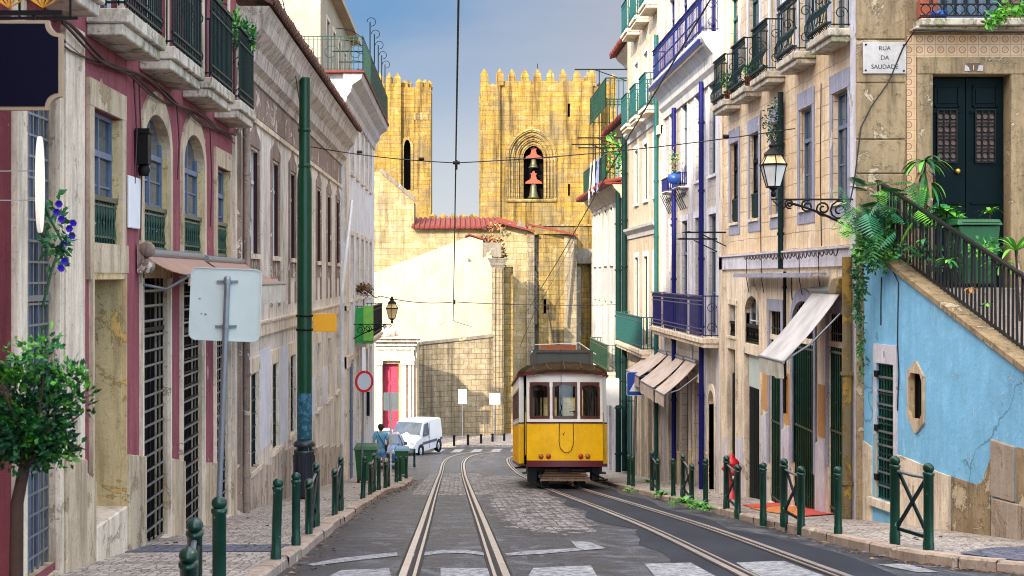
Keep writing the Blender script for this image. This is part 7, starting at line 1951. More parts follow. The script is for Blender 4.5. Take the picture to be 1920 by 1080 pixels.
# ---- blue crossing sign
y = 40.2; s = F / y; px = lambda u: (u - U0) / s; pzv = lambda v: (V0 - v) / s
cs = root('crossing_sign', 'square blue pedestrian crossing sign with a white triangle, partly behind an awning', 'road sign', (px(1188), y, pz(y)))
mb = MB(); mb.tube([(px(1187), y + .05, pz(y) - .05), (px(1194), y + .05, pzv(700))], .035, 8); mb.build('post', M['steel'], cs)
mb = MB(); wpoly(mb, Wall('F', y), rrect(px(1175), px(1220), pzv(742), pzv(697), .05), .004, .02); mb.build('border', M['white'], cs)
mb = MB(); wpoly(mb, Wall('F', y), rrect(px(1176), px(1219), pzv(741), pzv(698), .045), 0, .006); mb.build('panel', M['signblue'], cs)
mb = MB(); wpoly(mb, Wall('F', y), [(px(1180), pzv(734)), (px(1212), pzv(734)), (px(1196), pzv(705))], -.005, .001); mb.build('triangle', M['white'], cs)
mb = MB(); WQ = Wall('F', y)
wpoly(mb, WQ, [(px(1195.5 + 1.3 * math.cos(t)), pzv(713 + 1.3 * math.sin(t))) for t in [k * math.pi / 4 for k in range(8)]], -.008, -.004)
wpoly(mb, WQ, [(px(1194), pzv(715)), (px(1197), pzv(715)), (px(1197), pzv(723)), (px(1194), pzv(723))], -.008, -.004)
for a, b in (((1195, 722.5), (1191, 731)), ((1196, 722.5), (1200, 731)), ((1194, 716), (1190.5, 721)), ((1197, 716), (1200, 720))): mb.bar(WQ.P(px(a[0]), pzv(a[1]), -.006), WQ.P(px(b[0]), pzv(b[1]), -.006), .022, .004)
mb.build('pictogram', M['ink'], cs)
# ---- lanterns
def lantern(name, label, c, sc, arm_from, gl_mat, arm_z, plant=False):
    """six-sided street lantern standing on the tip of a scrolled wall bracket; c = foot of the lantern"""
    o = root(name, label, 'street lamp', c); c = Vector(c)
    hx = lambda r, z, n=6: [c + Vector((r * math.cos(R(60 * k + 30)), r * math.sin(R(60 * k + 30)), z)) for k in range(n)]
    lo, hi, top_ = hx(.14 * sc, .08 * sc), hx(.265 * sc, .50 * sc), hx(.15 * sc, .70 * sc)
    mb = MB(); mb.hexa([c + (p - c) * .97 + Vector((0, 0, .003)) for p in lo], [c + (p - c) * .97 + Vector((0, 0, .012)) for p in hi]); mb.build('glass', M[gl_mat], o)
    mb = MB(); mb.hexa([c + (p - c) * .965 + Vector((0, 0, .03)) for p in hi], [c + (p - c) * .965 + Vector((0, 0, .024)) for p in top_]); mb.build('upper_glass', M['amberglass'], o)
    mb = MB()
    for k in range(6): mb.bar(lo[k], hi[k], .018 * sc); mb.bar(hi[k], top_[k], .018 * sc); mb.bar(hi[k], hi[(k + 1) % 6], .03 * sc); mb.bar(lo[k], lo[(k + 1) % 6], .025 * sc); mb.bar(top_[k], top_[(k + 1) % 6], .025 * sc); mb.lathe([(0, 0), (.014 * sc, .0), (.0, .05 * sc)], 6, hi[k])
    mb.hexa(hx(.15 * sc, .06 * sc), hx(.145 * sc, .085 * sc)); mb.build('frame', M['ironblk'], o)
    mb = MB(); mb.lathe([(.19 * sc, .69 * sc), (.175 * sc, .73 * sc), (.07 * sc, .82 * sc), (.09 * sc, .86 * sc), (.095 * sc, .88 * sc), (.04 * sc, .91 * sc), (.05 * sc, .95 * sc), (0, 1.0 * sc)], 12, c); mb.build('cap', M['ironblk'], o)
    mb = MB(); mb.lathe([(.02 * sc, -.12 * sc), (.05 * sc, -.10 * sc), (.05 * sc, -.03 * sc), (.03 * sc, 0), (.09 * sc, .05 * sc), (.1 * sc, .08 * sc)], 10, c)
    a = Vector(arm_from); tip = c + Vector((0, 0, -.05 * sc)); tip.z = a.z
    mb.bar(tip + Vector((-.03, 0, 0)), a, .03 * sc, .035 * sc); d = (a - tip); L = d.length; d.normalize(); dn = Vector((0, 0, -1))
    mb.tube([tip + d * (L * t) + dn * (.02 + .36 * L * t ** 1.6) for t in [.18 + .82 * k / 8 for k in range(9)]], .026 * sc, 6)
    for t, r, sg in ((.20, .08, 1), (.42, .11, -1), (.62, .13, 1), (.82, .17, -1)):
        q0 = tip + d * (L * t) + dn * (.03 + .14 * L * t)
        mb.tube([q0 + d * p * L * .75 + dn * z * L * .75 for p, z in scroll(None, (0, 0), r, 1.6, sg * 1.2, 16, sg)], .019 * sc, 5)
    mb.tube([tip + dn * .02, tip + d * .06 * L + dn * .08 * L, tip + dn * .11 * L + d * .12 * L, tip + dn * .04 * L + d * .2 * L], .013 * sc, 5)
    mb.build('bracket', M['ironblk'], o); return o
y = 20.85; s = F / y
lantern('street_lamp', 'large black six-sided street lamp on a scrolled bracket above the awning', ((1450 - U0) / s, y, (V0 - 358) / s), .76, (5.78, y, (V0 - 374) / s), 'frosted', 0)
y = 45.3; s = F / y
lantern('street_lamp', 'small bronze-tinted street lamp on a scrolled bracket before the green balcony screen', ((735 - U0) / s, y, (V0 - 601) / s), .78, (-3.38, y, (V0 - 608) / s), 'amberglass', 0)
# ---- wheelie bins on the left pavement
def wheelie(name, label, x, y, w, d, h, mat, lid, wheels=True):
    z = pz(y); o = root(name, label, 'bin', (x, y, z))
    mb = MB(); mb.hexa([(x - w * .38, y - d * .4, z + .08), (x + w * .38, y - d * .4, z + .08), (x + w * .38, y + d * .4, z + .08), (x - w * .38, y + d * .4, z + .08)], [(x - w / 2, y - d / 2, z + h * .9), (x + w / 2, y - d / 2, z + h * .9), (x + w / 2, y + d / 2, z + h * .9), (x - w / 2, y + d / 2, z + h * .9)])
    for k in (-.25, .25): mb.hexa([(x + k * w - .03, y - d * .405, z + .12), (x + k * w + .03, y - d * .405, z + .12), (x + k * w + .03, y - d * .38, z + .12), (x + k * w - .03, y - d * .38, z + .12)], [(x + k * w - .03, y - d * .515, z + h * .86), (x + k * w + .03, y - d * .515, z + h * .86), (x + k * w + .03, y - d * .49, z + h * .86), (x + k * w - .03, y - d * .49, z + h * .86)])
    mb.build('body', M[mat], o, bevel=.02, seg=2)
    mb = MB(); e = .045
    mb.hexa([(x - w / 2 - e, y - d / 2 - e, z + h * .9), (x + w / 2 + e, y - d / 2 - e, z + h * .9), (x + w / 2 + e, y + d / 2 + e, z + h * .9), (x - w / 2 - e, y + d / 2 + e, z + h * .9)], [(x - w / 2 + .02, y - d / 2 + .0, z + h), (x + w / 2 - .02, y - d / 2, z + h), (x + w / 2 - .02, y + d / 2, z + h * 1.03), (x - w / 2 + .02, y + d / 2, z + h * 1.03)]); mb.build('lid', M[lid], o, bevel=.02, seg=2)
    mb = MB()
    for sg in (-1, 1): mb.lathe([(0, -.03), (.09, -.03), (.1, 0), (.09, .03), (0, .03)], 14, (x + sg * w * .33, y - d * .36, z + .1), M=Matrix.Rotation(R(90), 4, 'Y'))
    mb.build('wheel', M['tyre'], o); return o
wheelie('wheelie_bin', 'big green wheelie bin on the left pavement behind the round sign post', -2.56, 38.95, .60, .6, 1.02, 'binGreen', 'binGreen')
wheelie('wheelie_bin', 'dark green bin with a pale blue lid in front of the blue car', -1.88, 46.2, .44, .45, .92, 'binGreen', 'binBlue')
# ---- fire hydrant
hx_, hy_, hz_ = ground_at(1372, 936); fhd = root('fire_hydrant', 'red fire hydrant with round cap behind a green barrier', 'fire hydrant', (hx_, hy_ , hz_))
mb = MB(); mb.lathe([(.15, 0), (.15, .04), (.115, .05), (.115, .5), (.14, .51), (.14, .56), (.12, .58), (.12, .68), (.15, .69), (.15, .72), (.11, .78), (.05, .82), (.045, .88), (0, .89)], 20, (hx_, hy_, hz_))
mb.build('body', M['red'], fhd)
for sg in (-1, 1):
    mb = MB(); mb.lathe([(.045, 0), (.045, .05), (.055, .05), (.055, .075), (.02, .08), (.02, .1), (0, .1)], 12, (hx_ + sg * .10, hy_, hz_ + .6), M=Matrix.Rotation(R(90 * sg), 4, 'Y')); mb.build('outlet', M['red'], fhd)
mb = MB(); mb.box(hx_ - .035, hx_ + .035, hy_ - .128, hy_ - .116, hz_ + .40, hz_ + .47); mb.build('sticker', M['white'], fhd)
# ---- cloth on the right pavement
cl_ = root('orange_cloth', 'orange and red cloth spread on the pavement before the barred doors', 'cloth', (5.0, 23.5, pz(23.5)))
def drape(mb, us, vs):
    P = [ground_at(u, v, PAVE + .012) for u, v in zip(us, vs)]; mb.face(P)
mb = MB(); drape(mb, [1392, 1440, 1505, 1562, 1566, 1500, 1425], [946, 943, 947, 955, 963, 968, 957]); mb.build('cloth', M['mat'], cl_)
mb = MB(); P = [ground_at(u, v, PAVE + .018) for u, v in ((1509, 947), (1560, 955), (1564, 963), (1510, 967))]; mb.face(P)
P = [ground_at(u, v, PAVE + .018) for u, v in ((1390, 946), (1470, 942), (1484, 945), (1420, 952))]; mb.face(P); mb.build('patch', M['matred'], cl_)
# ---- tufts
TU = [(1282, 944, 'large grass tuft at the kerb by the cream roller shutter', 1.3), (1240, 928, 'grass tuft at the kerb under the middle awning', .9), (1312, 951, 'grass tuft at the kerb by the single bollard before the hydrant', 1.0), (1325, 955, 'low grass tuft on the kerb stones before the hydrant', .7), (1176, 919, 'tiny tuft at the kerb below the blue crossing sign', .5), (1192, 922, 'second tiny tuft at the kerb below the blue crossing sign', .5),
      (1750, 985, 'bushy weed at the foot of the blue wall behind the large barrier', 1.1), (1459, 936, 'thin weed by the lilac plinth next to the orange cloth', .8), (1216, 905, 'straggly weed beside the barrier under the awning', 1.0)]
for i, (u, v, lab, k) in enumerate(TU):
    p = Vector(ground_at(u, v)); mb = MB()
    strapleaves(mb, p, int(46 * k), .20 * k, .012, [0, 1, 1], 200 + i, .8, .7, .9); strapleaves(mb, p + Vector((.12 * k, .05, 0)), int(26 * k), .15 * k, .011, [0, 1], 230 + i, .9, .7, .8); strapleaves(mb, p - Vector((.14 * k, .03, 0)), int(26 * k), .14 * k, .011, [1, 1], 260 + i, .9, .7, .8)
    tag(mb.build('grass_tuft', [M['leafB'], M['leafC']], org=p), lab, 'grass tuft', 'weeds growing along the kerb and walls', 'thing')
fl = root('crimson_flower', 'crimson flower growing from the door sill by the yellow pipe', 'flower', ground_at(1583, 950)); p = Vector(fl.location)
mb = MB(); mb.tube([p, p + Vector((-.02, 0, .3))], .006, 4); strapleaves(mb, p + Vector((0, 0, .1)), 8, .15, .015, [0], 301); mb.build('stem', M['leafB'], fl)
mb = MB(); leafcloud(mb, p + Vector((-.02, 0, .32)), (.05, .05, .06), 24, .04, [0], 4, .5, seed=3); mb.build('petals', M['pinkpetal'], fl)
# ---- overhead wires
def wire(name, label, pts, r=.011, k=6):
    mb = MB(); mb.tube(pts, r, k); return tag(mb.build(name, M['wire'], org=pts[0]), label, 'wire')
tw = lambda y: gz(min(y, 58)) + 6.1
wire('contact_wire', 'tram wire hanging over the left-hand track', [(.08 - .006 * y, y, tw(y) - (.06 * math.sin((y % 25) / 25 * math.pi))) for y in frange(2, 58, 2)] + [(-.2, 64, tw(64) - .3), (.6, 72, tw(72) - .8)], .013)
wire('contact_wire', 'tram wire hanging over the right-hand track', [(2.95 - .005 * y, y, tw(y) + .25 - (.06 * math.sin((y % 25) / 25 * math.pi))) for y in frange(2, 58, 2)], .012)
p0 = (-2.93, 28.0, (V0 - 275) / (F / 28)); node = (-.06, 25.0, tw(25) + .03)
cwm = root('cross_wire', 'span wire across the street from the green pole to the tiled house', 'wire', node)
mb = MB(); mb.tube(sag(p0, node, .05), .010, 5); mb.tube(sag(node, (5.75, 24.4, (V0 - 241) / (F / 24.4)), .08), .010, 5); mb.build('cable', M['wire'], cwm)
mb = MB(); mb.tube([(node[0] - .06, node[1], node[2]), (node[0] + .06, node[1], node[2])], .03, 8); mb.tube([(node[0], node[1], node[2] + .05), (node[0], node[1], node[2] - .12)], .022, 8); mb.build('clamp', M['ironblk'], cwm)
mb = MB(); 
for t in (.36, .78): q = Vector(p0).lerp(Vector(node), t); mb.tube([q - Vector((.05, 0, 0)), q + Vector((.05, 0, 0))], .03, 8)
q = Vector(node).lerp(Vector((5.75, 24.4, 2.6)), .8); mb.tube([q - Vector((.05, 0, .05)), q + Vector((.05, 0, -.05))], .03, 8)
mb.build('insulator', M['raildark'], cwm)
n2 = (-.18, 50.0, tw(50) + .02)
mb = MB(); a = at(712, 556, 50); mb.tube([(-3.4, 50, a.z + .3), (-2.95, 50, a.z - .05), (-2.8, 50, a.z + .02)] , .02, 6); mb.tube(sag((-2.8, 50, a.z + .02), n2, .12), .014, 5); mb.tube(sag(n2, (5.6, 50.2, n2[2] - .1), .06), .012, 5); mb.tube([(n2[0], 50, n2[2] - .08), (n2[0], 50, n2[2] + .08)], .03, 8)
tag(mb.build('cross_wire', M['wire'], org=n2), 'farther span wire from the white terrace house across the street', 'wire')
wire('slanting_cable', 'thin cable slanting down from the cathedral eave to the wall below', [at(1080, 440, 95.4), at(1040, 520, 95.0), at(1000, 590, 95.0), at(975, 650, 95.0)], .02, 5)
wire('guy_cable', 'thin cable hanging along the green pole from the dark eave', [at(530, 0, 26), at(545, 80, 27), at(560, 180, 27.5), at(567, 228, 27.7)], .009, 5)

# ---- dead leaves and grit gathered along the kerbs
mb = MB(); r_ = random.Random(77)
def bit(x, y, z):
    a = r_.uniform(0, 6.28); L = r_.uniform(.015, .05); W = L * r_.uniform(.35, .7); c_, s_ = math.cos(a), math.sin(a); h = r_.uniform(.004, .02)
    mb.face([(x - c_ * L, y - s_ * L, z + .004), (x + s_ * W, y - c_ * W, z + h), (x + c_ * L, y + s_ * L, z + .006), (x - s_ * W, y + c_ * W, z + h * .5)], r_.choice((0, 0, 1, 2)))
for k in range(560):
    i = r_.randrange(len(KL) - 1); p = KL[i].lerp(KL[i + 1], r_.random())
    if p.y > 8: bit(p.x + abs(r_.gauss(0, .14)) + .02, p.y, gz(p.y) + .004)
    i = r_.randrange(len(KR) - 1); p = KR[i].lerp(KR[i + 1], r_.random()); bit(p.x - abs(r_.gauss(0, .14)) - .02, p.y, gz(p.y) + .004)
for k in range(260): y = r_.uniform(12, 40); bit(r_.choice((r_.uniform(-3.4, -1.9), r_.uniform(4.7, 5.7))), y, pz(y) + .006)
tag(mb.build('fallen_leaves', [M['bark'], M['leafdry'], M['earth']]), None, None, None, 'stuff')
# ================================================================ TRAM
def clear_glass(name, tint=(.62, .66, .64), refl=.10):
    m, nt, b = _new(name); nt.nodes.remove(b); out = nt.nodes['Material Output']
    tr = nt.nodes.new('ShaderNodeBsdfTransparent'); tr.inputs[0].default_value = c4(tint)
    gl = nt.nodes.new('ShaderNodeBsdfGlossy'); gl.inputs['Roughness'].default_value = .04
    fr_ = nt.nodes.new('ShaderNodeFresnel'); fr_.inputs['IOR'].default_value = 1.5
    mx = nt.nodes.new('ShaderNodeMixShader'); nt.links.new(fr_.outputs[0], mx.inputs[0]); nt.links.new(tr.outputs[0], mx.inputs[1]); nt.links.new(gl.outputs[0], mx.inputs[2])
    nt.links.new(mx.outputs[0], out.inputs[0]); return m
M['clear'] = clear_glass('clear_window_glass')
TY = 36.55
tram = root('tram', 'old yellow and white tram car with mahogany windows on the right-hand track', 'tram', (0, 0, 0))
class Bow:
    """bowed end of the car; y grows away from the viewer"""
    def __init__(s, y, sg=1): s.y = y; s.sg = sg
    def P(s, a, z, d): return (a, s.y + s.sg * (-.14 * (1 - (a / .98) ** 2) + d), z)
LEN_T = 8.3; BW = 1.155
XA = [-.98 + 1.96 * k / 16 for k in range(17)]
wins = [(-.905, -.395), (-.315, .315), (.395, .905)]
WZ0, WZ1 = 1.79, 2.72
def tram_end(y, sg):
    B = Bow(y, sg)
    mb = MB(); wwall(mb, B, -.98, .98, .70, 1.66, [], xa=XA); mb.build('end_panel', M['tramyellow'], tram)
    mb = MB()
    for k in range(16): wbox(mb, B, XA[k], XA[k + 1] - (0 if k < 15 else 0), .555, .715, -.025, .03)
    mb.box(-1.0, 1.0, min(y, y + sg * .1), max(y, y + sg * .1), .56, .60); mb.build('bumper', M['trammaroon'], tram)
    mb = MB(); ops = [(a, b, WZ0, WZ1, .05) for a, b in wins]
    wwall(mb, B, -.98, .98, 1.735, 2.93, ops, xa=XA, back=False)
    for k in range(16): wbox(mb, B, XA[k], XA[k + 1], 1.70, 1.735, -.03, .02)
    mb.build('end_frame', M['tramwhite'], tram)
    mb = MB()
    for k in range(16): wbox(mb, B, XA[k], XA[k + 1], 1.66, 1.70, -.012, .02)
    mb.build('belt_line', M['trammaroon'], tram)
    for a, b in wins:
        n = 8; mb = MB(); t = .052; rise = .07
        top = lambda q: WZ1 - .02 - rise * ((q - (a + b) / 2) / ((b - a) / 2)) ** 2
        for k in range(n):
            p, q = a + (b - a) * k / n, a + (b - a) * (k + 1) / n
            mb.hexa([B.P(p, top(p) - t, -.012), B.P(q, top(q) - t, -.012), B.P(q, top(q) - t, .045), B.P(p, top(p) - t, .045)], [B.P(p, WZ1 + .004, -.012), B.P(q, WZ1 + .004, -.012), B.P(q, WZ1 + .004, .045), B.P(p, WZ1 + .004, .045)])
            wbox(mb, B, p, q, WZ0 - .01, WZ0 + .07, -.012, .045)
        wbox(mb, B, a - .006, a + t, WZ0 + .07, top(a) - t + .02, -.0115, .045); wbox(mb, B, b - t, b + .006, WZ0 + .07, top(b) - t + .02, -.0115, .045)
        o = mb.build('window', M['tramwood'], tram)
        mb = MB()
        for k in range(n):
            p, q = a + t * .5 + (b - a - t) * k / n, a + t * .5 + (b - a - t) * (k + 1) / n
            mb.face([B.P(p, WZ0 + .03, .02), B.P(q, WZ0 + .03, .02), B.P(q, WZ1 - .05, .02), B.P(p, WZ1 - .05, .02)], 0, True)
        mb.build('pane', M['clear'], o)
    for x, mt in ((-.62, 'amber'), (-.43, 'tail'), (.40, 'tail'), (.58, 'amber')):
        mb = MB(); MR = Matrix.Rotation(R(90 * sg), 4, 'X')
        mb.lathe([(.062, -.02), (.064, .012), (.055, .016)], 18, B.P(x, .82, -.005), M=MR); o = mb.build('tail_light', M['tramwood'], tram)
        mb = MB(); mb.lathe([(.054, .008), (.048, .022), (.03, .032), (0, .036)], 18, B.P(x, .82, -.005), M=MR); mb.build('lens', M[mt], o)
    for sx in (-1, 1):                                  # narrow side of the platform and entrance post
        mb = MB(); x = sx * .98
        mb.box(min(x, x - sx * .03), max(x, x - sx * .03), min(y, y + sg * .28), max(y, y + sg * .28), .70, 1.66, 0); mb.build('side_panel', M['tramyellow'], tram)
        mb = MB(); mb.box(min(x, x - sx * .03), max(x, x - sx * .03), min(y, y + sg * .24), max(y, y + sg * .24), 1.70, 2.9); mb.build('corner_post', M['tramwhite'], tram)
        mb = MB(); mb.tube([(x + sx * .03, y + sg * .18, .85), (x + sx * .03, y + sg * .18, 1.95)], .016, 6); mb.build('grab_rail', M['brass'], tram)
tram_end(0, 1); tram_end(LEN_T, -1)
# saloon sides
for sx in (-1, 1):
    class Side:
        def P(s, a, z, d): return (sx * (BW - d), a, z)
    Wd = Side(); y0, y1 = .85, LEN_T - .85; nw = 7
    ops = [(y0 + .18 + (y1 - y0 - .36) * (k + .06) / nw, y0 + .18 + (y1 - y0 - .36) * (k + .94) / nw, 1.78, 2.62, .05) for k in range(nw)]
    mb = MB(); wwall(mb, Wd, y0, y1, 1.70, 2.93, ops, back=False); mb.build('side_frame', M['tramwhite'], tram)
    mb = MB(); wbox(mb, Wd, y0, y1, .62, 1.66, 0, .03)
    for k in range(12): wbox(mb, Wd, y0 + (y1 - y0) * k / 12 - .01, y0 + (y1 - y0) * k / 12 + .01, .64, 1.64, -.012, 0)
    mb.build('side_panel', M['tramyellow'], tram)
    mb = MB(); wbox(mb, Wd, y0, y1, 1.66, 1.70, -.015, .03); wbox(mb, Wd, y0, y1, .54, .62, -.01, .03); mb.build('belt_line', M['trammaroon'], tram)
    for (a, b, c, d, e) in ops:
        mb = MB(); wbox(mb, Wd, a, a + .04, c, d, -.006, .04); wbox(mb, Wd, b - .04, b, c, d, -.006, .04); wbox(mb, Wd, a + .04, b - .04, c, c + .05, -.006, .04); wbox(mb, Wd, a + .04, b - .04, d - .05, d, -.006, .04); o = mb.build('window', M['tramwood'], tram)
        mb = MB(); mb.face([Wd.P(a + .02, c + .02, .02), Wd.P(b - .02, c + .02, .02), Wd.P(b - .02, d - .02, .02), Wd.P(a + .02, d - .02, .02)]); mb.build('pane', M['clear'], o)
    for yy, q in ((y0, 1), (y1, -1)):                   # saloon end walls beside the doors
        xa_, xb_ = sorted((sx * (BW - .001), sx * 1.03))
        mb = MB(); mb.box(xa_, xb_, min(yy - .02 * q, yy), max(yy - .02 * q, yy), .62, 1.66); mb.build('side_panel', M['tramyellow'], tram)
        mb = MB(); mb.box(xa_, xb_, min(yy - .02 * q, yy), max(yy - .02 * q, yy), 1.70, 2.92); mb.build('corner_post', M['tramwhite'], tram)
    for yy in (.55, LEN_T - .55):                       # entrance step
        mb = MB(); mb.box(min(sx * .75, sx * 1.08), max(sx * .75, sx * 1.08), yy - .25, yy + .25, .36, .41); mb.box(min(sx * .75, sx * .98), max(sx * .75, sx * .98), yy - .25, yy + .25, .41, .56); mb.build('step', M['tramgray'], tram)
mb = MB(); mb.box(-.97, .97, .12, LEN_T - .12, .60, .66); mb.box(-1.14, 1.14, .9, LEN_T - .9, .565, .60)
for yy in (.92, LEN_T - .92):                           # partitions with open doorways
    mb.box(-.80, -.35, yy - .02, yy + .02, .66, 1.75); mb.box(.35, .80, yy - .02, yy + .02, .66, 1.75); mb.box(-.80, .80, yy - .02, yy + .02, 2.55, 2.9)
    for x in (-.80, -.36, .36, .80): mb.box(x - .025, x + .025, yy - .03, yy + .03, 1.75, 2.55)
for k in range(6):
    for x in (-.95, .28):
        y = 1.5 + k * .95; mb.box(x, x + .65, y, y + .4, .95, 1.05); mb.box(x, x + .65, y + .36, y + .42, 1.05, 1.55)
mb.build('interior', M['tramwood'], tram)
mb = MB()
for x, yy in ((-.55, .45), (.62, .5), (-.02, .5)): mb.tube([(x, yy, .66), (x, yy, 2.85)], .018, 6)
mb.lathe([(.09, .66), (.09, 1.55), (.13, 1.6), (.13, 1.72), (0, 1.74)], 14, (-.30, .40, 0)); mb.tube([(-.30, .40, 1.76), (-.16, .36, 1.78)], .02, 6); mb.lathe([(.02, 1.2), (.02, 1.95), (.16, 1.96), (.16, 1.99), (0, 2.0)], 14, (.30, .42, 0)); mb.build('controls', M['ironblk'], tram)
# roof: canvas dome rounded at both ends
def roof_ring(y):
    e = min(y + .22, LEN_T + .22 - y); k = math.sin(min(1, max(.0, e) / 1.25) * math.pi / 2) ** .75
    w = (1.02 if e < .9 else 1.02 + .18 * min(1, (e - .9) / .12)); w = w if e > .12 else .62 + .40 * (max(0, e) / .12) ** .5
    h = .10 + .30 * k
    return [(w * math.cos(t), y, 2.93 + h * math.sin(t) ** .85) for t in [math.pi * j / 14 for j in range(15)]]
yr = [-.20, -.17, -.12, 0, .15, .3, .5, .67, .69, .72, .8, .9, 1.1, 2, 4, LEN_T - 2, LEN_T - 1.1, LEN_T - .9, LEN_T - .8, LEN_T - .72, LEN_T - .69, LEN_T - .67, LEN_T - .5, LEN_T - .3, LEN_T, LEN_T + .12, LEN_T + .17, LEN_T + .2]
rings = [roof_ring(y) for y in yr]
mb = MB()
for a, b in zip(rings, rings[1:]):
    for j in range(14): mb.face([a[j], a[j + 1], b[j + 1], b[j]], 0, True)
for rg in (rings[0], rings[-1]): mb.face(rg)
mb.build('roof', M['tramroof'], tram)
mb = MB()
for a, b in zip(rings, rings[1:]):
    for j in (0, 14): mb.bar(Vector(a[j]) + Vector((0, 0, .0)), Vector(b[j]), .035, .05)
B = Bow(0, 1)
for k in range(16): wbox(mb, B, XA[k], XA[k + 1], 2.93, 2.965, -.10, .02)
mb.build('roof_edge', M['trammaroon'], tram)
mb = MB()                                              # ribs where the canvas is lapped over the end of the dome
for j in (3, 5, 7, 9, 11):
    mb.tube([Vector(r[j]) + Vector((0, 0, .008)) for r in rings[:12]], .014, 5)
mb.build('roof_seam', M['tramgray'], tram)
mb = MB()
for sx in (-1, 1):
    for yy in (.55, 2.6): mb.box(min(sx * .70, sx * .79), max(sx * .70, sx * .79), yy, yy + .1, 3.12, 3.60)
    mb.box(min(sx * .70, sx * .79), max(sx * .70, sx * .79), .65, 2.6, 3.24, 3.56)
mb.box(-.70, .70, .56, .64, 3.53, 3.60); mb.box(-.70, .70, .58, .63, 3.22, 3.27); mb.box(-.70, .70, .66, 2.6, 3.5, 3.54); mb.build('roof_box_frame', M['tramgray'], tram)
mb = MB(); mb.box(-.70, .70, .60, .62, 3.27, 3.53); mb.build('roof_box_panel', plain('roof_box_dark', (.05, .055, .05), .6), tram)
mb = MB(); mb.box(-.55, .42, 1.6, 1.66, 3.60, 3.80); mb.box(-.50, .36, 1.58, 1.60, 3.66, 3.74); mb.build('roof_board', plain('roof_board_red', (.33, .085, .03), .6), tram)
mb = MB(); mb.bar((-.8, 1.4, 3.6), (.85, 1.4, 3.6), .04); mb.bar((-.75, 1.9, 3.62), (.8, 1.9, 3.62), .03)
for x in (-.6, .6): mb.bar((x, 1.4, 3.55), (x, 3.5, 3.65), .04)
mb.bar((.5, 1.5, 3.85), (.9, .9, 3.5), .02); mb.bar((-.7, 1.5, 3.80), (.5, 1.5, 3.85), .02); mb.build('roof_rack', M['panelgray'], tram)
mb = MB(); mb.lathe([(.16, 3.5), (.16, 3.62), (.08, 3.7), (.05, 3.8), (0, 3.82)], 12, (-.05, 3.3, 0))
zw = (tw(TY + .2) + .20) - (gz(TY) + .016)
mb.tube([(-.05, 3.3, 3.75), (-.02, 8.0, zw - .9)], [.032, .016], 8); mb.tube([(-.02, 8, zw - .9), (-.02, 8.12, zw - .8)], .035, 8); mb.build('trolley_pole', M['ironblk'], tram)
mb = MB(); mb.tube([(-.06, .5, 3.62), (-.10, -.3, 3.15), (-.10, -.22, 2.5), (-.11, -.18, 2.1)], .007, 5)
mb.tube([B.P(-.11, 2.15, -.05), B.P(-.08, 2.05, -.05), B.P(-.13, 1.95, -.05), B.P(-.09, 1.85, -.05)], .016, 6)
loop = [(-.14, 1.7), (-.155, 1.4), (-.16, 1.2), (-.13, 1.03), (-.04, .93), (.06, .91), (.15, .97), (.20, 1.1), (.21, 1.35), (.205, 1.7)]
mb.tube([B.P(x, z, -.035) for x, z in loop], .009, 6); mb.build('rope', M['ironblk'], tram)
mb = MB(); mb.hexa([B.P(-.06, 1.36, -.006), B.P(-.03, 1.36, -.006), B.P(-.01, 1.46, -.006), B.P(-.04, 1.41, -.006)], [B.P(-.06, 1.36, -.003), B.P(-.03, 1.36, -.003), B.P(-.01, 1.46, -.003), B.P(-.04, 1.41, -.003)]); mb.build('mark', M['ironblk'], tram)
# running gear and lifeguard
for yy in (2.6, LEN_T - 2.6, .95):
    if yy == .95: continue
    for sx in (-1, 1):
        mb = MB(); MR = Matrix.Rotation(R(90), 4, 'Y'); mb.lathe([(0, -.05), (.28, -.05), (.33, -.05), (.33, .045), (.37, .05), (.37, .07), (0, .07)] if sx < 0 else [(0, -.07), (.37, -.07), (.37, -.05), (.33, -.045), (.33, .05), (0, .05)], 22, (sx * .475, yy, .345), M=MR); mb.build('wheel', M['ironblk'], tram)
mb = MB()
for yy in (2.6, LEN_T - 2.6): mb.tube([(-.6, yy, .345), (.6, yy, .345)], .06, 8)
mb.box(-.75, -.62, 1.4, LEN_T - 1.4, .38, .52); mb.box(.62, .75, 1.4, LEN_T - 1.4, .38, .52); mb.box(-.85, .85, .35, 1.6, .42, .55); mb.box(-.95, -.72, .25, .9, .16, .56); mb.box(.70, .9, .2, .8, .2, .56); mb.box(-.55, .55, 1.8, 3.4, .2, .5); mb.box(-.12, .12, .05, .5, .42, .53)
mb.tube([(.75, .1, .22), (1.02, .12, .20), (1.1, .3, .22)], .03, 6); mb.tube([(.7, .15, .4), (1.02, .15, .24)], .025, 6); mb.build('running_gear', M['ironblk'], tram)
for yy, sg in ((0, 1), (LEN_T, -1)):
    mb = MB()
    for k in range(5):
        z = .49 - k * .062; w = .52 + k * .035; y = yy + sg * (.10 - k * .055); mb.hexa([(-w, y, z - .05), (w, y, z - .05), (w, y + .02, z - .05), (-w, y + .02, z - .05)], [(-w + .02, y + sg * .05, z), (w - .02, y + sg * .05, z), (w - .02, y + sg * .05 + .02, z), (-w + .02, y + sg * .05 + .02, z)])
    mb.build('lifeguard', M['slatwood'], tram)
    for x in (-.475, .475):
        mb = MB(); mb.box(x - .10, x + .10, min(yy + sg * .75, yy + sg * 1.1), max(yy + sg * .75, yy + sg * 1.1), .03, .34); mb.build('rail_guard', M['ironblk'], tram)
# place it on the rails: nose at TY, tilted with the street
tram.location = (2.71, TY, gz(TY) + .016)
pitch = math.atan((gz(TY + 6) - gz(TY + 2)) / 4)
tram.rotation_euler = (pitch * 1.0, 0, R(-.7))

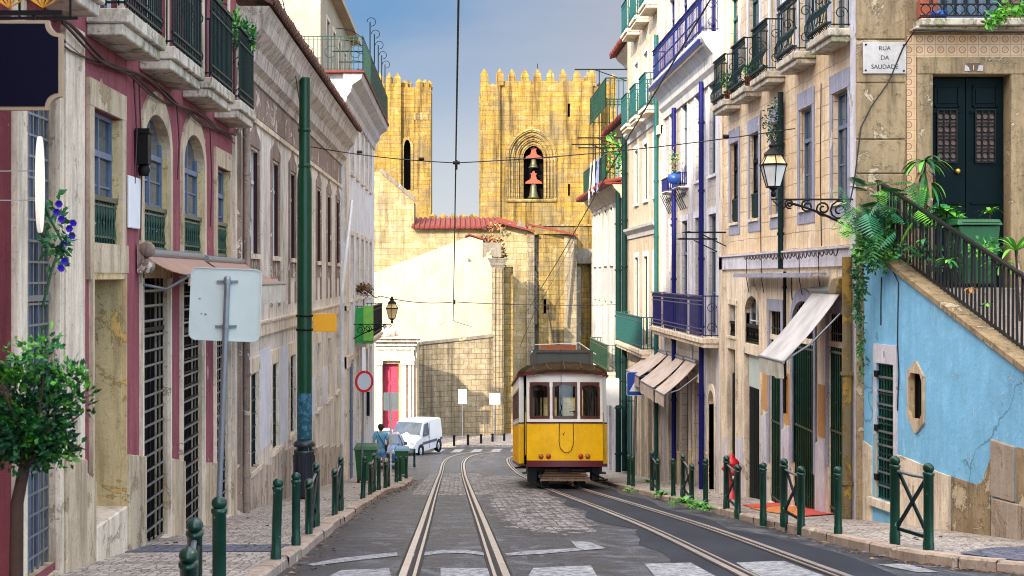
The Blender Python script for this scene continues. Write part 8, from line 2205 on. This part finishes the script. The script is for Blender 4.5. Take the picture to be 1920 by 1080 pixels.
# ================================================================ CARS AND VAN
def wheel(par, x, y, r, w, sx):
    MR = Matrix.Rotation(R(90), 4, 'Y')
    mb = MB(); mb.lathe([(r * .62, -w / 2), (r * .92, -w / 2), (r, -w * .35), (r, w * .35), (r * .92, w / 2), (r * .62, w / 2), (r * .62, -w / 2)], 24, (x, y, r), M=MR); t = mb.build('wheel', M['tyre'], par)
    mb = MB(); mb.lathe([(0, sx * w * .42), (r * .2, sx * w * .42), (r * .55, sx * w * .30), (r * .64, sx * w * .46)], 16, (x, y, r), M=MR); mb.build('rim', M['rim'], t)
def loft(par, secs, name, mat):
    rings = []
    for (y, zl, zb, zt, wl, wb, wt) in secs:
        h = [(wl, zl), (wb, zl + (zb - zl) * .45), (wb, zb), ((wb + wt) / 2 + .01, (zb + zt) / 2 + .02), (wt + .02, zt - .05), (wt - .07, zt), (0, zt + .015)]
        rings.append([(x, y, z) for x, z in h] + [(-x, y, z) for x, z in h[-2::-1]])
    mb = MB(); n = len(rings[0])
    for a, b in zip(rings, rings[1:]):
        for j in range(n): mb.face([a[j], a[(j + 1) % n], b[(j + 1) % n], b[j]], 0, j not in (n - 1,))
    mb.face(rings[0]); mb.face(rings[-1]); return mb.build(name, mat, par)
def quadglass(par, pts, mat, name='window', th=.012):
    p = [Vector(q) for q in pts]; nn = (p[1] - p[0]).cross(p[2] - p[0]).normalized() * th
    mb = MB(); mb.hexa([q - nn * .5 for q in p], [q + nn * .5 for q in p]); return mb.build(name, M[mat], par)
def lamp(par, x, y, z, w, h, mat, name):
    mb = MB(); mb.hexa([(x - w, y, z - h), (x + w, y, z - h), (x + w, y, z + h), (x - w, y, z + h)], [(x - w * .8, y + .05, z - h * .7), (x + w * .8, y + .05, z - h * .7), (x + w * .8, y + .03, z + h * .8), (x - w * .8, y + .03, z + h * .8)]); mb.build(name, M[mat], par)
van = root('delivery_van', 'small white panel van with grey side strips parked at the bend', 'van', (0, 0, 0))
loft(van, [(0, .36, .95, 1.70, .80, .83, .70), (.06, .26, .95, 1.79, .84, .86, .74), (1.2, .24, .95, 1.84, .86, .87, .76), (2.3, .24, .95, 1.84, .86, .87, .75), (2.62, .24, .95, 1.80, .86, .87, .72), (3.28, .24, .98, 1.10, .86, .86, .74), (3.85, .26, .85, .92, .84, .83, .66), (4.06, .30, .62, .74, .78, .76, .60), (4.10, .34, .55, .64, .70, .70, .58)], 'body', M['carwhite'])
quadglass(van, [(-.70, 2.68, 1.75), (.70, 2.68, 1.75), (.76, 3.24, 1.13), (-.76, 3.24, 1.13)], 'carglass', 'windscreen', .03)
for sx in (-1, 1):
    quadglass(van, [(sx * .875, 2.1, 1.04), (sx * .875, 3.02, 1.04), (sx * .80, 2.62, 1.66), (sx * .80, 2.1, 1.70)], 'carglass', 'window', .03)
    mb = MB(); mb.box(min(sx * .868, sx * .885), max(sx * .868, sx * .885), .9, 3.05, .60, .74); mb.box(min(sx * .868, sx * .885), max(sx * .868, sx * .885), .08, .42, .60, .74); mb.build('side_strip', M['trim'], van)
    mb = MB(); mb.hexa([(sx * .88, 2.86, 1.05), (sx * 1.02, 2.84, 1.05), (sx * 1.02, 2.94, 1.05), (sx * .88, 2.95, 1.05)], [(sx * .90, 2.86, 1.22), (sx * 1.03, 2.84, 1.20), (sx * 1.03, 2.93, 1.20), (sx * .90, 2.95, 1.22)]); mb.build('mirror', M['trim'], van)
    mb = MB(); mb.box(min(sx * .868, sx * .889), max(sx * .868, sx * .889), 2.08, 2.10, .35, 1.7); mb.box(min(sx * .868, sx * .895), max(sx * .868, sx * .895), 2.14, 2.26, .93, .97); mb.build('door_seam', M['trim'], van)
    lamp(van, sx * .58, 4.02, .72, .16, .10, 'frosted', 'headlight')
    for yw in (.62, 3.30): wheel(van, sx * .78, yw, .305, .19, sx)
    for yw in (.62, 3.30):
        mb = MB(); mb.lathe([(.30, -.06), (.365, -.06), (.365, .02), (.30, .02)], 20, (sx * .85, yw, .305), M=Matrix.Rotation(R(90), 4, 'Y')); mb.build('wheel_arch', M['ironblk'], van)
mb = MB(); mb.box(-.74, .74, 4.04, 4.13, .33, .52); mb.box(-.80, .80, -.05, .02, .34, .54); mb.build('bumper', M['trim'], van)
mb = MB(); mb.box(-.30, .30, 4.05, 4.11, .60, .68); mb.build('grille', M['ironblk'], van)
mb = MB(); mb.box(-.68, .68, -.02, -.0, 1.2, 1.2 + .0001) if False else mb.box(-.24, .24, 4.125, 4.135, .38, .48); mb.build('number_plate', M['white'], van)
fy, fx = 70.5, -3.05
van.location = (fx + 4.1 * .34, fy + 4.1 * .94, gz(fy + 1.8) + .0); van.scale = (.94, .94, .94); van.rotation_euler = (0, 0, math.atan2(-.94, -.34) - math.pi / 2)
def small_car(name, label, paint, x, y, rz, wag=False):
    c = root(name, label, 'car', (0, 0, 0))
    loft(c, [(0, .40, .75, .86, .70, .72, .58), (.05, .26, .80, .95, .78, .80, .60), (.55, .22, .86, 1.32 if not wag else 1.40, .80, .82, .55), (1.0, .22, .86, 1.43, .81, .82, .56), (2.0, .22, .86, 1.43, .81, .82, .56), (2.35, .22, .86, 1.38, .81, .82, .55), (3.0, .22, .88, .95, .81, .81, .66), (3.6, .24, .78, .84, .79, .77, .58), (3.80, .34, .55, .62, .68, .68, .52)], 'body', M[paint])
    quadglass(c, [(-.53, 2.40, 1.34), (.53, 2.40, 1.34), (.66, 2.96, .98), (-.66, 2.96, .98)], 'carglass', 'windscreen', .03)
    quadglass(c, [(-.55, .55, 1.30), (.55, .55, 1.30), (.62, .10, .98), (-.62, .10, .98)], 'carglass', 'rear_window', .03)
    for sx in (-1, 1):
        quadglass(c, [(sx * .82, .75, .93), (sx * .82, 1.55, .93), (sx * .62, 1.55, 1.36), (sx * .62, .85, 1.34)], 'carglass', 'window', .03); quadglass(c, [(sx * .82, 1.62, .93), (sx * .82, 2.7, .93), (sx * .62, 2.28, 1.34), (sx * .62, 1.62, 1.36)], 'carglass', 'window', .03)
        mb = MB(); mb.hexa([(sx * .82, 2.5, .93), (sx * .97, 2.48, .93), (sx * .97, 2.58, .93), (sx * .82, 2.6, .93)], [(sx * .84, 2.5, 1.06), (sx * .97, 2.48, 1.05), (sx * .97, 2.57, 1.05), (sx * .84, 2.6, 1.06)]); mb.build('mirror', M['trim'], c)
        lamp(c, sx * .55, 3.72, .66, .15, .09, 'frosted', 'headlight'); lamp(c, sx * .66, -.03, .80, .08, .14, 'tail', 'tail_light')
        for yw in (.70, 3.08): wheel(c, sx * .74, yw, .29, .17, sx)
    mb = MB(); mb.box(-.70, .70, 3.76, 3.84, .30, .46); mb.box(-.74, .74, -.06, .02, .32, .50); mb.build('bumper', M[paint], c)
    mb = MB(); mb.box(-.24, .24, 3.84, 3.85, .36, .46); mb.build('number_plate', M['white'], c)
    c.location = (x, y, gz(y) + 0.0); c.rotation_euler = (0, 0, rz); return c
c1 = small_car('parked_car', 'blue hatchback parked behind the walking person', 'carblue', -3.15, 61.6, math.pi); c1.rotation_euler = (R(4.7), 0, math.pi)
c2 = small_car('parked_car', 'white car parked between the blue hatchback and the white van', 'carwhite', -3.85, 68.2, math.pi + R(4)); c2.rotation_euler = (R(4.7), 0, math.pi + R(4))

# ================================================================ PERSON walking away on the left pavement
px_, py_ = -2.60, 46.9; pzz = pz(py_)
per = root('person', 'person in light blue shirt and shorts walking away with a black shoulder bag', 'person', (px_, py_, pzz))
def skin(name, verts, edges, mat, parent, lv=2, rootv=0):
    me = bpy.data.meshes.new(name); me.from_pydata([v[:3] for v in verts], edges, []); o = bpy.data.objects.new(name, me); COL.objects.link(o)
    sk = o.modifiers.new('skin', 'SKIN'); sk.use_smooth_shade = True
    for i, v in enumerate(verts):
        r = v[3]; d = me.skin_vertices[0].data[i]; d.radius = (r, r) if not isinstance(r, tuple) else r; d.use_root = i == rootv
    ss = o.modifiers.new('smooth', 'SUBSURF'); ss.levels = lv; ss.render_levels = lv
    dg = bpy.context.evaluated_depsgraph_get(); m2 = bpy.data.meshes.new_from_object(o.evaluated_get(dg)); bpy.data.objects.remove(o)
    m2.name = name; m2.materials.clear(); m2.materials.append(mat)
    m2.polygons.foreach_set('use_smooth', [True] * len(m2.polygons))
    ob = bpy.data.objects.new(name, m2); COL.objects.link(ob); ob.parent = parent; ORG[ob.name] = Vector(); return ob
V_ = [(0, 0, .90, .115), (0, .01, 1.08, .105), (0, .01, 1.25, .125), (0, .0, 1.38, .10), (0, .0, 1.46, .05), (0, .01, 1.52, .055), (0, .015, 1.60, .088), (0, .01, 1.66, .07),
      (-.09, .0, .84, .085), (-.10, .06, .48, .055), (-.10, -.02, .09, .038), (-.10, .10, .03, .034),
      (.09, .0, .84, .085), (.10, .02, .47, .055), (.10, -.16, .12, .038), (.10, -.05, .045, .034),
      (-.17, .0, 1.37, .058), (-.24, -.03, 1.12, .042), (-.25, .06, .90, .032), (-.25, .09, .83, .028),
      (.17, .0, 1.37, .058), (.24, -.02, 1.12, .042), (.22, .10, .96, .032), (.21, .15, .92, .028)]
E_ = [(0, 1), (1, 2), (2, 3), (3, 4), (4, 5), (5, 6), (6, 7), (0, 8), (8, 9), (9, 10), (10, 11), (0, 12), (12, 13), (13, 14), (14, 15), (3, 16), (16, 17), (17, 18), (18, 19), (3, 20), (20, 21), (21, 22), (22, 23)]
for sx, (hx, hy, hz) in ((-1, (-.25, .09, .83)), (1, (.21, .15, .92))):          # fingers and thumbs
    b = 19 if sx < 0 else 23
    for k in range(4):
        i = len(V_); V_ += [(hx + sx * .006, hy - .022 + k * .016, hz - .045, .009), (hx, hy - .018 + k * .016, hz - .075 - (.008 if k in (1, 2) else 0), .007)]; E_ += [(b, i), (i, i + 1)]
    i = len(V_); V_ += [(hx - sx * .012, hy + .04, hz - .02, .010), (hx - sx * .014, hy + .05, hz - .045, .008)]; E_ += [(b, i), (i, i + 1)]
body = skin('body', V_, E_, M['skin'], per)
skin('shirt', [(0, .0, .86, .145), (0, .01, 1.05, .14), (0, .01, 1.25, .155), (0, .0, 1.37, .13), (0, 0, 1.43, .075), (-.17, .0, 1.37, .085), (-.235, -.02, 1.16, .068), (.17, 0, 1.37, .085), (.235, -.015, 1.16, .068)], [(0, 1), (1, 2), (2, 3), (3, 4), (3, 5), (5, 6), (3, 7), (7, 8)], M['shirt'], per)
skin('shorts', [(0, 0, .90, .14), (-.09, .01, .82, .108), (-.10, .04, .58, .088), (.09, .01, .82, .108), (.10, .02, .57, .088)], [(0, 1), (1, 2), (0, 3), (3, 4)], M['shorts'], per)
mb = MB(); mb.lathe([(0, -.02), (.055, 0), (.088, .05), (.10, .11), (.092, .17), (.06, .205), (0, .215)], 16, (0, -.008, 1.49)); 
o = mb.build('hair', M['hair'], None, (0, 0, 0)); o.parent = per; o.location = (0, 0, 0)
mb = MB(); mb.box(.12, .20, -.16, .10, .80, 1.02); o = mb.build('bag', M['black'], None, (0, 0, 0), bevel=.02); o.parent = per
mb = MB(); mb.tube([(-.13, -.06, 1.42), (-.03, -.155, 1.25), (.10, -.16, 1.02)], .014, 6); mb.tube([(-.13, .05, 1.42), (-.02, .165, 1.25), (.14, .12, 1.0)], .014, 6); mb.tube([(-.13, -.06, 1.42), (-.12, 0, 1.455), (-.13, .05, 1.42)], .014, 6); o = mb.build('bag_strap', M['black'], None, (0, 0, 0)); o.parent = per
mb = MB()
for x, y, z in ((-.10, .04, 0), (.10, -.11, .012)): mb.hexa([(x - .045, y - .13, z), (x + .045, y - .13, z), (x + .045, y + .13, z), (x - .045, y + .13, z)], [(x - .04, y - .12, z + .08), (x + .04, y - .12, z + .08), (x + .035, y + .11, z + .05), (x - .035, y + .11, z + .05)])
o = mb.build('shoe', M['black'], None, (0, 0, 0), bevel=.012); o.parent = per
per.rotation_euler = (0, 0, R(8))
# a face for whoever looks from the other side
mb = MB()
mb.hexa([(-.012, .098, 1.585), (.012, .098, 1.585), (.006, .095, 1.625), (-.006, .095, 1.625)], [(-.012, .122, 1.588), (.012, .122, 1.588), (.006, .102, 1.625), (-.006, .102, 1.625)]); mb.box(-.025, .025, .092, .100, 1.553, 1.560)
for x in (-.034, .034): mb.lathe([(0, -.012), (.010, -.006), (.012, 0), (.010, .006), (0, .012)], 8, (x, .088, 1.625))
for x in (-.088, .088): mb.lathe([(0, -.028), (.012, -.02), (.014, 0), (.010, .02), (0, .026)], 8, (x, .01, 1.60))
o = mb.build('face', M['skin'], None, (0, 0, 0)); o.parent = per
